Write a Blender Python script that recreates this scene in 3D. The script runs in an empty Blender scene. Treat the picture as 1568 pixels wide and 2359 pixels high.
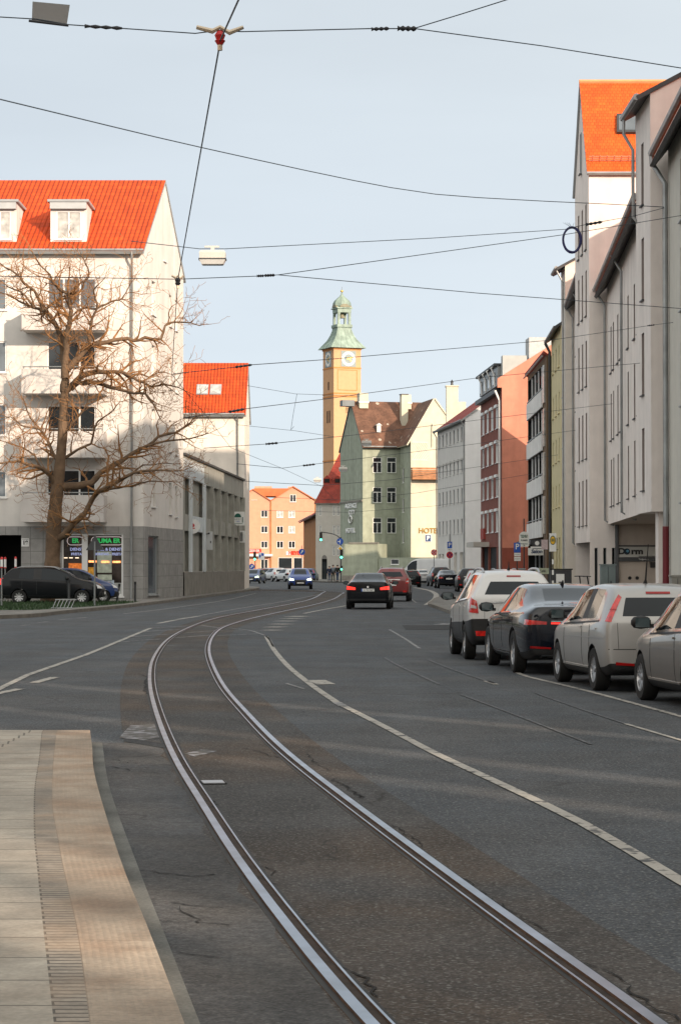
import bpy, bmesh, math, random
from mathutils import Vector, Matrix
from mathutils.bvhtree import BVHTree
RN = random.Random(11)
sc = bpy.context.scene
COL = sc.collection
# ---------------------------------------------------------------- camera maths
F, PX, PY, EYE = 5330.0, 784.0, 1179.0, 1.72
PITCH = math.atan(126.0 / F)
CP, SP = math.cos(PITCH), math.sin(PITCH)
def ray(px, py):
    cx, cy = (px - PX) / F, (PY - py) / F
    return Vector((cx, CP - SP * cy, SP + CP * cy))
def V(px, py, Y):                      # point seen at a pixel, Y metres ahead
    d = ray(px, py); t = Y / d.y
    return Vector((d.x * t, Y, EYE + d.z * t))
def G(px, py, z=0.0):                  # point of the ground seen at a pixel
    d = ray(px, py); t = (z - EYE) / d.z
    return Vector((d.x * t, d.y * t, z))
def X(px, Y): return V(px, 1305, Y).x
def Zh(py, Y): return V(784, py, Y).z

# ---------------------------------------------------------------- materials
MATS = {}
def mat(name, c, rough=.85, var=.10, s=1.5, bump=0., bs=60., metal=0., spec=.35, emit=0., stain=0., coat=0., fine=0., uv=None):
    if name in MATS: return MATS[name]
    m = bpy.data.materials.new(name); m.use_nodes = True
    n, l = m.node_tree.nodes, m.node_tree.links
    b = n['Principled BSDF']
    b.inputs['Roughness'].default_value = rough
    b.inputs['Metallic'].default_value = metal
    b.inputs['Specular IOR Level'].default_value = spec
    if coat: b.inputs['Coat Weight'].default_value = coat; b.inputs['Coat Roughness'].default_value = .04
    tc = n.new('ShaderNodeTexCoord')
    col = None
    def noise(scale, detail=4, vec=None):
        t = n.new('ShaderNodeTexNoise'); t.inputs['Scale'].default_value = scale; t.inputs['Detail'].default_value = detail
        l.new(vec or tc.outputs['Object'], t.inputs['Vector']); return t.outputs['Fac']
    def mulmix(colsock, fac, lo, hi):
        r = n.new('ShaderNodeMapRange'); r.inputs['From Min'].default_value = .3; r.inputs['From Max'].default_value = .7
        r.inputs['To Min'].default_value = lo; r.inputs['To Max'].default_value = hi
        l.new(fac, r.inputs['Value'])
        x = n.new('ShaderNodeVectorMath'); x.operation = 'SCALE'
        l.new(colsock, x.inputs[0]); l.new(r.outputs['Result'], x.inputs['Scale']); return x.outputs[0]
    rgb = n.new('ShaderNodeRGB'); rgb.outputs[0].default_value = (*c, 1); col = rgb.outputs[0]
    if var: col = mulmix(col, noise(s), 1 - var, 1 + var)
    if fine: col = mulmix(col, noise(s * 40, 2), 1 - fine, 1 + fine)
    if stain:
        mp = n.new('ShaderNodeMapping'); mp.inputs['Scale'].default_value = (1.3, 1.3, .12); l.new(tc.outputs['Object'], mp.inputs['Vector'])
        col = mulmix(col, noise(1.0, 6, mp.outputs[0]), 1 - stain, 1 + stain * .25)
    l.new(col, b.inputs['Base Color'])
    if emit:
        l.new(col, b.inputs['Emission Color']); b.inputs['Emission Strength'].default_value = emit
    if bump:
        bp = n.new('ShaderNodeBump'); bp.inputs['Strength'].default_value = bump; bp.inputs['Distance'].default_value = .02
        l.new(noise(bs, 3), bp.inputs['Height']); l.new(bp.outputs['Normal'], b.inputs['Normal'])
    MATS[name] = m; return m

def roof_mat(name, c, tu=.25, tv=.36, depth=.05, brick=False, patch=0., var=.14):
    """tiled roof, uv in metres: u along the eave, v up the slope"""
    if name in MATS: return MATS[name]
    m = mat(name, c, rough=.75, var=var, s=.9, stain=0, fine=.10)
    n, l = m.node_tree.nodes, m.node_tree.links
    b = n['Principled BSDF']
    uv = n.new('ShaderNodeUVMap'); sx = n.new('ShaderNodeSeparateXYZ'); l.new(uv.outputs[0], sx.inputs[0])
    def M(op, a, bv=None, cl=False):
        x = n.new('ShaderNodeMath'); x.operation = op
        for i, q in enumerate([a, bv]):
            if q is None: continue
            if isinstance(q, (int, float)): x.inputs[i].default_value = q
            else: l.new(q, x.inputs[i])
        return x.outputs[0]
    v = M('DIVIDE', sx.outputs['Y'], tv); row = M('FLOOR', v); fv = M('SUBTRACT', v, row)
    u = M('DIVIDE', sx.outputs['X'], tu)
    if brick: u = M('ADD', u, M('MULTIPLY', M('MODULO', row, 2.0), .5))
    cu = M('FLOOR', u); fu = M('SUBTRACT', u, cu)
    if brick: rib = M('POWER', M('ABSOLUTE', M('SUBTRACT', M('MULTIPLY', fu, 2.), 1.)), 6.0); h = M('SUBTRACT', M('SUBTRACT', 1.0, fv), M('MULTIPLY', rib, .5))
    else: h = M('ADD', M('MULTIPLY', M('SINE', M('MULTIPLY', fu, 6.283)), .6), M('SUBTRACT', 1.0, M('POWER', fv, .6)))
    bp = n.new('ShaderNodeBump'); bp.inputs['Strength'].default_value = 1.0; bp.inputs['Distance'].default_value = depth
    l.new(h, bp.inputs['Height']); l.new(bp.outputs['Normal'], b.inputs['Normal'])
    # tile to tile colour differences
    wn = n.new('ShaderNodeTexWhiteNoise'); wn.noise_dimensions = '2D'
    cb = n.new('ShaderNodeCombineXYZ'); l.new(cu, cb.inputs[0]); l.new(row, cb.inputs[1]); l.new(cb.outputs[0], wn.inputs['Vector'])
    old = b.inputs['Base Color'].links[0].from_socket
    r = n.new('ShaderNodeMapRange'); r.inputs['To Min'].default_value = .82; r.inputs['To Max'].default_value = 1.14; l.new(wn.outputs['Value'], r.inputs['Value'])
    jt = M('MULTIPLY', r.outputs['Result'], M('SUBTRACT', 1.0, M('MULTIPLY', M('POWER', fv, 10.), .35)))
    x = n.new('ShaderNodeVectorMath'); x.operation = 'SCALE'; l.new(old, x.inputs[0]); l.new(jt, x.inputs['Scale'])
    out = x.outputs[0]
    if patch:
        vo = n.new('ShaderNodeTexVoronoi'); vo.inputs['Scale'].default_value = .8; l.new(uv.outputs[0], vo.inputs['Vector'])
        f = M('LESS_THAN', vo.outputs['Distance'], .17)
        no = n.new('ShaderNodeTexNoise'); no.inputs['Scale'].default_value = .5; l.new(uv.outputs[0], no.inputs['Vector'])
        f = M('MULTIPLY', f, M('GREATER_THAN', no.outputs['Fac'], .46))
        mx = n.new('ShaderNodeMix'); mx.data_type = 'RGBA'; l.new(f, mx.inputs['Factor']); l.new(out, mx.inputs['A']); mx.inputs['B'].default_value = (.42, .36, .29, 1)
        out = mx.outputs['Result']
    l.new(out, b.inputs['Base Color'])
    return m

def glass_mat(name, c=(.02, .025, .03), rough=.05, spec=.6):
    return mat(name, c, rough=rough, var=.25, s=.7, spec=spec)

# ---------------------------------------------------------------- mesh builder
class MB:
    def __init__(s): s.v = []; s.f = []; s.mi = []; s.uv = {}
    def add(s, vs, fs, mi=0):
        o = len(s.v); s.v += [tuple(p) for p in vs]
        for f in fs: s.f.append([o + i for i in f]); s.mi.append(mi)
    def poly(s, pts, mi=0, uv=None):
        s.add(pts, [range(len(pts))], mi)
        if uv: s.uv[len(s.f) - 1] = uv
    def box(s, x0, x1, y0, y1, z0, z1, mi=0, M=None):
        vs = [Vector((x, y, z)) for z in (z0, z1) for y in (y0, y1) for x in (x0, x1)]
        if M: vs = [M @ p for p in vs]
        s.add(vs, [(0, 2, 3, 1), (4, 5, 7, 6), (0, 1, 5, 4), (2, 6, 7, 3), (0, 4, 6, 2), (1, 3, 7, 5)], mi)
    def prism(s, pts, d, mi=0):           # closed outline pts extruded by vector d
        n = len(pts); d = Vector(d); p2 = [Vector(p) + d for p in pts]
        s.add(list(pts) + p2, [list(range(n))[::-1], list(range(n, 2 * n))] + [(i, (i + 1) % n, n + (i + 1) % n, n + i) for i in range(n)], mi)
    def tube(s, pts, r, n=8, mi=0, cap=True):
        pts = [Vector(p) for p in pts]; rs = r if isinstance(r, (list, tuple)) else [r] * len(pts)
        o = len(s.v); up = None
        for i, p in enumerate(pts):
            t = (pts[min(i + 1, len(pts) - 1)] - pts[max(i - 1, 0)])
            if t.length < 1e-9: t = Vector((0, 0, 1))
            t.normalize()
            if up is None:
                up = Vector((0, 0, 1)) if abs(t.z) < .9 else Vector((1, 0, 0))
            a = t.cross(up)
            if a.length < 1e-6: a = t.cross(Vector((1, .3, .2)))
            a.normalize(); b = a.cross(t).normalized(); up = b
            for k in range(n):
                w = 2 * math.pi * k / n
                q = p + (a * math.cos(w) + b * math.sin(w)) * rs[i]
                s.v.append(tuple(q))
        for i in range(len(pts) - 1):
            for k in range(n):
                s.f.append([o + i * n + k, o + i * n + (k + 1) % n, o + (i + 1) * n + (k + 1) % n, o + (i + 1) * n + k]); s.mi.append(mi)
        if cap:
            s.f.append([o + k for k in range(n)][::-1]); s.mi.append(mi)
            e = o + (len(pts) - 1) * n; s.f.append([e + k for k in range(n)]); s.mi.append(mi)
    def lathe(s, prof, n=16, mi=0, M=None, cap=True):   # prof: (radius, height) about z
        o = len(s.v)
        for r, z in prof:
            for k in range(n):
                w = 2 * math.pi * k / n; p = Vector((r * math.cos(w), r * math.sin(w), z))
                s.v.append(tuple(M @ p if M else p))
        for i in range(len(prof) - 1):
            for k in range(n):
                s.f.append([o + i * n + k, o + i * n + (k + 1) % n, o + (i + 1) * n + (k + 1) % n, o + (i + 1) * n + k]); s.mi.append(mi)
        if cap:
            s.f.append([o + k for k in range(n)][::-1]); s.mi.append(mi)
            e = o + (len(prof) - 1) * n; s.f.append([e + k for k in range(n)]); s.mi.append(mi)
    def panel(s, o, u, n, W, H, holes=(), reveal=.15, mi=0, rmi=None, z0=0.):
        """wall sheet from o along u (unit), up to H; n = inward unit normal; holes (u0,u1,z0,z1)"""
        o, u, n = Vector(o), Vector(u), Vector(n); z = Vector((0, 0, 1))
        us = sorted({0., W} | {min(max(h[i], 0), W) for h in holes for i in (0, 1)})
        zs = sorted({z0, H} | {min(max(h[i], z0), H) for h in holes for i in (2, 3)})
        P = lambda a, b, d=0: o + u * a + z * b + n * d
        for a, b in zip(us, us[1:]):
            for c, d in zip(zs, zs[1:]):
                if b - a < 1e-5 or d - c < 1e-5: continue
                mu, mz = (a + b) / 2, (c + d) / 2
                if any(h[0] < mu < h[1] and h[2] < mz < h[3] for h in holes): continue
                s.poly([P(a, c), P(b, c), P(b, d), P(a, d)], mi)
        rm = mi if rmi is None else rmi
        for a, b, c, d in [h[:4] for h in holes]:
            a, b = max(a, 0), min(b, W)
            q = [(a, c), (b, c), (b, d), (a, d)]
            for i in range(4):
                (a1, c1), (a2, c2) = q[i], q[(i + 1) % 4]
                s.poly([P(a1, c1), P(a2, c2), P(a2, c2, reveal), P(a1, c1, reveal)], rm)
    def mesh(s, name, mats, smooth=None):
        me = bpy.data.meshes.new(name); me.from_pydata(s.v, [], s.f)
        for m in (mats if isinstance(mats, (list, tuple)) else [mats]): me.materials.append(m)
        me.polygons.foreach_set('material_index', s.mi)
        if s.uv:
            lay = me.uv_layers.new(name='UVMap')
            for fi, uvs in s.uv.items():
                p = me.polygons[fi]
                for li, w in zip(p.loop_indices, uvs): lay.data[li].uv = w
        else:
            bm = bmesh.new(); bm.from_mesh(me); bmesh.ops.recalc_face_normals(bm, faces=bm.faces); bm.to_mesh(me); bm.free()
        if smooth is not None:
            me.polygons.foreach_set('use_smooth', [True] * len(me.polygons)); me.set_sharp_from_angle(angle=math.radians(smooth))
        me.update(); return me
    def build(s, name, mats, parent=None, smooth=None, loc=None, rz=0.):
        return link(name, s.mesh(name, mats, smooth), parent, loc, rz)
def link(name, me, parent=None, loc=None, rz=0.):
    o = bpy.data.objects.new(name, me); COL.objects.link(o)
    if parent: o.parent = parent
    if loc is not None: o.location = loc
    if rz: o.rotation_euler = (0, 0, rz)
    return o
def tag(o, label, cat, group=None):
    o['label'] = label; o['category'] = cat
    if group: o['group'] = group
    return o
def struct(o): o['kind'] = 'structure'; return o
def empty(name, loc=(0, 0, 0), rz=0., label=None, cat=None, group=None):
    o = bpy.data.objects.new(name, None); COL.objects.link(o); o.location = loc; o.rotation_euler = (0, 0, rz); o.empty_display_size = .3
    if label: tag(o, label, cat, group)
    return o
def copy_tree(o, parent=None):
    c = o.copy(); COL.objects.link(c); c.parent = parent
    for ch in list(o.children): copy_tree(ch, c)
    return c
def text_mesh(txt, size, depth=.01, align='CENTER', shear=0., bold=0., sx=1., extr=True):
    cu = bpy.data.curves.new('lettering', 'FONT'); cu.body = txt; cu.size = size; cu.align_x = align; cu.align_y = 'CENTER'
    cu.extrude = depth / 2; cu.offset = bold; cu.shear = shear
    ob = bpy.data.objects.new('lettering', cu); COL.objects.link(ob)
    bpy.context.view_layer.update()
    me = bpy.data.meshes.new_from_object(ob.evaluated_get(bpy.context.evaluated_depsgraph_get()))
    bpy.data.objects.remove(ob); bpy.data.curves.remove(cu)
    if sx != 1.:
        for v in me.vertices: v.co.x *= sx
    return me
def lettering(txt, size, m, parent, loc, rz=0., depth=.02, name='lettering', **k):
    """upright text facing local -y"""
    me = text_mesh(txt, size, depth, **k); me.materials.clear(); me.materials.append(m)
    o = link(name, me, parent, loc); o.rotation_euler = (math.pi / 2, 0, rz); return o
def spline(pts, step=1.0):
    """Catmull-Rom through 2-D/3-D points, resampled"""
    P = [Vector(p).to_3d() for p in pts]; P = [P[0] * 2 - P[1]] + P + [P[-1] * 2 - P[-2]]
    out = []
    for i in range(1, len(P) - 2):
        a, b, c, d = P[i - 1:i + 3]; n = max(2, int((c - b).length / step))
        for k in range(n):
            t = k / n
            out.append(.5 * ((2 * b) + (c - a) * t + (2 * a - 5 * b + 4 * c - d) * t * t + (3 * b - a - 3 * c + d) * t ** 3))
    out.append(P[-2]); return out
def offset(pts, d):
    out = []
    for i, p in enumerate(pts):
        t = pts[min(i + 1, len(pts) - 1)] - pts[max(i - 1, 0)]; t.z = 0; t.normalize()
        out.append(p + Vector((-t.y, t.x, 0)) * d)
    return out
def strip(mb, L, Rr, mi=0, uv=True, z=None):
    acc = 0.
    for i in range(len(L) - 1):
        a, b, c, d = L[i], Rr[i], Rr[i + 1], L[i + 1]; w = (b - a).length; st = ((c - b).length + (d - a).length) / 2
        mb.poly([a, b, c, d], mi, [(0, acc), (w, acc), (w, acc + st), (0, acc + st)] if uv else None); acc += st
# ================================================================ GROUND
def asphalt(name, c, brown=.0, bc=(.10, .065, .04), fleck=.5, crack=0., streak=.12, blotch=.2, rough=.82, uvs=False):
    m = bpy.data.materials.new(name); m.use_nodes = True
    n, l = m.node_tree.nodes, m.node_tree.links; b = n['Principled BSDF']
    b.inputs['Roughness'].default_value = rough; b.inputs['Specular IOR Level'].default_value = .22
    tc = n.new('ShaderNodeTexCoord'); co = tc.outputs['Object']
    def mp(s):
        x = n.new('ShaderNodeMapping'); x.inputs['Scale'].default_value = s; l.new(co, x.inputs['Vector']); return x.outputs[0]
    def noise(sc_, det=4, vec=None, dist=0.):
        t = n.new('ShaderNodeTexNoise'); t.inputs['Scale'].default_value = sc_; t.inputs['Detail'].default_value = det; t.inputs['Distortion'].default_value = dist
        l.new(vec or co, t.inputs['Vector']); return t.outputs['Fac']
    def rng(f, a, b_, lo, hi):
        r = n.new('ShaderNodeMapRange'); l.new(f, r.inputs['Value'])
        for k, v in zip(('From Min', 'From Max', 'To Min', 'To Max'), (a, b_, lo, hi)): r.inputs[k].default_value = v
        return r.outputs['Result']
    def scale(cs, f):
        x = n.new('ShaderNodeVectorMath'); x.operation = 'SCALE'; l.new(cs, x.inputs[0]); l.new(f, x.inputs['Scale']); return x.outputs[0]
    def mix(f, a, cb):
        x = n.new('ShaderNodeMix'); x.data_type = 'RGBA'; l.new(f, x.inputs['Factor']); l.new(a, x.inputs['A'])
        if isinstance(cb, tuple): x.inputs['B'].default_value = (*cb, 1)
        else: l.new(cb, x.inputs['B'])
        return x.outputs['Result']
    rgb = n.new('ShaderNodeRGB'); rgb.outputs[0].default_value = (*c, 1); col = rgb.outputs[0]
    if brown: col = mix(rng(noise(.33, 5, dist=.6), .38, .62, 0, brown), col, bc)
    col = scale(col, rng(noise(.6, 6), .3, .7, 1 - blotch, 1 + blotch))
    col = scale(col, rng(noise(1.0, 5, mp((1.6, .10, 1))), .3, .7, 1 - streak, 1 + streak))
    col = scale(col, rng(noise(2.6, 6), .3, .7, .86, 1.14)); col = scale(col, rng(noise(16, 4), .3, .7, .74, 1.28)); col = scale(col, rng(noise(70, 2), .3, .7, .66, 1.34))
    if fleck:
        col = mix(rng(noise(42, 1), .56, .68, 0, fleck), col, (.25, .25, .24))
        col = mix(rng(noise(36, 1, mp((1, 1, 1.7))), .60, .68, 0, fleck * .9), col, (.012, .012, .014))
    if crack:
        wob = n.new('ShaderNodeTexNoise'); wob.inputs['Scale'].default_value = 1.2; l.new(co, wob.inputs['Vector'])
        ad = n.new('ShaderNodeVectorMath'); ad.operation = 'MULTIPLY_ADD'; l.new(wob.outputs['Color'], ad.inputs[0]); ad.inputs[1].default_value = (1.2, 1.2, 0); l.new(co, ad.inputs[2])
        vo = n.new('ShaderNodeTexVoronoi'); vo.feature = 'DISTANCE_TO_EDGE'; vo.inputs['Scale'].default_value = .42; l.new(ad.outputs[0], vo.inputs['Vector'])
        f = rng(vo.outputs['Distance'], .0, .012, 1, 0)
        g = n.new('ShaderNodeMath'); g.operation = 'MULTIPLY'; l.new(f, g.inputs[0]); l.new(rng(noise(.45, 3), .48, .6, 0, crack), g.inputs[1])
        col = mix(g.outputs[0], col, (.012, .011, .010))
    l.new(col, b.inputs['Base Color'])
    bp = n.new('ShaderNodeBump'); bp.inputs['Strength'].default_value = .5; bp.inputs['Distance'].default_value = .012
    l.new(noise(60, 3), bp.inputs['Height']); l.new(bp.outputs['Normal'], b.inputs['Normal'])
    MATS[name] = m; return m
M_road = asphalt('asphalt', (.054, .062, .072), brown=.28, bc=(.072, .062, .052), crack=.5, blotch=.22)
M_track = asphalt('track_asphalt', (.046, .046, .047), brown=.8, bc=(.064, .045, .031), crack=.8, fleck=.4, streak=.25, blotch=.3)
M_slab = asphalt('concrete_slab', (.054, .058, .064), brown=.4, bc=(.085, .069, .052), crack=.5, fleck=.15, streak=.25, blotch=.3)
M_patch = asphalt('fresh_asphalt', (.03, .031, .033), fleck=.2)
M_pave = asphalt('pavement_grey', (.17, .165, .155), brown=.3, bc=(.14, .12, .1), fleck=.1)
M_earth = asphalt('ground_cover', (.07, .068, .065), fleck=0)

def sheet(name, pts, m, z=0.):
    mb = MB(); mb.poly([Vector((p[0], p[1], z)) for p in pts]); o = mb.build(name, m); return struct(o)
sheet('ground', [(-3000, -3000), (3000, -3000), (3000, 3000), (-3000, 3000)], M_earth, -.03)
sheet('road', [(-70, -60), (40, -60), (40, 470), (-90, 470)], M_road, 0)

# ---- tram track ------------------------------------------------------------
RR = [(1530, 2390), (1475, 2349), (1365, 2266), (1255, 2189), (1145, 2110), (1035, 2027), (925, 1947), (815, 1862), (706, 1780), (623, 1708), (553, 1632), (518, 1592), (492, 1545), (479, 1505), (482, 1480), (492, 1462), (510, 1447), (540, 1436), (575, 1426), (650, 1409), (720, 1394), (765, 1381), (783, 1370), (781, 1364)]
LL = [(893, 2390), (850, 2345), (736, 2224), (646, 2102), (547, 1976), (469, 1844), (430, 1790), (393, 1717), (368, 1652), (353, 1600), (349, 1560), (355, 1521), (379, 1483), (406, 1462), (436, 1447), (465, 1435), (502, 1424), (550, 1414), (600, 1405), (695, 1386.5), (725, 1377), (741, 1367), (740, 1361)]
def track(P):
    q = [G(*p) for p in P]; q = [q[0] * 2 - q[1]] + q; f_ = q[-1]; q += [f_ + Vector((-3.5, 7, 0)), f_ + Vector((-9, 11, 0)), f_ + Vector((-18, 14, 0))]; c = spline(q, .8)
    for _ in range(6): c = [c[0]] + [(c[i - 1] + c[i] * 2 + c[i + 1]) / 4 for i in range(1, len(c) - 1)] + [c[-1]]
    return c
RIGHT, LEFT = track(RR), track(LL)
def up(pts, z): return [Vector((p.x, p.y, z)) for p in pts]
mb = MB(); 
tl = [min(LEFT, key=lambda q: (q - p).length) for p in RIGHT]; strip(mb, up(offset(tl, .44), .004), up(offset(RIGHT, -.42), .004)); struct(mb.build('track_bed', M_track))
M_steel = mat('rail_steel', (.29, .33, .39), rough=.30, metal=1., var=.3, s=2.5)
M_rust = mat('rail_rust', (.10, .055, .035), rough=.8, var=.4, s=9)
M_groove = mat('rail_groove', (.035, .024, .018), rough=.9, var=.5, s=6)
M_tar = mat('joint_tar', (.018, .017, .016), rough=.7, var=.4, s=3)
def rail(c, side, label):
    mb = MB()
    def seg(a, b, z0, z1, mi):
        A, B = offset(c, a), offset(c, b)
        strip(mb, up(A, z1), up(B, z1), mi, False)
        for q in (A, B):
            for i in range(len(q) - 1):
                mb.poly([Vector((q[i].x, q[i].y, z0)), Vector((q[i + 1].x, q[i + 1].y, z0)), Vector((q[i + 1].x, q[i + 1].y, z1)), Vector((q[i].x, q[i].y, z1))], 1)
    s = side                       # +1: running head on the left of the groove
    seg(s * .052 if s > 0 else .0, .0 if s > 0 else -.052, .0, .022, 0)
    a, b = (0., -.046) if s > 0 else (.046, 0.)
    seg(a, b, .0, .0095, 2)
    a, b = (-.046, -.058) if s > 0 else (.058, .046)
    seg(a, b, 0., .020, 0)
    for a, b in ((.082, .053), (-.059, -.085)) if s > 0 else ((.085, .059), (-.053, -.082)):
        seg(a, b, 0., .0075, 3)
    o = mb.build('tram_rail', [M_steel, M_rust, M_groove, M_tar]); tag(o, label, 'rail', 'tram rails curving up the street'); return o
rail(LEFT, 1, 'shiny tram rail nearer the paved walkway, curving along its edge')
rail(RIGHT, -1, 'shiny tram rail nearer the long white lane line')

# ---- road markings ----------------------------------------------------------
def paint(name, c, base=(.055, .057, .06), wear=.55):
    m = mat(name, c, rough=.75, var=.12, s=2, fine=.12); n, l = m.node_tree.nodes, m.node_tree.links; b = n['Principled BSDF']
    old = b.inputs['Base Color'].links[0].from_socket; tc = n.new('ShaderNodeTexCoord')
    t = n.new('ShaderNodeTexNoise'); t.inputs['Scale'].default_value = 7; t.inputs['Detail'].default_value = 8; l.new(tc.outputs['Object'], t.inputs['Vector'])
    r = n.new('ShaderNodeMapRange'); r.inputs['From Min'].default_value = wear; r.inputs['From Max'].default_value = wear + .08; l.new(t.outputs['Fac'], r.inputs['Value'])
    x = n.new('ShaderNodeMix'); x.data_type = 'RGBA'; l.new(r.outputs['Result'], x.inputs['Factor']); l.new(old, x.inputs['A']); x.inputs['B'].default_value = (*base, 1); l.new(x.outputs['Result'], b.inputs['Base Color']); return m
M_white = paint('road_paint', (.33, .315, .285), wear=.55)
M_faint = paint('faded_paint', (.24, .24, .24), wear=.50)
M_sealed = paint('joint_paint', (.105, .11, .118), wear=.47)
def line(pts, w, m=None, name='lane_line', z=.008):
    c = spline([G(*p) for p in pts], 1.0) if len(pts) > 2 else [G(*p) for p in pts]
    mb = MB(); strip(mb, up(offset(c, w / 2), z), up(offset(c, -w / 2), z)); return struct(mb.build(name, m or M_white))
line([(1640, 2072), (1568, 2032), (1340, 1897), (1160, 1810), (1000, 1735), (900, 1682), (790, 1626)], .092)
line([(775, 1618), (720, 1580), (665, 1536), (632, 1498), (613, 1466)], .10)
line([(790, 1627), (775, 1618)], .12, M_faint)
line([(613, 1466), (622, 1474), (630, 1490)], .05, M_faint)
for a, b in (((612, 1452), (640, 1451)), ((620, 1445), (648, 1443.5)), ((632, 1438), (662, 1437)), ((645, 1431), (672, 1430)), ((660, 1425), (684, 1424)), ((672, 1420.5), (698, 1419))):
    line([a, b], .5 if a[1] > 1440 else .65, M_white, 'crossing_block')
line([(700, 1413), (745, 1404), (797, 1395)], .14)
line([(728, 1567), (752, 1577)], .28, M_white, 'lane_dash')
for a, b in (((-40, 1606), (65, 1555)), ((65, 1555), (200, 1508)), ((200, 1508), (347, 1447))): line([a, b], .11)
line([(80, 1573), (128, 1560)], .15, M_white, 'lane_dash'); line([(-20, 1601), (48, 1587)], .15, M_white, 'lane_dash')
for (x, y) in ((375, 1434), (395, 1430), (420, 1425), (447, 1421)): line([(x - 12, y + 2), (x + 12, y - 2)], .16, M_white, 'lane_dash')
line([(460, 1418), (560, 1400), (660, 1384), (740, 1368)], .1, M_faint)
for x, y in ((58, 1440), (100, 1433), (147, 1427), (190, 1423)): line([(x - 12, y + 1), (x + 12, y - 1)], .12, M_faint, 'lane_dash')
line([(285, 1414), (400, 1400), (520, 1382), (590, 1366)], .12, M_faint)
for a, b in (((345, 1447), (430, 1442)), ((320, 1456), (412, 1450)), ((292, 1468), (388, 1461)), ((265, 1480), (372, 1472)), ((430, 1457), (512, 1452)), ((405, 1469), (488, 1463)), ((500, 1464), (598, 1460)), ((520, 1454), (560, 1453)), ((465, 1441), (505, 1446)), ((383, 1487), (402, 1487))):
    line([a, b], .10, M_faint, 'hatch_line')
line([(530, 1447), (575, 1452), (611, 1464)], .07, M_faint)
line([(1190, 1549), (1215, 1559), (1352, 1592), (1568, 1651), (1660, 1677)], .085)
line([(1440, 1668), (1568, 1706), (1660, 1734)], .055)
line([(985, 1520), (1060, 1549), (1140, 1575)], .05, M_sealed, 'asphalt_joint'); line([(1118, 1569), (1142, 1577)], .09, M_white, 'lane_dash')
line([(886, 1515), (915, 1532), (1010, 1576)], .05, M_sealed, 'asphalt_joint')
line([(1060, 1600), (1180, 1645), (1360, 1715)], .035, M_sealed, 'asphalt_joint')
line([(1230, 1596), (1340, 1635), (1440, 1668)], .03, M_sealed, 'asphalt_joint')
line([(896, 1450), (930, 1470), (966, 1494)], .07, M_faint)
line([(660, 1575), (700, 1587)], .05, M_faint, 'lane_dash')
line([(952, 1353), (985, 1359), (1002, 1367), (1003, 1377), (992, 1387), (983, 1393)], .32, M_white, 'kerb_line')
line([(1012, 1439), (1040, 1436)], .5, M_faint, 'lane_dash')
line([(870, 1362), (930, 1372), (958, 1388)], .10, M_faint)
line([(640, 1358), (720, 1357), (742, 1361)], .08, M_faint)
sheet('asphalt_patch', [G(925, 1440), G(1042, 1440), G(1060, 1450), G(935, 1451)], M_patch, .006)
sheet('asphalt_patch', [G(285, 1709), G(290, 1702), G(395, 1716), G(395, 1727)], M_patch, .009)
M_dust = paint('cement_dust', (.22, .22, .24), wear=.42, base=(.07, .066, .06))
sheet('cement_smear', [G(275, 1700), G(300, 1672), G(372, 1668), G(378, 1698), G(330, 1706)], M_dust, .007)
sheet('cement_smear', [G(425, 1737), G(470, 1726), G(500, 1731), G(450, 1744)], M_dust, .007)

# ---- slabs between walkway and rail, with their cracks ---------------------------
slabL = [G(*p) for p in ((470, 2385), (366, 2121), (322, 2009), (253, 1816), (236, 1712))]
slabL = spline(slabL, .5)
mb = MB()
Lr = [min(LEFT, key=lambda q: abs(q.y - p.y)) for p in slabL]
strip(mb, up(slabL, .0055), [Vector((q.x - .10, p.y, .0055)) for p, q in zip(slabL, Lr)]); struct(mb.build('concrete_strip', M_slab))
M_crack = mat('crack_dark', (.010, .010, .011), rough=.95, var=.3)
def crack(pts, w=.012, jit=.03, z=.010):
    c = [G(*p) for p in pts]; q = []
    for a, b in zip(c, c[1:]):
        n = max(2, int((b - a).length / .09))
        for k in range(n): q.append(a.lerp(b, k / n) + Vector((RN.uniform(-jit, jit), RN.uniform(-jit, jit) * .6, 0)))
    q.append(c[-1]); mb = MB(); o = []
    for i, p in enumerate(q):
        t = (q[min(i + 1, len(q) - 1)] - q[max(i - 1, 0)]).normalized(); ww = w * RN.uniform(.1, .62)
        o.append((p + Vector((-t.y, t.x, 0)) * ww, p - Vector((-t.y, t.x, 0)) * ww))
    strip(mb, up([a for a, b in o], z), up([b for a, b in o], z)); return struct(mb.build('road_crack', M_crack))
def c4(*a): return [(x * .3017, 1646.4 + y * .3017) for x, y in a]
for p, w in ((c4((860, 345), (1000, 375), (1290, 388)), .014), (c4((830, 395), (1000, 435), (1150, 445), (1300, 468)), .014), (c4((1000, 570), (1390, 592)), .008),
             (c4((1060, 1195), (1180, 1205), (1310, 1228), (1480, 1240), (1640, 1225)), .018), (c4((1300, 1442), (1440, 1465), (1700, 1482)), .012),
             (c4((1340, 1470), (1470, 1540), (1530, 1575), (1525, 1605)), .010), (c4((1220, 1580), (1380, 1590), (1530, 1600), (1750, 1615)), .012), (c4((1320, 1822), (1450, 1842), (1700, 1870)), .009),
             (c4((1100, 670), (1450, 690)), .008)):
    crack(p, w)
def c3(*a): return [(705.6 + x * .55, 1568 + y * .55) for x, y in a]
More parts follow.
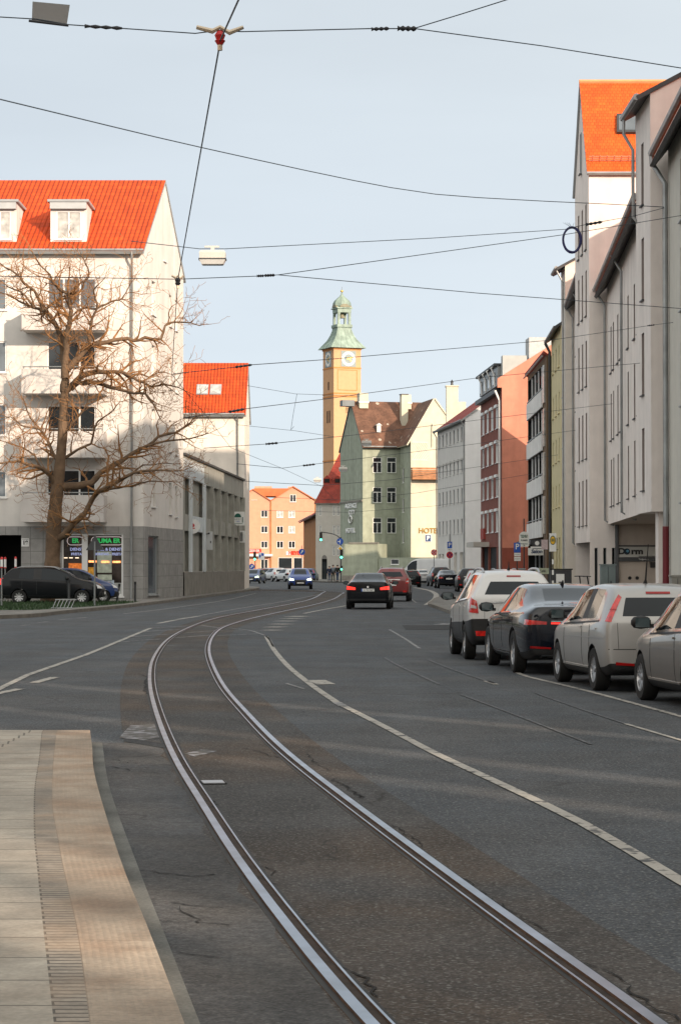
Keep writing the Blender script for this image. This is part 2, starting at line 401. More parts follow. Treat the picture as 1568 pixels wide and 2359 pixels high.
for p, w in ((c3((0, 310), (40, 350), (100, 380)), .012), (c3((130, 430), (180, 455), (230, 490), (190, 495)), .016), (c3((340, 600), (410, 640), (480, 700)), .012), (c3((640, 830), (780, 930), (920, 1010), (1010, 1055)), .012),
             (c3((250, 385), (400, 395)), .008), (c3((1180, 1190), (1290, 1250), (1400, 1340), (1560, 1430)), .012), (c3((1020, 1060), (1290, 1065), (1500, 1050)), .006), (c3((140, 1200), (250, 1255), (300, 1330)), .014)):
    crack(p, w)
for p, w in (([(556, 1724), (585, 1731), (640, 1746)], .012), ([(640, 1736), (680, 1755), (720, 1790)], .010), ([(760, 1795), (800, 1815), (835, 1840)], .014), ([(600, 1720), (625, 1715)], .01), ([(480, 1845), (500, 1850), (492, 1862)], .02), ([(600, 2000), (640, 2008), (625, 2018)], .012),
             ([(610, 2030), (640, 2042), (690, 2046)], .008), ([(690, 2120), (720, 2128), (705, 2140)], .014), ([(330, 1555), (338, 1562), (335, 1600)], .03), ([(520, 1650), (560, 1668), (640, 1672)], .008)):
    crack(p, w)
# drain inlet beside the rail
d0, d1 = G(458, 1811), G(522, 1798)
dr = empty('drain_cover', (d0 + d1) / 2, .15, 'small pale metal drain cover set beside the left tram rail', 'drain cover')
M_dr = mat('drain_metal', (.42, .43, .45), rough=.4, metal=.7)
mb = MB(); mb.box(-.10, .10, -.13, .13, .004, .012); mb.build('frame', M_crack, dr)
mb = MB(); mb.box(-.085, .085, -.11, .11, .012, .018); mb.build('lid', M_dr, dr)

# ---- raised walkway in the lower left ------------------------------------------------
KZ = .12
def walk_mat(name, c, uv_len, uv_w, jw=.012, jd=.45, var=.2, rough=.85, dots=False, off=.0, tint=(.38, .25, .16), rustf=.5):
    m = bpy.data.materials.new(name); m.use_nodes = True; n, l = m.node_tree.nodes, m.node_tree.links; b = n['Principled BSDF']; b.inputs['Roughness'].default_value = rough
    uv = n.new('ShaderNodeUVMap'); tc = n.new('ShaderNodeTexCoord')
    br = n.new('ShaderNodeTexBrick'); br.offset = off; l.new(uv.outputs[0], br.inputs['Vector'])
    br.inputs['Scale'].default_value = 1.; br.inputs['Mortar Size'].default_value = jw; br.inputs['Brick Width'].default_value = uv_w; br.inputs['Row Height'].default_value = uv_len
    br.inputs['Color1'].default_value = (*[x * .93 for x in c], 1); br.inputs['Color2'].default_value = (*[x * 1.07 for x in c], 1); br.inputs['Mortar'].default_value = (*[x * jd for x in c], 1); br.inputs['Mortar Smooth'].default_value = .3
    col = br.outputs['Color']
    def noise(s, d=5, vec=None):
        t = n.new('ShaderNodeTexNoise'); t.inputs['Scale'].default_value = s; t.inputs['Detail'].default_value = d; l.new(vec or tc.outputs['Object'], t.inputs['Vector']); return t.outputs['Fac']
    def rng(f, a, b_, lo, hi):
        r = n.new('ShaderNodeMapRange'); l.new(f, r.inputs['Value'])
        for k, v in zip(('From Min', 'From Max', 'To Min', 'To Max'), (a, b_, lo, hi)): r.inputs[k].default_value = v
        return r.outputs['Result']
    mp = n.new('ShaderNodeMapping'); mp.inputs['Scale'].default_value = (2.2, 2.2, 2.2); l.new(tc.outputs['Object'], mp.inputs['Vector'])
    x = n.new('ShaderNodeMix'); x.data_type = 'RGBA'; l.new(rng(noise(.8, 7, mp.outputs[0]), .44, .66, 0, rustf), x.inputs['Factor']); l.new(col, x.inputs['A']); x.inputs['B'].default_value = (*tint, 1); col = x.outputs['Result']
    for s, a in ((.7, var), (5, var * .5), (45, .14)):
        v = n.new('ShaderNodeVectorMath'); v.operation = 'SCALE'; l.new(col, v.inputs[0]); l.new(rng(noise(s), .3, .7, 1 - a, 1 + a), v.inputs['Scale']); col = v.outputs[0]
    l.new(col, b.inputs['Base Color'])
    bp = n.new('ShaderNodeBump'); bp.inputs['Strength'].default_value = .6; bp.inputs['Distance'].default_value = .012
    h = br.outputs['Fac']; inv = n.new('ShaderNodeMath'); inv.operation = 'SUBTRACT'; inv.inputs[0].default_value = 1.; l.new(h, inv.inputs[1]); hh = inv.outputs[0]
    if dots:
        vo = n.new('ShaderNodeTexVoronoi'); vo.inputs['Scale'].default_value = 32; vo.inputs['Randomness'].default_value = .15; l.new(uv.outputs[0], vo.inputs['Vector'])
        a = n.new('ShaderNodeMath'); a.operation = 'SUBTRACT'; l.new(hh, a.inputs[0]); l.new(vo.outputs['Distance'], a.inputs[1]); hh = a.outputs[0]
    l.new(hh, bp.inputs['Height']); l.new(bp.outputs['Normal'], b.inputs['Normal']); return m
M_w1 = walk_mat('walkway_slab', (.285, .26, .22), .52, 3., jw=.010, jd=.38, rustf=.3, var=.28, tint=(.24, .185, .135))
M_w2 = walk_mat('walkway_setts', (.235, .205, .17), .075, .9, jw=.011, jd=.34, off=.37, var=.4, rustf=.6, tint=(.26, .19, .13))
M_w3 = walk_mat('walkway_edge', (.30, .245, .19), 1.15, 3., jw=.005, jd=.7, dots=True, rustf=.7, tint=(.22, .145, .095), var=.28)
def K(pts): return spline([G(x, y, KZ) for x, y in pts], .4)
def at_y(c, y):
    for a, b in zip(c, c[1:]):
        if (a.y - y) * (b.y - y) <= 0 and abs(a.y - b.y) > 1e-9: return a.lerp(b, (y - a.y) / (b.y - a.y))
    return (c[0] if abs(c[0].y - y) < abs(c[-1].y - y) else c[-1]).copy()
edge = K([(426, 2358), (341, 2135), (275, 1970), (220, 1789), (213, 1720), (208, 1681)])
s2 = K([(205, 2340), (196, 2268), (175, 2129), (143, 1987), (133, 1927), (121, 1857), (122, 1767), (130, 1683)])
s1 = K([(125, 2358), (113, 2250), (99, 2123), (87, 2005), (79, 1918), (80, 1815), (90, 1749), (97, 1683)])
ys = [-6 + i * .35 for i in range(int((edge[-1].y + 6) / .35) + 1)] + [edge[-1].y]
def ext(c, y):
    if y >= c[0].y: return at_y(c, y)
    d = (c[3] - c[0]); return c[0] + d * ((y - c[0].y) / d.y)
E, S2, S1 = [ext(edge, y) for y in ys], [ext(s2, y) for y in ys], [ext(s1, y) for y in ys]
for c in (E, S2, S1):
    for p, y in zip(c, ys): p.y = y; p.z = KZ
S0 = [Vector((-9, y, KZ)) for y in ys]
wk = MB(); strip(wk, S0, S1, 0); strip(wk, S1, S2, 1); strip(wk, S2, E, 2)
for i in range(len(E) - 1): wk.poly([E[i], E[i + 1], up([E[i + 1]], 0)[0], up([E[i]], 0)[0]], 3, [(0, 0)] * 4)
far_e = [S0[-1], S1[-1], S2[-1], E[-1]]
for a, b in zip(far_e, far_e[1:]): wk.poly([a, b, up([b], 0)[0], up([a], 0)[0]], 3, [(0, 0)] * 4)
M_kerb = mat('kerb_stone', (.16, .145, .125), rough=.9, var=.25, s=2, fine=.15)
struct(wk.build('pavement', [M_w1, M_w2, M_w3, M_kerb]))
M_gut = mat('gutter_stone', (.125, .125, .115), rough=.9, var=.35, s=1.6, fine=.2)
gut = MB(); gy = [p for p in slabL]
strip(gut, [Vector((ext(edge, p.y).x + .01, p.y, .011)) for p in gy], up([p + Vector((.0, 0, 0)) for p in gy], .011)); struct(gut.build('gutter', M_gut))

# ---- pavements on the right and left ------------------------------------------------------
def raised(name, line_pts, far_pts, m, z=.12):
    a = line_pts; mb = MB(); strip(mb, up(a, z), up(far_pts, z)); 
    for i in range(len(a) - 1):
        mb.poly([Vector((a[i].x, a[i].y, 0)), Vector((a[i + 1].x, a[i + 1].y, 0)), Vector((a[i + 1].x, a[i + 1].y, z)), Vector((a[i].x, a[i].y, z))], 1, [(0, 0)] * 4)
    a2 = offset(a, -.14 if far_pts[0].x > a[0].x else .14)
    strip(mb, up(a, z + .004), up(a2, z + .004), 1)
    return struct(mb.build(name, [m, M_kerb]))
kr = spline([Vector(p) for p in ((10.5, -60, 0), (8.6, 0, 0), (6.1, 26, 0), (5.0, 37, 0), (4.45, 46, 0), (4.1, 70, 0), (3.9, 95, 0), (3.85, 102, 0), (4.2, 108, 0), (5.3, 124, 0), (7.2, 130, 0), (9.5, 139, 0), (10.2, 165, 0), (10.0, 195, 0), (9.4, 215, 0), (8.4, 240, 0), (8.2, 248, 0))], 2.)
raised('pavement', kr, [Vector((max(p.x + 2, 30), p.y, 0)) for p in kr], M_pave)
kl = spline([Vector(p) for p in ((-30, 69, 0), (-18, 72, 0), (-11.2, 76.4, 0), (-10.0, 85.7, 0), (-8.7, 101.9, 0), (-7.5, 131, 0), (-6.55, 158, 0), (-6.2, 172, 0), (-6.6, 184, 0), (-9, 194, 0), (-20, 204, 0))], 2.)
raised('pavement', kl, [Vector((-34, max(p.y, 80) + (4 if p.y < 80 else 0), 0)) for p in kl], M_pave)
kf = spline([Vector(p) for p in ((-9, 330, 0), (-5.0, 280, 0), (-3.4, 262, 0), (-1.2, 250, 0), (2.4, 246, 0), (7.2, 243, 0))], 3.)
raised('pavement', kf, [Vector((p.x + 6, p.y + 28, 0)) for p in kf], M_pave)

# ---- grass verge under the bare tree ----------------------------------------------------------
M_grass = mat('grass_green', (.025, .05, .018), rough=.9, var=.5, s=5)
gp = [(-19, 84), (-11.3, 85.5), (-10.0, 93), (-9.3, 101), (-9.2, 106), (-19, 106)]
mb = MB(); mb.poly([Vector((*p, .127)) for p in gp])
def inside(x, y, P):
    c = False
    for i in range(len(P)):
        (x1, y1), (x2, y2) = P[i], P[i - 1]
        if (y1 > y) != (y2 > y) and x < (x2 - x1) * (y - y1) / (y2 - y1) + x1: c = not c
    return c
for _ in range(9000):
    x, y = RN.uniform(-19, -9), RN.uniform(84, 106)
    if not inside(x, y, gp): continue
    h = RN.uniform(.04, .13) * (1.5 if RN.random() < .1 else 1); w = RN.uniform(.01, .025); a = RN.uniform(0, 3.14); dx, dy = math.cos(a) * w, math.sin(a) * w
    mb.poly([(x - dx, y - dy, .12), (x + dx, y + dy, .12), (x + RN.uniform(-.06, .06), y + RN.uniform(-.06, .06), .12 + h)])
o = mb.build('grass', M_grass); o['kind'] = 'stuff'; tag(o, 'short dark green grass under the bare tree', 'grass')
# ================================================================ BUILDINGS
G_dark = glass_mat('glass_dark', (.016, .02, .024), .06)
G_grey = glass_mat('glass_grey', (.10, .12, .14), .06)
G_curt = mat('glass_curtain', (.42, .42, .40), rough=.15, var=.35, s=3, spec=.5)
M_wfr = mat('window_white', (.74, .74, .73), rough=.5, var=.04)
M_wgr = mat('window_grey', (.30, .32, .33), rough=.5, var=.06)
M_zinc = mat('zinc_metal', (.30, .31, .31), rough=.45, metal=.6, var=.2)
M_zincd = mat('dark_metal', (.06, .062, .065), rough=.5, metal=.4, var=.2)
M_black = mat('black_plastic', (.012, .012, .013), rough=.5, var=.1)
W_MESH = {}
def window(parent, o, ang, w, h, style='two', fm=None, gm=None, sill=True, depth=.10, sm=None, label=None):
    """window part in a wall opening; o = lower-left corner on the wall plane (parent space), ang = direction of the wall"""
    fm = fm or M_wfr; gm = gm or G_dark; key = (round(w, 2), round(h, 2), style, depth)
    if key not in W_MESH:
        t = min(.07, w * .14); f = MB(); y0, y1 = depth - .05, depth + .03
        f.box(0, t, y0, y1, 0, h); f.box(w - t, w, y0, y1, 0, h); f.box(t, w - t, y0, y1, 0, t); f.box(t, w - t, y0, y1, h - t, h)
        if style in ('two', 'cross'): 
            top = h if style == 'two' else h * .66
            f.box(w / 2 - t * .6, w / 2 + t * .6, y0 + .002, y1, t, top - (t if style == 'two' else 0))
        if style == 'cross': f.box(t, w - t, y0 - .01, y1, h * .66, h * .66 + t * 1.2)
        if style == 'three':
            for q in (1 / 3, 2 / 3): f.box(w * q - t * .6, w * q + t * .6, y0 + .002, y1, t, h - t)
        p = MB(); p.poly([(t * .5, y1 - .03, t * .5), (w - t * .5, y1 - .03, t * .5), (w - t * .5, y1 - .03, h - t * .5), (t * .5, y1 - .03, h - t * .5)])
        s = MB(); s.box(-.06, w + .06, -.09, depth - .052, -.05, -.004)
        W_MESH[key] = (f.mesh('window_frame', M_wfr), p.mesh('pane', G_dark), s.mesh('sill', M_wfr))
    a, b, c = W_MESH[key]
    def inst(nm, me, m, par):
        q = link(nm, me, par)
        if me.materials[0] != m: q.material_slots[0].link = 'OBJECT'; q.material_slots[0].material = m
        return q
    r = inst('window', a, fm, parent); r.location = o; r.rotation_euler = (0, 0, ang)
    inst('pane', b, gm, r)
    if sill: inst('sill', c, sm or fm, r)
    if label: r['label'] = label
    return r
class House:
    def __init__(s, name, label, A, B, D, ze, cat='building', group=None, zb=0.):
        s.A = Vector((A[0], A[1], 0)); s.B = Vector((B[0], B[1], 0)); d = s.B - s.A; s.W = d.length; s.rz = math.atan2(d.y, d.x)
        s.root = empty(name, s.A, s.rz, label, cat, group)
        c, sn = math.cos(-s.rz), math.sin(-s.rz); s.d = Vector((D[0] * c - D[1] * sn, D[0] * sn + D[1] * c, 0)); s.ze = ze; s.zb = zb
        s.wall = MB(); s.wm = []; s.holes = {}
    def loc(s, p): p = Vector(p) - s.A; c, sn = math.cos(-s.rz), math.sin(-s.rz); return Vector((p.x * c - p.y * sn, p.x * sn + p.y * c, p.z))
    def side(s, k):            # origin, unit, inward normal, length
        if k == 'front': return Vector((0, 0, 0)), Vector((1, 0, 0)), s.W
        if k == 'right': return Vector((s.W, 0, 0)), s.d.normalized(), s.d.length
        if k == 'left': return s.d.copy(), -s.d.normalized(), s.d.length
        if k == 'back': return s.d + Vector((s.W, 0, 0)), Vector((-1, 0, 0)), s.W
    def px(s, k, x0, x1, yt, yb):
        """opening on wall k from the outline it has in the photograph"""
        o, u, L = s.side(k); c, sn = math.cos(s.rz), math.sin(s.rz)
        ow = s.A + Vector((o.x * c - o.y * sn, o.x * sn + o.y * c, 0)); uw = Vector((u.x * c - u.y * sn, u.x * sn + u.y * c, 0)); nw = Vector((-uw.y, uw.x, 0))
        def hit(px, py):
            r = ray(px, py); t = (ow - Vector((0, 0, EYE))).dot(nw) / r.dot(nw); p = Vector((0, 0, EYE)) + r * t; return (p - ow).dot(uw), p.z
        (u0, _), (u1, _) = hit(x0, yt), hit(x1, yt); um = (x0 + x1) / 2
        return (u0, u1, hit(um, yb)[1], hit(um, yt)[1])
    def face(s, k, holes=(), mi=0, rmi=None, H=None, z0=None, reveal=.14):
        o, u, L = s.side(k); n = Vector((-u.y, u.x, 0)); s.wall.panel(o, u, n, L, H if H is not None else s.ze, holes, reveal, mi, rmi, s.zb if z0 is None else z0)
    def win(s, k, hole, style='two', **kw):
        o, u, L = s.side(k); p = o + u * hole[0] + Vector((0, 0, hole[2])); return window(s.root, p, math.atan2(u.y, u.x), hole[1] - hole[0], hole[3] - hole[2], style, **kw)
    def gable(s, k, zr, mi=0, t=.5):
        o, u, L = s.side(k); z = Vector((0, 0, 1)); s.wall.poly([o + z * s.ze, o + u * L + z * s.ze, o + u * L * t + z * zr], mi)
    def roof(s, zr, m, axis='along', over=.35, ends=.12, th=.16, t=.5, um=M_zincd, slopes=(1, 1)):
        """pitched roof; ridge along the front or across it"""
        mb = MB()
        def slab(e0, e1, r0, r1):    # eave pair, ridge pair
            e0, e1, r0, r1 = map(Vector, (e0, e1, r0, r1)); w = (e1 - e0).length; h = ((r0 - e0).length + (r1 - e1).length) / 2
            n = (e1 - e0).cross(r0 - e0).normalized(); n = n if n.z > 0 else -n
            a = [p + n * th for p in (e0, e1, r1, r0)]; b = [e0, e1, r1, r0]
            mb.poly(a, 0, [(0, 0), (w, 0), (w, h), (0, h)]); mb.poly(b[::-1], 1, [(0, 0)] * 4)
            for i in range(4): j = (i + 1) % 4; mb.poly([b[i], b[j], a[j], a[i]], 1, [(0, 0)] * 4)
        z = Vector((0, 0, 1)); W = Vector((s.W, 0, 0)); d = s.d; ex = Vector((1, 0, 0)) * ends; du = d.normalized()
        if axis == 'along':
            k = (zr - s.ze) / (d.length * t); k2 = (zr - s.ze) / (d.length * (1 - t))
            if slopes[0]: slab(-ex - du * over + z * (s.ze - k * over), W + ex - du * over + z * (s.ze - k * over), -ex + d * t + z * zr, W + ex + d * t + z * zr)
            if slopes[1]: slab(W + ex + d + du * over + z * (s.ze - k2 * over), -ex + d + du * over + z * (s.ze - k2 * over), W + ex + d * t + z * zr, -ex + d * t + z * zr)
        else:
            k = (zr - s.ze) / (s.W * t); k2 = (zr - s.ze) / (s.W * (1 - t)); x = Vector((1, 0, 0)); e = du * ends
            slab(d + e - x * over + z * (s.ze - k * over), -e - x * over + z * (s.ze - k * over), d + e + W * t + z * zr, -e + W * t + z * zr)
            slab(W - e + x * over + z * (s.ze - k2 * over), W + d + e + x * over + z * (s.ze - k2 * over), W * t - e + z * zr, W * t + d + e + z * zr)
        return mb.build('roof', [m, um], s.root)
    def done(s, mats): s.wobj = s.wall.build('wall', mats, s.root); return s.root
    def box(s, name, x0, x1, y0, y1, z0, z1, m, parent=None):
        mb = MB(); mb.box(x0, x1, y0, y1, z0, z1); return mb.build(name, m, parent or s.root)
    def pipe(s, pts, r=.055, m=None, name='downpipe', gut=None):
        mb = MB(); mb.tube(pts, r, 8); return mb.build(name, m or M_zinc, s.root, smooth=40)
    def gutter(s, k='front', over=.42, z=None, x0=0, x1=None, r=.085):
        o, u, L = s.side(k); n = Vector((-u.y, u.x, 0)); z = s.ze - .12 if z is None else z
        mb = MB(); mb.tube([o + u * x0 - n * over + Vector((0, 0, z)), o + u * (L if x1 is None else x1) - n * over + Vector((0, 0, z))], r, 8); return mb.build('gutter', M_zinc, s.root, smooth=40)

R_orange = roof_mat('roof_orange', (.58, .064, .007), tu=.24, tv=.36, depth=.06)
R_beaver = roof_mat('roof_beaver', (.62, .092, .010), tu=.20, tv=.22, depth=.045, brick=True)
R_brown = roof_mat('roof_brown', (.15, .075, .048), tu=.22, tv=.22, depth=.04, brick=True, patch=1, var=.3)
R_red = roof_mat('roof_red', (.24, .035, .022), tu=.22, tv=.24, depth=.04, brick=True, var=.25)
P_white = mat('plaster_white', (.66, .63, .595), bump=.25, bs=22, var=.05, stain=.13)
P_white2 = mat('plaster_cream', (.72, .66, .59), bump=.15, bs=25, var=.06, stain=.08)
P_pink = mat('plaster_rosy', (.80, .73, .68), bump=.25, bs=22, var=.05, stain=.13)
P_conc = mat('concrete_grey', (.33, .325, .29), bump=.3, bs=18, var=.15, stain=.22, fine=.10)
P_concw = mat('concrete_painted', (.55, .59, .61), bump=.2, bs=18, var=.08, stain=.12)
P_dirty = mat('concrete_dirty', (.22, .205, .18), bump=.3, bs=18, var=.2, stain=.12, fine=.12)
P_salmon = mat('plaster_orange', (.66, .31, .20), bump=.1, var=.06, stain=.06)
P_tower = mat('plaster_ochre', (.57, .335, .185), bump=.1, var=.05, stain=.06)
P_towerb = mat('plaster_ochre_trim', (.50, .22, .07), bump=.1, var=.05)
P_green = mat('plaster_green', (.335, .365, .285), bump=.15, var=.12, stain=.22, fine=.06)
P_cream = mat('plaster_pale_green', (.56, .525, .42), bump=.1, var=.06, stain=.10)
P_grey = mat('plaster_greige', (.50, .475, .43), bump=.15, var=.06, stain=.08)
P_beige = mat('plaster_beige', (.64, .61, .565), bump=.15, var=.05, stain=.08)
P_gable = mat('plaster_offwhite', (.74, .74, .745), bump=.1, var=.04, stain=.06)
P_brick = mat('brick_red', (.20, .062, .042), bump=.4, bs=9, var=.12, s=3, fine=.2, stain=.12)
P_sgable = mat('plaster_salmon', (.58, .23, .155), bump=.15, var=.08, stain=.14)
P_ochre = mat('plaster_brown', (.38, .17, .06), bump=.1, var=.15, stain=.2)
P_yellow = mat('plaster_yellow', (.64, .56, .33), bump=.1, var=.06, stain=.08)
P_tan = mat('plaster_tan', (.60, .57, .50), bump=.15, bs=25, var=.05, stain=.08)
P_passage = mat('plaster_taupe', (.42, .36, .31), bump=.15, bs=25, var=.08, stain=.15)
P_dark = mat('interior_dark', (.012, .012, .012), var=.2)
P_brown = mat('wall_brown', (.16, .10, .055), var=.12, stain=.1)

def granite():
    m = mat('granite_tiles', (.27, .265, .255), rough=.7, var=.12, s=3, fine=.2, stain=.1); n, l = m.node_tree.nodes, m.node_tree.links; b = n['Principled BSDF']
    old = b.inputs['Base Color'].links[0].from_socket; tc = n.new('ShaderNodeTexCoord'); sp = n.new('ShaderNodeSeparateXYZ'); l.new(tc.outputs['Object'], sp.inputs[0])
    ad = n.new('ShaderNodeMath'); ad.operation = 'ADD'; l.new(sp.outputs['X'], ad.inputs[0]); l.new(sp.outputs['Y'], ad.inputs[1]); cb = n.new('ShaderNodeCombineXYZ'); l.new(ad.outputs[0], cb.inputs[0]); l.new(sp.outputs['Z'], cb.inputs[1])
    br = n.new('ShaderNodeTexBrick'); br.offset = 0; br.inputs['Scale'].default_value = 1; br.inputs['Brick Width'].default_value = .62; br.inputs['Row Height'].default_value = .62; br.inputs['Mortar Size'].default_value = .012
    br.inputs['Color1'].default_value = (.9, .9, .9, 1); br.inputs['Color2'].default_value = (1.1, 1.1, 1.1, 1); br.inputs['Mortar'].default_value = (.5, .5, .5, 1); l.new(cb.outputs[0], br.inputs['Vector'])
    x = n.new('ShaderNodeMix'); x.data_type = 'RGBA'; x.blend_type = 'MULTIPLY'; x.inputs['Factor'].default_value = 1; l.new(old, x.inputs['A']); l.new(br.outputs['Color'], x.inputs['B']); l.new(x.outputs['Result'], b.inputs['Base Color']); return m
P_granite = granite()

# ---- white corner house on the left ------------------------------------------------
h = House('corner_house', 'white corner house with balconies, grey tiled ground floor and orange roof behind the bare tree', (-24, 114.6), (-9.74, 114.6), (1.21, 11.0), 17.5, 'house')
zr = 21.7
wins = [h.px('front', -90, 16, yt, yb) for yt, yb in ((640, 714), (786, 858), (930, 1003), (1084, 1146))]
bal = [(709, 760), (850, 906), (993, 1053.5), (1140, 1202)]
door = []
for yt, yb in bal:
    z0 = Zh(yb, 114.6) + .25; door.append((h.px('front', 112, 224, 0, 9)[0], h.px('front', 112, 224, 0, 9)[1], z0, z0 + 2.35))
shop = [h.px('front', 143, 285, 1229, 1373), ]; psg = [h.px('front', -60, 50, 1232, 1386)]
GF = 3.72
h.face('front', wins + door, 0, H=h.ze, z0=GF); h.face('front', [(psg[0][0], psg[0][1], 0, psg[0][3]), shop[0]], 1, H=GF, reveal=.22)
sl = [h.px('right', 377, 383, 523, 602)]
for k in range(4):
    dy = 147 * k
    sl += [h.px('right', 350, 359, 648 + dy, 726 + dy), h.px('right', 390, 396, 680 + dy * .98, 752 + dy * .98), h.px('right', 404, 409, 692 + dy * .97, 762 + dy * .97)]
sl = [q for q in sl if q[2] > GF + .2]
gs = h.px('right', 342, 366, 1234, 1369)
h.face('right', sl, 0, H=h.ze, z0=GF, reveal=.25)
att = sl[0]; h.wall = h.wall
h.gable('right', zr); h.gable('left', zr); h.face('left', (), 0); h.face('back', (), 0); h.face('right', [gs], 1, H=GF, reveal=.2)
# dark back of the passage
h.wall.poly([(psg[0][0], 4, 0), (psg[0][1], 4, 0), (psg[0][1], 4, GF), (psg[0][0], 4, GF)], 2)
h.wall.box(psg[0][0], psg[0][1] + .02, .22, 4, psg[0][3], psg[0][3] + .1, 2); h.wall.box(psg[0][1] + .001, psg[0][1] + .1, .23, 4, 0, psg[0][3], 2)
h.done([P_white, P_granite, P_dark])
for q in wins: h.win('front', q, 'two', gm=G_grey)
for q in sl: h.win('right', q, 'slit', gm=G_curt, depth=.2)
h.win('right', gs, 'slit', gm=G_grey, fm=M_wgr, depth=.15)
for i, q in enumerate(door): h.win('front', q, 'three', gm=(G_grey, G_dark, G_dark, G_dark)[i], sill=False)
h.roof(zr, R_orange, over=.4, ends=.06, um=M_wgr); h.gutter(); 
xp = X(304, 114.6) + 24
h.pipe([(xp, -.42, 17.35), (xp, -.42, 17.1), (xp, -.12, 16.6), (xp, -.12, .1)])
M_bal = mat('balcony_plaster', (.56, .53, .505), bump=.1, var=.05, stain=.06)
bx0, bx1 = X(50, 113.2) + 24, X(240, 113.2) + 24
for yt, yb in bal:
    z0, z1 = Zh(yb, 113.1), Zh(yt, 113.1); b = MB(); D = 1.55
    b.box(bx0, bx1, -D, 0, z0, z0 + .18); b.box(bx0, bx1, -D, -D + .14, z0 + .18, z1); b.box(bx0, bx0 + .14, -D + .14, 0, z0 + .18, z1); b.box(bx1 - .14, bx1, -D + .14, 0, z0 + .18, z1)
    bo = b.build('balcony', M_bal, h.root); r = MB(); r.tube([(bx0 + .05, -D + .07, z1 + .12), (bx1 - .05, -D + .07, z1 + .12)], .03, 6)
    for t in range(5): xx = bx0 + .1 + (bx1 - bx0 - .2) * t / 4; r.tube([(xx, -D + .07, z1), (xx, -D + .07, z1 + .12)], .02, 5)
    r.build('handrail', M_zinc, bo)
M_flow = mat('flower_red', (.55, .08, .03), var=.4, s=8)
# roof dormers
for a, bq in ((-40, 37), (115, 199)):
    x0, x1 = X(a, 114.9) + 24, X(bq, 114.9) + 24; z0, z1 = 17.85, 19.85; k = (zr - h.ze) / 5.53
    yb0, yb1 = (z0 - h.ze) / k - .2, (z1 - h.ze) / k + .3
    d = MB(); op = (.28, x1 - x0 - .28, z0 + .15, z1 - .42)
    d.panel((x0, .25, 0), (1, 0, 0), (0, 1, 0), x1 - x0, z1, [op], .08, 0, None, z0)
    for xx in (x0, x1): d.poly([(xx, .25, z0), (xx, yb0 + .35, z0), (xx, yb1, z1), (xx, .25, z1)])
    do = d.build('dormer', P_white, h.root)
    c = MB(); c.box(x0 - .12, x1 + .12, -.05, yb1, z1, z1 + .12); c.build('dormer_roof', M_wgr, do); c = MB(); c.box(x0 + .0, x1 - .0, .0, .24, z1 - .34, z1 - .003); c.build('shutter_box', mat('shutter_grey', (.40, .42, .43), rough=.5), do)
    window(do, Vector((x0 + op[0], .25, op[2])), 0, op[1] - op[0], op[3] - op[2], 'two', gm=G_curt, depth=.06)
# shop front: posts, lettering and posters
x0, x1, z0, z1 = shop[0]
f = MB(); f.box(x0, x0 + .08, .08, .2, z0, z1); f.box(x1 - .1, x1, .08, .2, z0, z1); xm = X(196, 114.7) + 24; f.box(xm - .14, xm + .14, .06, .2, z0, z1); f.box(x0 + .08, x1 - .1, .08, .2, z1 - .07, z1); f.box(x0 + .08, x1 - .1, .06, .2, z0, z0 + .12); f.box(x0 - .05, x1 + .05, -.08, .06, z0 - .07, z0 - .003)
sw = f.build('shop_window', M_wfr, h.root)
M_shopin = mat('shop_glass', (.05, .038, .032), rough=.12, var=.6, s=2.2, spec=.5)
p = MB(); p.poly([(x0, .16, z0), (x1, .16, z0), (x1, .16, z1), (x0, .16, z1)]); p.build('pane', M_shopin, sw)
M_neon = mat('neon_green', (.04, .45, .12), emit=.2, var=.25, s=9); M_neonb = mat('neon_lilac', (.40, .45, .75), emit=.15, var=.2, s=9)
for (cx, full) in ((247, True), (174, False)):
    xx = X(cx, 114.7) + 24
    lettering('HUMA ER' if full else 'ER', .30, M_neon, sw, (xx, .13, 3.0), bold=.012, name='neon_lettering'); lettering('TITEL & DIENSTE' if full else 'DIENSTE', .2, M_neonb, sw, (xx + .12, .13, 2.58), bold=.006, name='neon_lettering'); lettering('MONTAG - FREITAG' if full else 'FREITAG', .17, M_neonb, sw, (xx + .12, .13, 2.34), bold=.006, name='neon_lettering')
    t = MB(); w = .80 if full else .42
    ring = [Vector((xx + sg * (w - .2) + math.cos(a) * .18, .13, 3.0 + math.sin(a) * .20)) for sg, a0 in ((1, -90), (-1, 90)) for a in [math.radians(a0 + q * 18) for q in range(11)]]; ring.append(ring[0]); t.tube(ring, .012, 5); t.build('neon_tube', mat('neon_pale', (.7, .6, .6), emit=.3, var=0), sw, smooth=60)
def flat(name, x, z, w, hh, m, y=.135):
    q = MB(); q.box(x - w / 2, x + w / 2, y, y + .015, z - hh / 2, z + hh / 2); return q.build(name, m, sw)
M_pap = mat('poster_paper', (.42, .46, .38), var=.25, s=5); M_pap2 = mat('poster_blue', (.40, .47, .55), var=.2, s=5); M_or = mat('shop_orange', (.55, .15, .03), emit=.25, var=.5, s=7); M_yel = mat('shop_amber', (.45, .22, .03), emit=.12, var=.5, s=6)
xs = lambda q: X(q, 114.7) + 24
flat('poster', xs(241), 1.95, .72, 1.05, M_pap); flat('poster', xs(242), 1.18, .7, .3, M_pap); flat('poster', xs(248), .78, .66, .55, M_pap2); flat('poster', xs(262), .62, .9, .6, mat('poster_grey', (.33, .34, .33), var=.3, s=5), .140)
for q in (214, 243, 269): flat('display_light', xs(q), 1.98 - .02 * (q > 230), .40, .10, mat('display_lamp', (.95, .35, .12), emit=.9, var=.4, s=9), .12)
flat('display', xs(176), 1.72, .75, .35, M_or, .145); flat('display', xs(212), 1.2, .35, 1.0, M_yel, .145)
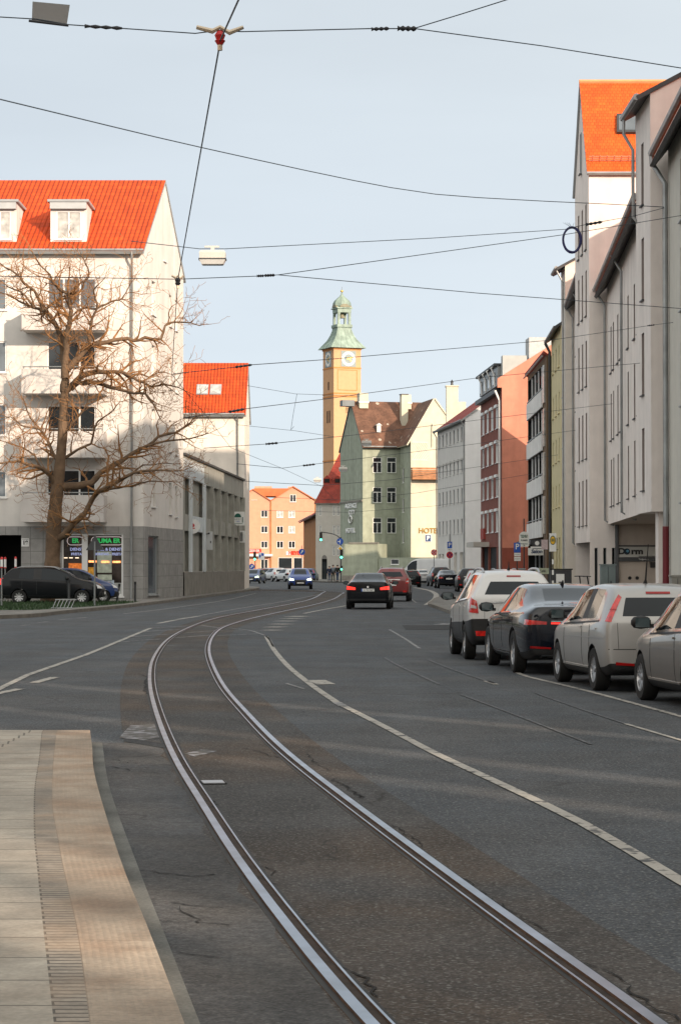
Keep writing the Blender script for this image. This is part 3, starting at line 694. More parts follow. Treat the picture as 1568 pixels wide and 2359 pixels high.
for q in (152, 164, 178): flat('display_light', xs(q), 2.0 + .16, .18, .05, mat('display_warm', (.9, .7, .5), emit=.6), .12)
num = MB(); num.box(xs(60) - .19, xs(60) + .19, -.04, -.003, 2.72, 3.12); ns = num.build('house_number', M_wfr, h.root); lettering('19', .27, M_black, ns, (xs(60), -.045, 2.9), bold=.01); lettering('SENIORENHEIM', .045, M_black, ns, (xs(60), -.045, 3.06))

# ---- grey concrete block ---------------------------------------------------------------
h = House('concrete_block', 'grey two storey concrete building with slim fins along the street', (-8.52, 125.7), (-6.85, 164), (-14, .6), 7.8)
def uY(Y): return (Y - 125.7) * 1.001
fins = [128.9, 136.2, 141.1, 145.8, 150.3, 155.0, 159.2, 163.4]
cells = [(126.2, 128.6)] + [(a + .15, b - .15) for a, b in zip(fins, fins[1:])]
lo = [(uY(a), uY(b), 1.2, 3.7) for a, b in cells]; hi = [(uY(a), uY(b), 4.6, 6.58) for a, b in cells]
h.face('front', lo + hi, 0, H=7.8, z0=1.45, reveal=.2); 
h.wall.panel((0, -.06, 0), (1, 0, 0), (0, 1, 0), h.W, 1.42, (), .1, 1); h.wall.poly([(0, -.06, 1.42), (h.W, -.06, 1.42), (h.W, 0, 1.45), (0, 0, 1.45)], 1)
h.face('right'); h.face('left'); h.face('back'); h.wall.poly([(0, 0, 7.8), (h.W, 0, 7.8), h.d + Vector((h.W, 0, 7.8)), h.d + Vector((0, 0, 7.8))], 2)
for a, b, c, d in lo + hi: h.wall.poly([(a, .2, c), (b, .2, c), (b, .2, d), (a, .2, d)], 3)
h.done([P_conc, P_dirty, M_zincd, P_conc])
for i, Y in enumerate(fins):
    f = MB(); w = .55 if i < 2 else .16; f.box(uY(Y) - w, uY(Y) + w * (.5 if i < 2 else 1), -.14, -.003, 1.42, 6.6); f.build('fin', P_concw if i < 2 else P_conc, h.root)
f = MB(); f.box(0, uY(136.4), -.03, -.002, 6.62, 7.62); f.box(uY(129.2), uY(135.6), -.03, -.002, 3.72, 4.58); f.build('painted_panel', P_concw, h.root)
f = MB(); f.box(-.05, h.W + .05, -.12, .25, 7.803, 7.92); f.build('parapet_cap', M_zincd, h.root)
conc = h
M_sign = mat('sign_white', (.72, .72, .70), rough=.4, var=.03); M_signred = mat('sign_red', (.55, .03, .02), rough=.5, var=.05); M_sgreen = mat('sign_green', (.01, .10, .07), rough=.5, var=.05); M_sblue = mat('sign_blue', (.015, .085, .40), rough=.4, var=.05)
def disc(mb, c, r, n=24, axis='y', th=.04, mi=0):
    p = [Vector((c[0] + r * math.cos(2 * math.pi * k / n), c[1], c[2] + r * math.sin(2 * math.pi * k / n))) for k in range(n)]; mb.prism(p, (0, th, 0), mi)
# projecting signs on the concrete block (they hang from the wall, things of their own)
p = V(444, 1212, 130.0); s_ = empty('round_sign', p, 0, 'round white hanging sign with a red mark on the concrete block', 'sign'); mb = MB(); disc(mb, (0, 0, 0), .42, th=.1); mb.build('board', M_sign, s_); mb = MB(); disc(mb, (0, -.012, .05), .11, th=.01); mb.box(-.13, .13, -.012, -.002, -.14, -.09); mb.build('emblem', M_signred, s_); mb = MB(); mb.box(-.9, -.43, .03, .07, -.02, .02); mb.build('bracket', M_zincd, s_)
p = V(548, 1194, 158); s_ = empty('square_sign', p, 0, 'square white projecting sign with a dark green dome', 'sign'); w = .47; mb = MB(); mb.box(-w, w, 0, .12, -w, w); mb.build('board', M_sign, s_)
mb = MB(); a = [Vector((.23 * math.cos(math.pi * k / 14), -.012, .08 + .27 * math.sin(math.pi * k / 14))) for k in range(15)]; mb.prism(a, (0, .01, 0)); mb.box(-.33, .33, -.012, -.002, -.36, -.33); mb.build('emblem', M_sgreen, s_)
lettering('A K D F', .13, M_sgreen, s_, (0, -.01, -.05)); lettering('CAMII', .1, M_sblue, s_, (0, -.01, -.2)); mb = MB(); mb.box(-.35, -.29, -.011, -.002, -.28, .1); mb.box(.29, .35, -.011, -.002, -.28, .1); mb.build('emblem', M_sgreen, s_); mb = MB(); mb.box(-1.2, -w, .04, .09, .1, .15); mb.build('bracket', M_zincd, s_)
p = V(476, 1245, 139); s_ = empty('wall_cabinet', p, 0, 'white metal wall box on the fins of the concrete block', 'wall box'); mb = MB(); mb.box(-.36, .36, -.1, .2, -.55, .55); mb.build('case', mat('box_white', (.5, .52, .53), rough=.5), s_); mb = MB(); mb.box(-.25, .2, -.115, -.102, .38, .48); mb.box(.22, .28, -.115, -.102, -.15, -.02); mb.build('vent', M_zincd, s_)
p = V(557, 1236, 160); s_ = empty('air_conditioner', p, 0, 'air conditioning unit with dark grille at the far corner of the concrete block', 'air conditioner'); mb = MB(); mb.box(-.32, .25, -.05, .4, -.4, .42); mb.build('case', M_sign, s_); mb = MB(); 
for k in range(9): mb.box(-.25, .08, -.075, -.052, -.3 + k * .07, -.26 + k * .07)
mb.build('grille', M_zincd, s_); mb = MB(); mb.box(-.62, -.33, .1, .18, -.46, -.4); mb.build('bracket', M_zinc, s_)

# ---- white house with orange roof behind it ----------------------------------------------
h = House('tall_house', 'cream house with orange roof and twin skylight behind the concrete block', (-15, 168), (-6.95, 168), (0, 9), 12.9, 'house')
for k in ('front', 'right', 'left', 'back'): h.face(k)
h.gable('right', 16.8); h.gable('left', 16.8); h.done([P_white2]); rf = h.roof(16.8, R_orange, over=.35, ends=.1, um=M_wgr); h.gutter()
xx = X(547, 168) + 15; h.pipe([(xx, -.4, 12.7), (xx, -.1, 12.3), (xx, -.1, .2)])
kk = (16.8 - 12.9) / 4.5; cs = Vector((0, 1, kk)).normalized(); nn = Vector((0, -kk, 1)).normalized()
for a, b in ((453, 480), (484, 510)):
    x0, x1 = X(a, 170) + 15, X(b, 170) + 15; z0, z1 = Zh(914, 169.8), Zh(892, 170.8); y0 = (z0 - 12.9) / kk; e = Vector((0, y0, z0)) + nn * .2; L = (z1 - z0) / cs.z
    q = [Vector((x0, 0, 0)) + e, Vector((x1, 0, 0)) + e, Vector((x1, 0, 0)) + e + cs * L, Vector((x0, 0, 0)) + e + cs * L]; mb = MB(); mb.prism([p - nn * .15 for p in q], nn * .2); so = mb.build('skylight', M_wgr, h.root)
    c = sum(q, Vector()) / 4; mb = MB(); mb.poly([c + (p - c) * .86 + nn * .055 for p in q]); mb.build('pane', G_curt, so)

# ---- pink gabled house at the end of the street ---------------------------------------------
YP = 405.
h = House('pink_house', 'salmon pink house with two gables and shops at the end of the street', (X(540, YP), YP), (X(725, YP), YP), (0, 16), Zh(1154, YP), 'house')
lab = []
cols = [(738, 752), (872, 886), (966, 980)]
H_ = []
for x, rows in ((609, (1183, 1219, 1254)), (645, (1184, 1219.5, 1254)), (672, (1184, 1219.5, 1254))):
    for y in rows: H_.append(h.px('front', x - 7.5, x + 7.5, y - 8, y + 8))
H_ += [h.px('front', 579 - 0, 584 + 8, 1142, 1151)]
sh = [h.px('front', 641, 673, 1284, 1310), h.px('front', 676, 697, 1284, 1326), h.px('front', 601, 617, 1288, 1326)]
h.face('front', H_ + sh, 0, reveal=.1)
ap1, ap2, vl = h.px('front', 583, 624, 1128, 1128), h.px('front', 675, 724, 1121.5, 1150), h.px('front', 624, 625, 1156, 1157)
u0, u1, u2 = ap1[0], vl[0], ap2[0]; za, zb2 = Zh(1128, YP), Zh(1121.5, YP)
atw = h.px('front', 668, 682, 1139, 1156)
h.wall.poly([(0, 0, h.ze), (u1, 0, h.ze), (u0, 0, za)]); h.wall.poly([(u1, 0, h.ze), (h.W, 0, h.ze), (u2, 0, zb2)])
for k in ('left', 'right', 'back'): h.face(k)
h.done([P_salmon])
for q in H_: h.win('front', q, 'two', gm=RN.choice([G_dark, G_dark, G_curt]), depth=.06)
h.win('front', sh[0], 'slit', depth=.06, sill=False); h.win('front', sh[1], 'slit', depth=.06, sill=False); h.win('front', sh[2], 'two', depth=.06, sill=False)
window(h.root, Vector((atw[0], -.06, atw[2])), 0, atw[1] - atw[0], atw[3] - atw[2], 'two', depth=.055)
R_pk = roof_mat('roof_salmon', (.42, .13, .05), tu=.25, tv=.35, depth=.03)
mb = MB(); dd = 16
for a, p, b, zt in ((-.3, u0, u1, za), (u1, u2, h.W + .3, zb2)):
    for e, sgn in ((a, 1), (b, -1)):
        q = [Vector((e, -.25, h.ze)), Vector((p, -.25, zt)), Vector((p, dd, zt)), Vector((e, dd, h.ze))]; mb.prism(q, (0, 0, .2))
mb.box(u0, u2, 4, 12, h.ze + 1, za + .4); mb.build('roof', R_pk, h.root)
for x, z in ((590, 1117), (603, 1117), (617, 1117), (668, 1118)): mb = MB(); c = X(x, YP) - h.A.x; mb.box(c - .5, c + .5, 6, 7, za - 1, Zh(z, YP)); mb.build('chimney', P_salmon, h.root)
h.pipe([(u1, -.1, h.ze), (u1, -.1, 1)], .1, P_ochre)
mb = MB(); a = h.px('front', 566, 628, 1276, 1281); mb.box(a[0], a[1], -1.2, -.01, a[2], a[3]); mb.build('awning', M_sign, h.root)
mb = MB(); a = h.px('front', 571, 602, 1264, 1273); mb.box(a[0], a[1], -.2, -.01, a[2], a[3]); q = mb.build('shop_sign', M_signred, h.root); lettering('ZEILER', .6, M_sign, q, ((a[0] + a[1]) / 2, -.22, (a[2] + a[3]) / 2))
a = h.px('front', 670, 693, 1268, 1279); lettering('HEYLA', .85, mat('sign_red_lit', (.8, .03, .015), emit=.25), h.root, ((a[0] + a[1]) / 2, -.12, (a[2] + a[3]) / 2), bold=.05, name='shop_lettering'); mb = MB(); a = h.px('front', 659, 669, 1270, 1278); mb.box(a[0], a[1], -.12, -.01, a[2], a[3]); mb.build('shop_sign', M_sign, h.root)

# ---- clock tower ---------------------------------------------------------------------------
YT = 435.
sT = F / YT
c0 = Vector((X(768.5, YT), YT, 0)); th = math.radians(21.5); wd = 5.6
h = House('clock_tower', 'ochre church tower with two clock faces and green copper dome', c0, c0 + Vector((math.cos(th) * wd * .98, math.sin(th) * wd * .98, 0)), (-math.sin(th) * wd, math.cos(th) * wd), Zh(797, YT), 'tower')
# the photo shows the front about two and a half times as wide as the left side
for k in ('front', 'right', 'left', 'back'): h.face(k)
h.done([P_tower]); zt = h.ze; W = h.W; c = Vector((W / 2, wd / 2, 0))
for e, z0, z1 in [(.12, zt - .55, zt - .3), (.25, zt - .298, zt)] + [(.07, Zh(q, YT) - .12, Zh(q, YT) + .12) for q in (846, 905, 912, 1060)]:
    mb = MB(); mb.box(-e, W + e, -e, wd + e, z0, z1); mb.build('cornice', P_towerb, h.root)
mb = MB()
for (a, b, z0, z1) in ((.75, W - .75, Zh(898, YT), Zh(850, YT)),):
    for q in ((a, a + .12, z0, z1), (b - .12, b, z0, z1), (a + .12, b - .12, z0, z0 + .12), (a + .12, b - .12, z1 - .12, z1)): mb.box(q[0], q[1], -.05, -.002, q[2], q[3])
mb.build('panel_moulding', P_towerb, h.root)
M_cu = mat('copper_green', (.26, .34, .29), rough=.6, var=.25, s=.8, stain=.3); M_cud = mat('copper_brown', (.20, .19, .13), rough=.6, var=.25)
M_gold = mat('gilding', (.75, .48, .12), rough=.3, metal=.8, var=.1); M_dial = mat('clock_face', (.22, .27, .27), rough=.5, var=.08)
for k in ('front', 'left'):
    o, u, L = h.side(k); zc = Zh(825, YT); r = 1.28; cpos = o + u * (L * (.54 if k == 'front' else .5)) + Vector((0, 0, zc)); ck = empty('clock', cpos); ck.parent = h.root; ck.rotation_euler = (0, 0, math.atan2(u.y, u.x))
    mb = MB(); mb.box(-1.5, 1.5, -.06, -.002, -1.5, 1.5); mb.build('dial_plate', M_dial, ck)
    mb = MB(); N = 36
    for i in range(N):
        a, b = 2 * math.pi * i / N, 2 * math.pi * (i + 1) / N
        q = [Vector((math.cos(a) * 1.36, -.062, math.sin(a) * 1.36)), Vector((math.cos(b) * 1.36, -.062, math.sin(b) * 1.36)), Vector((math.cos(b) * .88, -.062, math.sin(b) * .88)), Vector((math.cos(a) * .88, -.062, math.sin(a) * .88))]; mb.prism(q, (0, -.02, 0))
    mb.build('numeral_ring', M_sign, ck)
    mb = MB()
    for i in range(12):
        a = math.pi / 6 * i; M = Matrix.Rotation(a, 4, 'Y'); mb.box(-.04, .04, -.094, -.083, .98, 1.26, 0, M)
    mb.build('numerals', M_gold, ck)
    for nm, ln, a, w in (('hour_hand', .8, 128, .11), ('minute_hand', 1.15, 68, .08)):
        mb = MB(); M = Matrix.Rotation(math.radians(a), 4, 'Y'); mb.box(-w, w, -.13 - .03 * (nm[0] == 'm'), -.11 - .03 * (nm[0] == 'm'), -.35, ln, 0, M); mb.build(nm, M_gold, ck)
M_lou = mat('louvre_dark', (.05, .03, .02), var=.3); M_loul = mat('louvre_pale', (.45, .30, .17))
o, u, L = h.side('left'); n = Vector((-u.y, u.x, 0))
for (t, y0, y1, w) in ((.52, 877, 896, .32), (.42, 944, 972, .30), (.62, 944, 972, .30)):
    mb = MB(); p = o + u * (L * t); z0, z1 = Zh(y1, YT), Zh(y0, YT); a, b = p - u * w / 1.2, p + u * w / 1.2; Z = Vector((0, 0, 1)); mb.prism([a + Z * z0, b + Z * z0, b + Z * z1, a + Z * z1], -n * .05); mb.build('slit_window', M_lou, h.root)
mb = MB(); xc = W * .53; z0, z1 = Zh(950, YT), Zh(926, YT)
pts = [Vector((xc - .55, -.04, z0)), Vector((xc + .55, -.04, z0))] + [Vector((xc + .55 * math.cos(a), -.04, z1 - .5 + .5 * math.sin(a))) for a in [math.pi * k / 10 for k in range(11)]]; mb.prism(pts, (0, .03, 0)); lv = mb.build('belfry_louvre', M_loul, h.root)
mb = MB()
for k in range(6): mb.box(xc - .5, xc + .5, -.09, -.045, z0 + .1 + k * .25, z0 + .18 + k * .25)
mb.build('slats', M_lou, lv)
def sq(prof, n=4, m=None, name='roof', par=None, seams=0):
    mb = MB(); M = Matrix.Translation((c.x, c.y, 0)) @ Matrix.Rotation(math.pi / 4, 4, 'Z'); f = math.sqrt(2) if n == 4 else 1.08
    if n == 8: M = Matrix.Translation((c.x, c.y, 0)) @ Matrix.Rotation(math.pi / 8, 4, 'Z')
    mb.lathe([(r * f, z) for r, z in prof], n, 0, M); return mb.build(name, m or M_cu, par or h.root)
py = lambda y: Zh(y, YT)
rw = wd / 2 + .75
rf = sq([(rw, py(800)), (rw - .5, py(792)), (rw - 1.3, py(780)), (1.75, py(768)), (1.45, py(757)), (1.4, py(752)), (1.55, py(750)), (1.55, py(744)), (1.0, py(743.9))], 4, M_cu, 'copper_skirt')
mb = MB()
for q in range(-2, 3):
    f_ = q / 2.3; pr = [(rw, 800), (rw - .5, 792), (rw - 1.3, 780), (1.75, 768), (1.45, 757)]
    mb.tube([(c.x + f_ * r, c.y - r - .01, py(y)) for r, y in pr], .05, 5); mb.tube([(c.x - r - .01, c.y + f_ * r, py(y)) for r, y in pr], .05, 5)
mb.build('standing_seams', M_cu, rf)
lan = empty('lantern', (0, 0, 0)); lan.parent = h.root
for sx_ in (-1, 1):
    for sy_ in (-1, 1): 
        mb = MB(); x, y = c.x + sx_ * 1.1, c.y + sy_ * 1.1; mb.box(x - .22, x + .22, y - .22, y + .22, py(743.5), py(712)); mb.build('pillar', M_cu, lan)
sq([(1.36, py(716)), (1.36, py(708)), (1.6, py(707)), (1.6, py(705)), (1.4, py(704))], 4, M_cu, 'arch_band', lan)
for ax in (0, 1):
    for sg in (-1, 1):
        mb = MB(); R_ = .86
        o_ = [Vector((R_, 0, 0)), Vector((1.1, 0, 0)), Vector((1.1, 0, 1.0)), Vector((-1.1, 0, 1.0)), Vector((-1.1, 0, 0)), Vector((-R_, 0, 0))] + [Vector((-R_ * math.cos(a), 0, R_ * math.sin(a))) for a in [math.pi * k / 10 for k in range(1, 10)]]
        M = Matrix.Translation((c.x, c.y, py(722))) @ Matrix.Rotation(ax * math.pi / 2, 4, 'Z'); y_ = 1.1 * sg
        for i in range(6, 15):
            pass
        for k in range(10):
            a, b = math.pi * k / 10, math.pi * (k + 1) / 10
            q = [Vector((R_ * math.cos(a), y_ - .15, R_ * math.sin(a) * .9)), Vector((R_ * math.cos(b), y_ - .15, R_ * math.sin(b) * .9)), Vector((R_ * math.cos(b), y_ - .15, 1.02)), Vector((R_ * math.cos(a), y_ - .15, 1.02))]; mb.prism([M @ p for p in q], M.to_3x3() @ Vector((0, .3, 0)))
        mb.build('arch', M_cu, lan)
mb = MB(); mb.lathe([(.15, py(714)), (.3, py(716)), (.42, py(722)), (.6, py(727)), (.62, py(728))], 12, 0, Matrix.Translation((c.x, c.y, 0))); mb.build('bell', M_cud, lan, smooth=40)
sq([(1.45, py(704)), (1.62, py(699)), (1.60, py(694)), (1.35, py(688)), (.85, py(682)), (.4, py(677)), (.15, py(672)), (.06, py(666)), (.03, py(662))], 8, M_cu, 'dome')
for ax in (0, 1):
    mb = MB(); M = Matrix.Translation((c.x, c.y, py(704))) @ Matrix.Rotation(ax * math.pi / 2, 4, 'Z')
    pts = [Vector((1.0 * math.cos(a), -1.62, .62 * math.sin(a))) for a in [math.pi * k / 12 for k in range(13)]]; mb.prism([M @ p for p in pts], M.to_3x3() @ Vector((0, 3.24, 0))); mb.build('dormer_arch', M_cud, h.root)
mb = MB(); mb.lathe([(.03, py(670)), (.03, py(655))], 6, 0, Matrix.Translation((c.x, c.y, 0))); mb.build('spire_rod', M_zincd, h.root)
mb = MB(); mb.lathe([(.02, py(662) - .0), (.22, py(663.3)), (.30, py(665)), (.22, py(667)), (.02, py(668.5))][::-1], 14, 0, Matrix.Translation((c.x, c.y, .0))); mb.build('golden_ball', M_gold, h.root, smooth=60)
# ---- old houses in the middle distance ------------------------------------------------------
h = House('ochre_house', 'brown ochre house with red roof edge at the end of the street', (X(699, 346), 346), (X(727.5, 306), 306), (12, 6), 8.6, 'house')
for k in ('front', 'left', 'right', 'back'): h.face(k)
h.gable('right', 12.5); h.gable('left', 12.5); h.done([P_ochre]); h.roof(12.5, R_red, over=.7, ends=.1); h.gutter(over=.75)
mb = MB(); mb.box(14, 14.8, 1, 1.8, 8, 11.4); mb.build('chimney', P_ochre, h.root)

ZG = Zh(1045, 303.2)
h = House('gatehouse', 'grey stone house with steep red roof and arched doorway', (X(727, 298), 298), (1.7, 298), (6.3, 10.5), Zh(1155, 298), 'house')
wn = [h.px('front', x - w, x + w, y - 11, y + 11) for x, w in ((737.5, 3), (769, 3.2), (778.6, 3.2)) for y in (1176, 1221, 1268) if not (x < 740 and y > 1250)]
dr_ = h.px('front', 741, 753, 1287, 1338); dr_ = (dr_[0], dr_[1], .0, dr_[3])
h.face('front', wn + [dr_], reveal=.25)
for k in ('left', 'right', 'back'): h.face(k)
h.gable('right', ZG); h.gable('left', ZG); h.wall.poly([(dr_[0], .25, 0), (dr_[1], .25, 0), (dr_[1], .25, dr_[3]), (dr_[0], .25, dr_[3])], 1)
h.done([P_grey, P_dark])
r = (dr_[1] - dr_[0]) / 2; cx = (dr_[0] + dr_[1]) / 2
mb = MB(); pts = [Vector((cx + r * math.cos(a), .05, dr_[3] + r * 1.5 * math.sin(a))) for a in [math.pi * k / 12 for k in range(13)]]; mb.prism(pts, (0, -.055, 0)); mb.build('door_arch', mat('arch_shade', (.20, .19, .18)), h.root)
mb = MB(); mb.box(dr_[0] + .05, dr_[1] - .05, .12, .2, 0, dr_[3] - .4); mb.build('door', mat('door_dark', (.02, .025, .028), var=.3), h.root)
for q in wn: h.win('front', q, 'slit', gm=G_curt, sill=False, depth=.08)
rf = h.roof(ZG, R_red, over=.3, ends=.06, um=P_grey)
for t, px_ in ((.5, 753), (.5, 777)):
    z = Zh(1105, 301); y = (z - h.ze) / (ZG - h.ze) * 5.25; x = X(px_, 298 + y) - h.A.x
    mb = MB(); mb.prism([Vector((x - .5, y - .6, z - .5)), Vector((x + .5, y - .6, z - .5)), Vector((x + .5, y - .6, z + .1)), Vector((x, y - .6, z + .55)), Vector((x - .5, y - .6, z + .1))], (.5, 1.4, 0)); dm = mb.build('roof_dormer', R_red, h.root)
    mb = MB(); mb.box(x - .32, x + .32, y - .66, y - .605, z - .4, z + .1); mb.build('dormer_opening', P_dark, dm)

gA, gB = (-.02 , 286.0), (X(835, 276), 276)
u = Vector((9.3, 2.46, 0)).normalized()
h = House('green_house', 'sage green plastered house with mottled brown roof and white windows', gB, (gB[0] + u.x * 9.6, gB[1] + u.y * 9.6), (gA[0] - gB[0], gA[1] - gB[1]), Zh(1026, 276), 'house')
zr = Zh(926, 281)
wn = [h.px('front', a, b, t, q) for a, b in ((858.5, 879), (891, 912)) for t, q in ((1053, 1089), (1122, 1158), (1192, 1228))]
h.face('front', wn, reveal=.16)
for k in ('left', 'right', 'back'): h.face(k)
h.gable('left', zr); h.gable('right', zr); h.done([P_green])
for q in wn: h.win('front', q, 'cross', gm=G_dark, depth=.1, sm=P_green)
h.roof(zr, R_brown, over=.35, ends=.12, um=M_zincd); h.gutter(over=.4)
o, uu, L = h.side('left'); n = Vector((-uu.y, uu.x, 0))
f = MB(); z = Zh(1157, 280)
f.prism([o + Vector((0, 0, z)), o + uu * L + Vector((0, 0, z)), o + uu * L + Vector((0, 0, z + .22)), o + Vector((0, 0, z + .22))], -n * .12); f.build('string_course', P_dirty, h.root)
ang = math.atan2(uu.y, uu.x)
def onleft(px_, py_, off=.06):
    q = h.px('left', px_, px_ + 1, py_, py_ + 1); return o + uu * q[0] - n * off + Vector((0, 0, q[3]))
for txt, x, y, sz in (('AGENCE', 809, 1165, .8), ('CITY', 811, 1180, .75), ('HOTEL', 808, 1222, .8)):
    lettering(txt, sz, M_sign, h.root, onleft(x, y), ang, .1, bold=.02, sx=1.75, name='wall_lettering')
p = onleft(809, 1196, .12); mb = MB(); ring = [Vector((.7 * math.cos(a), 0, .42 * math.sin(a))) for a in [2 * math.pi * k / 20 for k in range(21)]]; mb.tube(ring, .1, 6); q = mb.build('ring_emblem', M_sign, h.root, smooth=60, loc=p, rz=ang)
def onroof(px_, yy):       # point on the front slope, y = depth into the house
    return Vector((X(px_, 276 + yy) - gB[0], yy, h.ze + (zr - h.ze) * yy / 5.0))
for px_, yt, w, z1, dp in ((858, 906, .55, 1.5, .7), (961, 908, .55, 1.9, .7)):
    x = (X(px_, 281) - gB[0]); mb = MB(); mb.box(x - w, x + w, 4.0, 5.2, zr - .8, Zh(yt, 281)); co = mb.build('chimney', P_cream, h.root); mb = MB(); mb.box(x - w - .08, x + w + .08, 3.92, 5.28, zr - .15, zr + .05); mb.build('flashing', M_zinc, co)
x = X(947, 279) - gB[0]; mb = MB(); mb.box(x - .4, x + .4, 2.2, 3.0, h.ze + 1.2, Zh(908, 279)); co = mb.build('chimney', P_cream, h.root); mb = MB(); mb.box(x - .47, x + .47, 2.13, 3.07, Zh(908, 279), Zh(908, 279) + .1); mb.build('chimney_cap', M_zincd, co)
x = X(823, 281) - gB[0]; mb = MB(); mb.box(x - .75, x + .75, 4.3, 5.6, zr - .55, zr + .18); mb.build('roof_box', mat('lead_grey', (.17, .19, .20), rough=.6, var=.15), h.root)
p = onroof(880, 1.5); mb = MB(); mb.box(p.x - .25, p.x + .25, p.y - .3, p.y + .4, p.z, p.z + .85); mb.prism([Vector((p.x - .4, p.y - .4, p.z + .85)), Vector((p.x + .4, p.y - .4, p.z + .85)), Vector((p.x, p.y - .4, p.z + 1.15))], (0, .9, 0)); mb.build('roof_vent', M_zinc, h.root)
grn = h
h = House('garden_annex', 'low flat green annex with plain wall in front of the green house', (X(788, 270), 270), (X(869, 268.5), 268.5), (1.2, 5), Zh(1252, 269), 'annex')
for k in ('front', 'left', 'right', 'back'): h.face(k)
z = h.ze; h.wall.poly([(0, 0, z), (h.W, 0, z), h.d + Vector((h.W, 0, z)), h.d + Vector((0, 0, z))]); h.done([P_green]); mb = MB(); mb.box(.8, h.W + .08, -.1, .3, z + .003, z + .15); mb.build('coping', P_dirty, h.root); mb = MB(); mb.box(0, h.W, -.05, -.002, 0, .7); mb.build('plinth', P_dirty, h.root)
a0, b0 = X(869, 268.5), X(1012, 264)
h = House('yard_wall', 'long lower green wall with a small window between the annex and the parked van', (a0 + .01, 268.7), (b0, 264.6), (.05, .4), Zh(1284, 267), 'wall')
q = h.px('front', 899, 918, 1287.5, 1300); h.face('front', [q], reveal=.2)
for k in ('left', 'right', 'back'): h.face(k)
z = h.ze; h.wall.poly([(0, 0, z), (h.W, 0, z), h.d + Vector((h.W, 0, z)), h.d + Vector((0, 0, z))]); h.done([P_green]); h.win('front', q, 'slit', depth=.1)

h = House('hotel', 'pale cream gabled hotel with wooden balcony and painted lettering', (X(945, 270.6), 270.6), (X(945, 270.6) + 6.4, 271.8), (-1.5, 9), Zh(1012, 268.5), 'hotel')
zr = Zh(916, 269); t = (X(1000, 271.5) - X(945, 270.6)) / 6.4
h.face('front', (), 0); sw_ = [h.px('left', 926, 930, a, b) for a, b in ((1077, 1112), (1147, 1180), (1216, 1250))]
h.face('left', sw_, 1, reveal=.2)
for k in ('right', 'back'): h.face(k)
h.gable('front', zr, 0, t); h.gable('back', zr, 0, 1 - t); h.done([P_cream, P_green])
for q in sw_: h.win('left', q, 'slit', depth=.1)
h.roof(zr, R_brown, axis='across', over=.35, ends=.15, t=t, um=P_cream)
q = h.px('front', 936, 1007, 1077, 1103); M_wood = mat('balcony_wood', (.40, .185, .09), var=.2, s=3, stain=.2); b = MB(); D = 1.1
for k in range(5): zz = q[2] + .1 + k * .25; b.box(.05, h.W, -D, -D + .04, zz, zz + .2); b.box(-.0, .04, -D, 0, zz, zz + .2)
b.box(0, h.W, -D, 0, q[2] - .08, q[2] + .08); b.build('balcony', M_wood, h.root)
q = h.px('front', 948, 985, 1018, 1060); f = MB(); n_ = 7
for k in range(n_):
    for dr in (-1, 1):
        x0 = q[0] + (q[1] - q[0]) * k / n_; f.tube([(x0, -.04, q[2] if dr > 0 else q[3]), (min(x0 + .8, q[1]), -.04, (q[2] if dr > 0 else q[3]) + dr * min(.8, q[1] - x0) * 1.4)], .02, 4)
for a, b_ in ((q[2], q[2] + .05), (q[3] - .05, q[3])): f.box(q[0], q[1], -.06, -.02, a, b_)
f.build('trellis', M_sign, h.root)
M_letter = mat('letter_gold', (.33, .20, .04), var=.15)
q = h.px('front', 954, 1023, 1216, 1229); lettering('HOTEL', (q[3] - q[2]) * 1.3, M_letter, h.root, ((q[0] + q[1]) / 2, -.06, (q[2] + q[3]) / 2), depth=.06, bold=.012, sx=.98, name='hotel_lettering')
q = h.px('front', 978, 992, 1231, 1248); f = MB(); f.box(q[0], q[1], -.08, -.01, q[2], q[3]); ps = f.build('parking_sign', M_sign, h.root); f = MB(); f.box(q[0] + .05, q[1] - .05, -.09, -.081, q[2] + .05, q[3] - .05); f.build('sign_field', mat('sign_navy', (.03, .06, .15)), ps); lettering('P', .7, M_sign, ps, ((q[0] + q[1]) / 2, -.1, (q[2] + q[3]) / 2), bold=.02)
h.pipe([(.05, -.12, h.ze - .3), (.05, -.12, .3)], .06, P_cream); f = MB()
f = MB(); x = X(1006, 268.8) - h.A.x; zz = h.ze - .7; f.tube([(x - .4, -.3, zz), (x - .4, -.3, zz + 2.2), (x - .4, -.1, zz + 2.7)], .06, 6); f.build('vent_pipe', P_cream, h.root)
hot = h
# chimney stacks standing behind the beige row
h = House('chimney_stack', 'tall pale chimney stack with a small pot behind the beige house', (X(1028, 250), 250), (X(1055, 250), 250), (0, 1.5), Zh(890, 250), 'chimney')
for k in ('front', 'left', 'right', 'back'): h.face(k)
z = h.ze; h.wall.poly([(0, 0, z), (h.W, 0, z), (h.W, 1.5, z), (0, 1.5, z)]); h.done([P_cream]); f = MB(); f.box(-.08, h.W + .08, -.08, 1.58, z + .003, z + .14); f.build('cap', P_cream, h.root); f = MB(); f.lathe([(.16, z + .14), (.12, z + .5), (.2, z + .52), (.03, z + .8)], 8, 0, Matrix.Translation((h.W / 2, .75, 0))); f.build('chimney_pot', M_zincd, h.root)
f = MB(); f.box(h.W + .01, h.W + .85, .2, 1.2, 10, Zh(925, 250)); f.build('flue', P_cream, h.root)

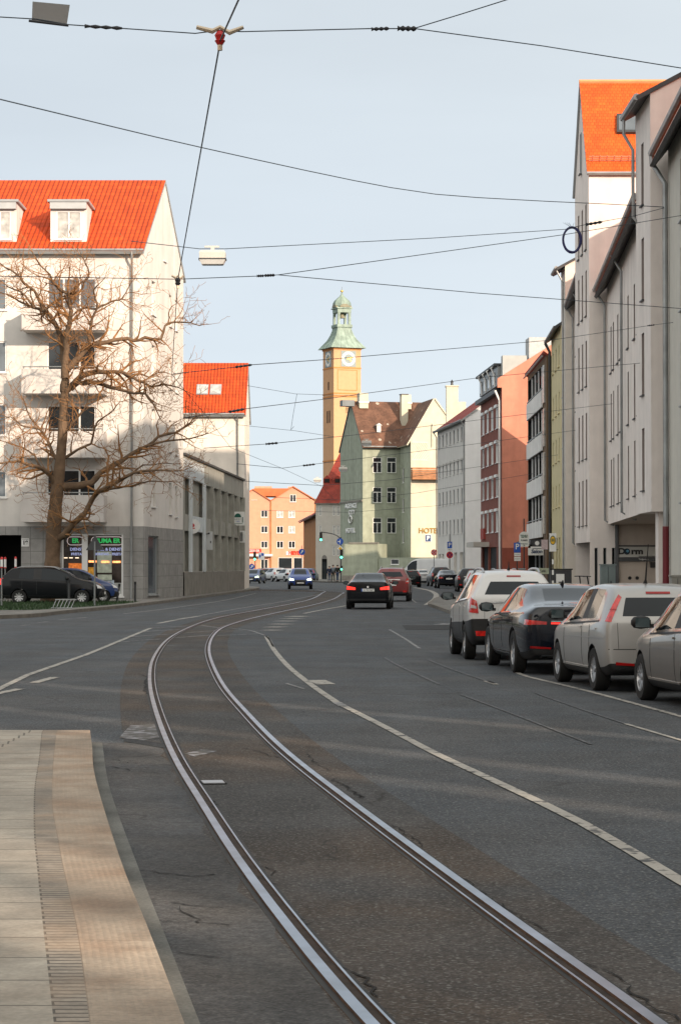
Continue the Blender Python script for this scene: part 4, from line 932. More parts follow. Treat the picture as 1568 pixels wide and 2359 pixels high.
# ---- the row on the right, far to near ------------------------------------------------------------
h = House('beige_house', 'greige four storey house with rows of narrow windows beside the hotel', (9.95, 238), (11.76, 218.5), (10, 1.0), 15.7, 'house')
wn = []; xs7 = [1.6 + 2.62 * i for i in range(7)]
rows = [(1033, 1004.6), (1102, 1070.7), (1166.7, 1135.5), (1232.7, 1201.6)]
s_ = F / 236.5
for i, xq in enumerate(xs7):
    for j, (yb, yt) in enumerate(rows):
        z0, z1 = (1305 - yb) / s_ + EYE, (1305 - yt) / s_ + EYE
        if i == 3 and j == 3: z0 -= 1.0; 
        wn.append((xq - .5, xq + .5, z0, z1))
drs = [(1.0, 2.6, 0, 3.0), (3.4, 4.8, 0, 3.0), (8.4, 9.5, 0, 2.4), (12.0, 14.2, 0, 3.1), (16.0, 18.6, 0, 3.1)]
h.face('front', wn + drs, reveal=.22)
for a in drs: h.wall.poly([(a[0], .22, a[2]), (a[1], .22, a[2]), (a[1], .22, a[3]), (a[0], .22, a[3])], 1)
h.face('right', (), 2)
for k in ('left', 'back'): h.face(k)
h.gable('right', 19.3, 2); h.gable('left', 19.3); h.done([P_beige, P_grey, P_gable])
for q in wn: h.win('front', q, 'slit', gm=G_grey, fm=M_wgr, depth=.12, sm=P_beige)
h.roof(19.3, R_red, over=.4, ends=.1, um=M_zinc); h.gutter(); f = MB(); f.box(0, h.W, -.06, -.002, 11.9, 12.05); f.build('string_course', P_grey, h.root)
h.pipe([(h.W - .2, -.4, 15.5), (h.W - .2, -.1, 15.0), (h.W - .2, -.1, .2)]); h.pipe([(.1, -.4, 15.5), (.1, -.1, 15.0), (.1, -.1, .2)])
beige = h
h = House('brick_house', 'red brick house with salmon gable wall, white blinds and metal dormers', (11.87, 196), (12.62, 181), (14, 1.0), 15.75, 'house')
wn = []; s_ = F / 194.5
for i in range(4):
    xq = 1.9 + 3.25 * i
    for j, (yt, yb) in enumerate(((958.5, 1003), (1036, 1078), (1110.6, 1153), (1185, 1229))): wn.append((xq - .75, xq + .75, (1305 - yb) / s_ + EYE, (1305 - yt) / s_ + EYE))
ent = [(1.2, 5.2, 0, 3.3), (6.0, 11.2, 0, 3.3), (12., 14.4, 0, 3.3)]
h.face('front', wn + ent, reveal=.15)
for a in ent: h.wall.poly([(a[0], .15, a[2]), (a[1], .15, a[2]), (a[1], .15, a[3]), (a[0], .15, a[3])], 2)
h.face('right', (), 1, z0=3.2); h.face('right', (), 3, H=3.2)
for k in ('left', 'back'): h.face(k)
o, uu, L = h.side('right'); Z = Vector((0, 0, 1))
h.wall.poly([o + Z * h.ze, o + uu * L + Z * h.ze, o + uu * L + Z * 17.0, o + uu * 5.6 + Z * 20.2, o - uu * .35 + Z * 16.45, o - uu * .35 + Z * h.ze], 1)
h.done([P_brick, P_sgable, P_dark, mat('plaster_dark_red', (.27, .075, .05), var=.1, stain=.15)])
G_blind = mat('blind_white', (.55, .55, .54), rough=.6, var=.08)
for i, q in enumerate(wn):
    j = i % 4; w_ = h.win('front', q, 'slit' if j == 0 else 'two', gm=(G_blind if j == 0 else (RN.choice([G_dark, G_dark, G_curt]))), fm=M_wfr, depth=.06, sm=M_sign)
    f = MB(); f.box(q[0] - .1, q[1] + .1, -.16, -.005, q[3] + .03, q[3] + .25); f.build('lintel', M_sign, h.root)
f = MB(); f.box(-.3, h.W - .9, -.45, .0, h.ze - .35, h.ze); f.build('cornice', M_zincd, h.root)
f = MB(); f.prism([Vector((-.2, -.4, h.ze + .003)), Vector((-.2, 5.6, 20.1)), Vector((-.2, 14, 16.9)), Vector((-.2, 14, h.ze + .003))], (h.W + .1, 0, 0)); f.build('roof', R_brown, h.root)
f = MB(); f.box(.5, h.W - 1.6, -.15, 4, h.ze + .3, 17.6); dm = f.build('dormer', M_zinc, h.root)
for i in range(4):
    x = 1.0 + 3.1 * i; f = MB(); f.box(x, x + 1.5, -.22, -.155, h.ze + .5, 17.2); f.build('dormer_window', G_curt if i % 2 else G_dark, dm); f = MB(); f.tube([(x + 2.0, -.25, 17.7), (x + 2.0, -.55, 17.5), (x + 2.0, -.3, 17.0), (x + 2.0, -.25, h.ze + .3)], .07, 6); f.build('downpipe', M_sign, dm, smooth=40)
f = MB(); f.box(.2, h.W - 1.4, -.45, 4.2, 17.603, 17.78); f.build('dormer_roof', M_zincd, dm)
f = MB(); f.box(h.W - 1.3, h.W - .3, .1, 2.0, 16, 18.3); f.build('roof_box', mat('panel_grey', (.40, .41, .40), var=.08), h.root)
f = MB(); f.box(h.W - 2.6, h.W - .4, 2.2, 4.1, 17, 19.75); f.build('lift_tower', mat('panel_ribbed', (.46, .47, .47), var=.12, s=6), h.root)
h.pipe([(h.W - .35, -.5, h.ze - .2), (h.W - .35, -.15, h.ze - 1.0), (h.W - .35, -.15, .2)], .09, M_sign)
f = MB(); f.box(.6, 6.2, -1.3, -.01, 3.35, 3.75); f.build('entrance_canopy', P_grey, h.root)
f = MB(); f.box(1.4, 3.6, -.2, -.01, 4.0, 4.9); q = f.build('shop_sign', mat('sign_maroon', (.30, .06, .05), var=.3, s=4), h.root)

h = House('balcony_house', 'dark glazed house with white corrugated balcony fronts', (14.2, 175.5), (13.98, 157), (12, 0), 16.15, 'house')
pan = [(12.75, 13.94), (9.76, 10.94), (6.76, 8.0), (3.77, 4.92)]; tops = [15.75, 12.75, 9.76, 6.76]
xe = h.W - 3.2
bays = [(.5, xe, p[1], t - .02) for p, t in zip(pan, tops)]
h.face('front', bays + [(.5, xe, 0, 3.7)], 0, reveal=1.3, rmi=1)
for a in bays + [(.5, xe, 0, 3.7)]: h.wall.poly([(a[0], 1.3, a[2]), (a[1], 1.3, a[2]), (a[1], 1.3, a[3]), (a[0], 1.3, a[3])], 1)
dj = 8.0; zbk = 16.15 - .68 * dj; o_ = Vector((0, 0, 0)); dv = h.d.normalized() * dj
for x in (0, h.W): e = Vector((x, 0, 0)); h.wall.poly([e, e + dv, e + dv + Vector((0, 0, zbk)), e + Vector((0, 0, h.ze))])
h.wall.poly([dv, dv + Vector((h.W, 0, 0)), dv + Vector((h.W, 0, zbk)), dv + Vector((0, 0, zbk))])
h.done([P_brown, P_dark])
mb = MB(); e0, e1 = Vector((-.1, -.22, h.ze + .1)), dv + Vector((-.1, .3, zbk - .1)); mb.prism([e0, e1, e1 + Vector((0, 0, .14)), e0 + Vector((0, 0, .14))], (h.W + .2, 0, 0)); mb.build('roof', R_red, h.root); h.gutter(over=.30, r=.06)
M_corr = mat('corrugated_white', (.74, .74, .73), var=.08, stain=.12)
for i, ((p0, p1), t) in enumerate(zip(pan, tops)):
    f = MB(); n_ = 46; x0, x1 = .3, xe + .15
    for k in range(n_):
        a, b = x0 + (x1 - x0) * k / n_, x0 + (x1 - x0) * (k + 1) / n_; f.box(a, b - .002, -.13 - .03 * (k % 2), -.04, p0, p1)
    bp = f.build('balcony_front', M_corr, h.root); f = MB(); f.box(x0, x1, -.12, -.04, p1 + .12, p1 + .18); f.build('handrail', M_wgr, bp)
    for k in range(1, 5): f = MB(); xx = .5 + (xe - .5) * k / 4.6; f.box(xx - .05, xx + .05, .02, .12, p1, t - .03); f.build('window_post', M_wfr, h.root)
    f = MB(); f.box(xe + 1.1, xe + 2.0, -.12, -.01, p0 + .2, t - .2); f.build('side_window', G_curt, h.root)
f = MB(); f.box(.4, xe, -.9, -.01, 3.3, 3.6); f.build('shop_canopy', M_zincd, h.root)
for xx in (3, 7, 11): f = MB(); f.box(xx, xx + .12, .3, .4, 0, 3.4); f.build('shop_post', M_wgr, h.root)
balh = h
h = House('yellow_house', 'pale yellow house with shallow windows between the glazed house and the cream block', (14.3, 157), (14.0, 147), (12, 0), 17.1, 'house')
wn = []; s_ = F / 155.
for i in range(3):
    for yt, yb in ((812, 862), (915, 965), (1017, 1070), (1120, 1172)): wn.append((1.4 + 3.0 * i, 2.7 + 3.0 * i, (1305 - yb) / s_ + EYE, (1305 - yt) / s_ + EYE))
ent = [(.8, 2.8, 0, 3.6), (4.2, 6.2, 0, 3.6), (7.4, 9.0, 0, 3.6)]
h.face('front', wn + ent, reveal=.12)
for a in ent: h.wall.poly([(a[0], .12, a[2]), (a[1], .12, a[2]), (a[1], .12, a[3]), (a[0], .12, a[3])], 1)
for k in ('left', 'right', 'back'): h.face(k)
h.gable('right', 21); h.gable('left', 21); h.done([P_yellow, P_dark]); h.roof(21, R_red, over=.4, ends=.1); h.gutter()
for q in wn: h.win('front', q, 'slit', gm=G_curt, depth=.06, fm=P_yellow)
h.pipe([(.1, -.42, 16.9), (.1, -.12, 16.3), (.1, -.12, .3)], .1, M_zincd)

h = House('courtyard_house', 'plain house in the yard behind the greige house, hidden from the street', (27, 236), (44, 236), (0, -14), 15, 'house')  # added out of view to shade the annex and the foot of the hotel
for k in ('front', 'left', 'right', 'back'): h.face(k)
h.gable('left', 19.2); h.gable('right', 19.2); h.done([P_grey]); h.roof(19.2, R_red)
h = House('rear_wing', 'flat roofed rear wing hidden behind the brick house', (14.0, 212), (14.0, 202), (11, 0), 19.2, 'house')  # added out of view to keep the greige house's gable in shade
for k in ('front', 'left', 'right', 'back'): h.face(k)
z = h.ze; h.wall.poly([(0, 0, z), (h.W, 0, z), h.d + Vector((h.W, 0, z)), h.d + Vector((0, 0, z))]); h.done([P_grey]); mb = MB(); mb.box(-.1, h.W + .1, -.1, .3, z + .003, z + .15); mb.build('coping', M_zincd, h.root)
h = House('courtyard_house', 'plain house in the yard behind the hotel, hidden from the street', (13, 285), (24, 287), (2, -8), 14, 'house')  # added out of view to shade the gatehouse front
for k in ('front', 'left', 'right', 'back'): h.face(k)
h.gable('left', 17); h.gable('right', 17); h.done([P_grey]); h.roof(17, R_red)
P_revshade = mat('reveal_shade', (.27, .225, .205), var=.1)  # shade of the deep window jambs put into the colour, darker than the wall
# modern cream terrace: upper floors overhang the pavement
def slits(xs, rows, w): return [(x, x + w, z0, z1) for x in xs for z0, z1 in rows]
h = House('narrow_block', 'narrow cream block with a single gutter, farthest of the cream terrace', (14.05, 147.3), (14.0, 144.1), (11, 0), 20.5, 'house')
wn = slits([1.0], [(6, 8), (9.2, 11.2), (12.4, 14.4)], .6)
h.face('front', wn, reveal=.2); h.face('right'); h.face('left'); h.face('back'); h.gable('right', 23.5); h.gable('left', 23.5); h.done([P_white2]); h.roof(23.5, R_beaver, over=.5, ends=.08, um=M_zincd); h.gutter(over=.55, r=.12)
for q in wn: h.win('front', q, 'slit', gm=G_grey, fm=M_wgr, depth=.15, sm=M_zinc)
h.pipe([(h.W - .3, -.55, 20.3), (h.W - .3, -.12, 19.5), (h.W - .3, -.12, .2)], .058)
h = House('recessed_block', 'cream block with low eave and slit windows, far half of the cream terrace', (14.55, 144), (13.65, 128.2), (11, 0), 18.1, 'house', zb=3.0)
wn = []
for x in (2.2, 4.6, 8.2, 10.0, 13.2): wn += [(x, x + .8, z0, z0 + 2.3) for z0 in (4.2, 7.6, 11.2, 14.6)]
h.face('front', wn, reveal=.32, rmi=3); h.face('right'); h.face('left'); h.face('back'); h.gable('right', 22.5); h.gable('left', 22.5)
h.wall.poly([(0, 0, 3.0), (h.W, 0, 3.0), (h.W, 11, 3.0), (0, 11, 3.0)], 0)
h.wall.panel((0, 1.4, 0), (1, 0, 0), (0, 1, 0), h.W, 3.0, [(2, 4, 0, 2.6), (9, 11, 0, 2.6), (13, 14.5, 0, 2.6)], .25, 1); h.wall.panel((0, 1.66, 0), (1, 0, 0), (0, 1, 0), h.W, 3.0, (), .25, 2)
h.done([P_pink, P_white2, P_passage, P_revshade]); h.roof(22.5, R_beaver, over=.5, ends=.02, um=M_zincd); h.gutter(over=.55, r=.12)
for q in wn: h.win('front', q, 'slit', gm=G_grey, fm=M_wgr, depth=.26, sm=M_zincd)
h.pipe([(.4, -.55, 17.9), (.4, -.12, 17.2), (.4, -.12, 3.2), (.6, .6, 2.6), (.6, 1.2, 2.4), (.6, 1.2, .2)], .058); h.pipe([(8.8, -.55, 17.9), (8.8, -.12, 17.2), (8.8, -.12, 3.2)], .058)

h = House('gable_block', 'tall rosy cream block with steep orange roof and skylight, facing the camera', (12.95, 127.6), (12.9, 120.0), (14, 0), Zh(396, 120), 'house')
zr = Zh(197, 123.8); wn = []
for x in (1.7, 3.7, 5.7): wn += [(x, x + .7, z0 + (5.7 - x) * 0, z0 + 2.4) for z0 in (3.9, 7.4, 11.2, 14.9, 18.4)]
wn.append((3.4, 4.0, 22.8, 25.0))
low = h.px('right', 1366, 1371, 1247, 1340); gw = [(x, x + .45, .8, 2.9) for x in (.45, .95)]
o, uu, L = h.side('right'); z = Vector((0, 0, 1))
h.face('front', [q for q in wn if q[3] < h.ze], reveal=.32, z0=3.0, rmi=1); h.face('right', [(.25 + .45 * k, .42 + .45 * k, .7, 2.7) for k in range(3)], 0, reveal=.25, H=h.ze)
h.face('left'); h.face('back', (), 0)
# gable to the street and to the yard
h.gable('front', zr); h.gable('back', zr); h.done([P_pink, P_revshade]); wall = h.wobj
for q in wn[:-1]: h.win('front', q, 'slit', gm=G_grey, fm=M_wgr, depth=.26, sm=M_zincd)
q = wn[-1]; window(h.root, Vector((q[0], -.06, q[2])), 0, .6, 2.2, 'slit', depth=.055, gm=G_grey, fm=M_wgr, sm=M_zincd)
for k in range(3): q = (.25 + .45 * k, .42 + .45 * k, .7, 2.7); h.win('right', q, 'slit', gm=G_dark, fm=M_wgr, depth=.2, sill=False)
rf = h.roof(zr, R_beaver, axis='across', over=.12, ends=.12, um=M_wgr)
f = MB(); f.tube([Vector((h.W / 2, -.12, zr + .2)), Vector((h.W / 2, 14.1, zr + .2))], .13, 6); f.build('ridge_cap', mat('ridge_tile', (.62, .27, .12), var=.1), h.root)
f = MB(); f.tube([Vector((h.W + .2, -.12, h.ze - .1)), Vector((h.W + .2, 14, h.ze - .1))], .10, 8); f.build('gutter', M_zinc, h.root, smooth=40)
sl_ = Vector((-1, 0, (zr - h.ze) / (h.W / 2))).normalized(); nr = Vector((sl_.z, 0, -sl_.x)).normalized()
def onM(px_, py_):
    y = 122.; 
    for _ in range(12):
        p = V(px_, py_, y); y = 120 + (p.z - h.ze) / (zr - h.ze) * 3.8
    return h.loc(V(px_, py_, y))
c = [onM(1418, 314), onM(1465, 314), onM(1465, 272), onM(1418, 272)]
f = MB(); f.prism([p + nr * .05 for p in c], nr * .28); so = f.build('skylight', M_zincd, h.root); cc = sum(c, Vector()) / 4; f = MB(); f.poly([cc + (p - cc) * .8 + nr * .345 for p in c]); f.build('pane', G_grey, so)
f = MB(); a, b = onM(1354, 377), onM(1470, 377)
for q in (0, .14, .28): f.tube([a + nr * (.25 + q), b + nr * (.25 + q)], .02, 5)
for k in range(7): p = a.lerp(b, (k + .5) / 7); f.tube([p + nr * .1, p + nr * .58], .025, 5)
f.build('snow_guard', P_sgable, h.root)
gab = h
h = House('low_eave_block', 'cream block with long low gutter and slit windows over the garage passage', (13.8, 119.8), (12.0, 89.4), (11, 0), 16.2, 'house', zb=3.9)
wn = []
for x in (3.2, 5.3, 8.8, 11.0, 16.4, 20.6, 23.2): wn += [(x, x + .85, z0, z0 + 2.35) for z0 in (4.75, 8.05, 11.45)]
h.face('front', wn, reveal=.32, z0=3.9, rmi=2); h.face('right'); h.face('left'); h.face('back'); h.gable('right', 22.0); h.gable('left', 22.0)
h.wall.poly([(0, 0, 3.9), (h.W, 0, 3.9), (h.W, 11, 3.9), (0, 11, 3.9)], 1); h.done([P_pink, P_passage, P_revshade]); h.roof(22.0, R_beaver, over=.55, ends=.02, um=M_zincd); h.gutter(over=.62, r=.14)
for q in wn: h.win('front', q, 'slit', gm=G_grey, fm=M_wgr, depth=.26, sm=M_zincd)
h.pipe([(.5, -.62, 16.0), (.5, -.15, 15.2), (.5, -.15, 4.1), (.5, .3, 3.85)], .062); h.pipe([(14.4, -.62, 16.0), (14.4, -.15, 15.2), (14.4, -.15, 4.2), (14.4, .5, 3.85)], .062)
lowb = h
# passage under it: garage wall with sign facing the camera
gx0, gx1 = X(1417, 118.6), X(1512, 118.6)
h = House('garage_wall', 'taupe garage wall with a white name board in the passage under the cream block', (gx0, 118.6), (gx1 + 3, 118.6), (0, .3), 3.88, 'garage')
h.face('front', (), 0); h.face('left'); h.done([P_passage])
q = h.px('front', 1420, 1512, 1259, 1283); f = MB(); f.box(q[0], q[1] + 1, -.12, -.01, q[2], q[3]); nb = f.build('name_board', mat('board_pale', (.42, .41, .38), var=.05), h.root); f = MB(); f.box(q[0], q[1] + 1, -.15, -.01, q[2] - .22, q[2] - .004); f.build('board_trim', M_zincd, nb); f = MB(); f.box(q[0], q[1] + 1, -.2, -.01, q[3] + .004, q[3] + .08); f.build('board_hood', M_zincd, nb)
p0 = h.px('front', 1430, 1470, 1265, 1275); zc = (p0[2] + p0[3]) / 2
lettering('D  rm', .42, M_black, nb, ((p0[0] + p0[1]) / 2, -.13, zc), bold=.02, sx=1.25); f = MB(); xx = X(1442, 118.6) - gx0; disc(f, (xx, -.145, zc), .16, th=.02); f.build('globe', mat('globe_dark', (.01, .02, .03)), nb); f = MB(); disc(f, (xx + .03, -.156, zc + .02), .07, th=.01); f.build('globe_highlight', mat('globe_blue', (.10, .25, .36)), nb)
lettering('Restaurant und Hotel', .1, M_zincd, nb, ((q[0] + q[1]) / 2 + .5, -.13, zc - .25)); lettering('Tiefgarage', .12, M_sign, nb, ((q[0] + q[1]) / 2 + .3, -.16, q[2] - .11))
for px_ in (1449, 1466): f = MB(); x = X(px_, 118.6) - gx0; disc(f, (x, -.03, Zh(1331, 118.6)), .09, th=.028); f.build('vent_hole', P_dark, h.root)
f = MB(); x = X(1505, 118.6) - gx0; f.box(x - .2, x + .12, -.15, -.01, Zh(1307, 118.6), Zh(1294, 118.6)); f.build('meter_box', M_black, h.root)
h.pipe([(.05, -.12, 3.85), (.05, -.12, .15)], .1, M_zincd)

h = House('front_block', 'tall cream block with blank end wall, nearest of the cream terrace', (11.42, 89.3), (11.42, 85.1), (9, 0), 19.2, 'house', zb=3.75)
wn = [(1.6, 2.3, z0, z0 + 2.35) for z0 in (4.6, 8.2, 11.8, 15.4)]
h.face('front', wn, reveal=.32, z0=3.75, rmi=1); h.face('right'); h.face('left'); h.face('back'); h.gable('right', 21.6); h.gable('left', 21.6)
h.wall.poly([(0, 0, 3.75), (h.W, 0, 3.75), (h.W, 9, 3.75), (0, 9, 3.75)], 0); h.done([P_pink, P_revshade]); h.roof(21.6, R_beaver, over=.45, ends=.06, um=M_zincd); h.gutter(over=.5, r=.13)
for q in wn: h.win('front', q, 'slit', gm=G_grey, fm=M_wgr, depth=.26, sm=M_zincd)
h.pipe([(.3, -.5, 19.0), (.3, -.5, 18.4), (.3, -.15, 17.8), (.3, -.15, 15.2), (.3, .1, 14.9)], .062)
f = MB(); x0 = X(1511, 86) - 11.42; x1 = X(1534, 86) - 11.42; f.box(h.W - 1.2, h.W - .4, x0, x1, 0, 3.749); f.build('pillar', P_pink, h.root)

h = House('near_house', 'tan plastered house with dark gutter and red based downpipe at the right edge', (12.0, 84.6), (11.0, 62), (12, .5), Zh(345, 84.6), 'house')
wn = []
for i in range(4):
    x = 4.3 + 4.6 * i; wn += [(x, x + 1.7, z0, z0 + 2.2) for z0 in (3.95, 7.3, 10.6, 13.7)]
h.face('front', wn, reveal=.2)
for k in ('left', 'right', 'back'): h.face(k)
h.gable('left', h.ze + 7.4); h.gable('right', h.ze + 7.4); h.done([P_tan]); h.roof(h.ze + 7.4, R_beaver, over=.55, ends=.1, um=M_zincd); h.gutter(over=.6, r=.14)
for q in wn: h.win('front', q, 'two', gm=G_dark, fm=M_wgr, depth=.15, sm=M_zinc)
h.pipe([(.0, -.6, h.ze - .15), (.0, -.58, h.ze - .5), (.35, -.15, h.ze - 1.3), (.35, -.15, 3.2)], .10, M_zinc); h.pipe([(.35, -.16, 3.19), (.35, -.16, .9)], .12, mat('pipe_red', (.13, .012, .018), rough=.4), 'pipe_guard')
f = MB()
for k in range(2): f.tube([(1.0 + k * .9, 1.3, h.ze + .6), (1.3 + k * .9, 1.3, h.ze + 1.3), (1.6 + k * .9, 1.3, h.ze + .6)], .03, 5)
f.tube([(.9, 1.3, h.ze + 1.25), (2.6, 1.3, h.ze + 1.25)], .03, 5); f.build('snow_guard', P_sgable, h.root)
# the row goes on beside and behind the camera, outside the picture: it shades the street
TN = ['grey', 'cream', 'beige', 'white', 'tan', 'pale', 'sandy', 'ivory']
for i, (y0, y1, ze, xx, sk) in enumerate(((61.5, 44, 16.0, 11.5, 0), (43.6, 26.2, 16.0, 12.5, 0), (25.9, 8.05, 16.8, 14, 1), (7.35, 2.55, 17.5, 14, 1), (1.85, -.40, 17, 14, 1), (-1.1, -9.05, 18, 14, 1), (-10.2, -10.9, 17, 14, 1), (-12.1, -60, 18, 14, 1))):
    h = House('terrace_house', TN[i] + ' plastered terrace house, number %d of the row going on right of the parked cars' % (i + 1), (xx, y0), (xx, y1), (12, -12 / .7 if sk else 0), ze, 'house')  # house sides slanted along the sun's path so the gaps pass sun streaks
    n_ = int(h.W / 3.4); wn = [(1 + 3.4 * a, 2.3 + 3.4 * a, 1 + 3.2 * b, 2.9 + 3.2 * b) for a in range(n_) for b in range(int(ze / 3.3))]
    h.face('front', wn, reveal=.15)
    for q in wn: h.wall.poly([(q[0], .15, q[2]), (q[1], .15, q[2]), (q[1], .15, q[3]), (q[0], .15, q[3])], 1)
    for k in ('left', 'right', 'back'): h.face(k)
    zq = ze + 5
    h.gable('left', zq); h.gable('right', zq); h.done([P_tan, G_grey]); h.roof(zq, R_orange, ends=0 if sk else .1)
for i, (y0, y1, zc) in enumerate(((8.05, 7.35, 5.6), (2.55, 1.85, 5.6), (-.40, -1.1, 5.6), (-9.05, -10.2, 8.2), (-10.9, -12.1, 8.2))):
    mb = MB(); mb.box(14.1, 14.5, y1 - .02, y0 + .02, 0, zc); mb.box(14.05, 14.55, y1 + .0, y0 - .0, zc + .003, zc + .08); tag(mb.build('gap_wall', P_tan), 'garden wall closing gap number %d of the terrace beside the camera' % (i + 1), 'wall')  # added out of view to trim the near ends of the sun streaks
for i, (y0, y1, ze, xx) in enumerate(((-45, -5, 17, -17), (-4, 40, 15, -15.5))):
    h = House('opposite_house', ['white', 'cream'][i] + ' plastered house across the street, left of the walkway', (xx, y0), (xx, y1), (-12, 0), ze, 'house')
    n_ = int(h.W / 3.4); wn = [(1 + 3.4 * a, 2.3 + 3.4 * a, 1 + 3.2 * b, 2.9 + 3.2 * b) for a in range(n_) for b in range(int(ze / 3.3))]
    h.face('front', wn, reveal=.15)
    for q in wn: h.wall.poly([(q[0], .15, q[2]), (q[1], .15, q[2]), (q[1], .15, q[3]), (q[0], .15, q[3])], 1)
    for k in ('left', 'right', 'back'): h.face(k)
    h.gable('left', ze + 5); h.gable('right', ze + 5); h.done([[P_white, P_white2][i], G_grey]); h.roof(ze + 5, R_orange)
# ================================================================ VEHICLES
def paintm(name, c, rough=.28, metal=.0, coat=None):
    dark = max(c) < .06
    return mat(name, c, rough=rough, metal=metal, var=.05, s=2, spec=.10 if dark else .4, coat=(.25 if dark else .7) if coat is None else coat)
C_glass = glass_mat('car_glass', (.008, .012, .016), .04, .26)
C_black = mat('car_black_trim', (.014, .014, .015), rough=.55, var=.15)
C_tyre = mat('tyre_rubber', (.015, .015, .015), rough=.85, var=.2)
C_rim = mat('alloy_rim', (.42, .42, .43), rough=.35, metal=.8, var=.1)
C_red = mat('lamp_red', (.40, .012, .009), rough=.15, var=.45, s=14, emit=.08, coat=1.)
C_redon = mat('lamp_red_lit', (.9, .03, .02), rough=.15, var=.1, emit=.9)
C_redd = mat('reflector_red', (.30, .01, .01), rough=.2, var=.1)
C_clear = mat('lamp_clear', (.5, .5, .5), rough=.12, var=.1)
C_lit = mat('headlamp_lit', (.85, 1., .62), emit=3.0, var=0)
C_plate = mat('plate_white', (.75, .75, .73), rough=.5, var=.04)
C_chrome = mat('chrome', (.6, .6, .6), rough=.15, metal=1., var=.05)
CS = (-1., -.84, -.3, .3, .84, 1.)
# station: x/L from the rear, half width, sill, belt, half width at roof rail, rail height, top height, forward shift of the top
SHAPES = {
 'hatch': dict(st=[(.005, .92, .20, .665, .69, .905, .935, .085), (.03, .97, .16, .67, .70, .93, .96, .075), (.09, .99, .15, .668, .71, .95, .98, .045), (.155, 1, .135, .665, .715, .96, .995, .02), (.345, 1, .135, .65, .72, .968, 1.0, 0), (.365, 1, .135, .65, .72, .968, 1.0, 0), (.55, 1, .135, .625, .71, .95, .985, 0), (.67, 1, .135, .605, .75, .79, .83, 0), (.775, .99, .135, .59, .83, .645, .67, 0), (.89, .96, .14, .555, .83, .585, .61, 0), (.965, .88, .16, .46, .74, .49, .51, 0), (.997, .72, .18, .38, .62, .41, .42, 0)],
   glass=[3, 5, 6], pillar=[4], wind=[6, 7], reargl=[], rear_cap=True),
 'suv': dict(st=[(.005, .92, .22, .70, .60, .90, .935, .095), (.03, .97, .18, .70, .62, .935, .965, .08), (.09, .99, .165, .695, .635, .95, .985, .05), (.17, 1, .155, .685, .65, .96, .998, .02), (.36, 1, .155, .66, .665, .965, 1.0, 0), (.38, 1, .155, .66, .665, .965, 1.0, 0), (.57, 1, .155, .635, .66, .95, .985, 0), (.67, 1, .155, .615, .72, .80, .84, 0), (.76, .99, .155, .60, .84, .655, .68, 0), (.89, .97, .16, .575, .85, .605, .635, 0), (.965, .90, .18, .49, .78, .51, .53, 0), (.997, .76, .2, .38, .66, .41, .42, 0)],
   glass=[3, 5, 6], pillar=[4], wind=[6, 7], reargl=[], rear_cap=True),
 'sedan': dict(st=[(.004, .88, .22, .69, .74, .745, .755, 0), (.035, .95, .18, .695, .75, .76, .775, 0), (.15, .985, .16, .69, .74, .765, .785, 0), (.30, 1, .15, .685, .60, .95, .98, 0), (.36, 1, .15, .675, .62, .968, 1.0, 0), (.455, 1, .15, .665, .635, .975, 1.005, 0), (.47, 1, .15, .665, .635, .975, 1.005, 0), (.60, 1, .15, .645, .625, .958, .985, 0), (.69, 1, .15, .63, .70, .81, .84, 0), (.765, .99, .15, .615, .83, .675, .70, 0), (.88, .96, .155, .575, .82, .615, .635, 0), (.965, .88, .17, .50, .72, .53, .545, 0), (.998, .72, .2, .42, .6, .44, .45, 0)],
   glass=[3, 4, 6, 7], pillar=[5], wind=[7, 8], reargl=[2], rear_cap=False),
 'van': dict(st=[(.004, .96, .14, .47, .86, .94, .98, .004), (.03, 1, .12, .47, .88, .955, .995, 0), (.3, 1, .12, .47, .88, .96, 1, 0), (.6, 1, .12, .47, .88, .955, .998, 0), (.615, 1, .12, .47, .88, .955, .998, 0), (.72, 1, .12, .46, .85, .93, .97, 0), (.81, .99, .12, .455, .84, .72, .76, 0), (.88, .97, .12, .44, .84, .52, .55, 0), (.965, .92, .13, .36, .78, .42, .44, 0), (.996, .8, .15, .28, .7, .33, .34, 0)],
   glass=[4, 5], pillar=[], wind=[5, 6], reargl=[], rear_cap=False)}
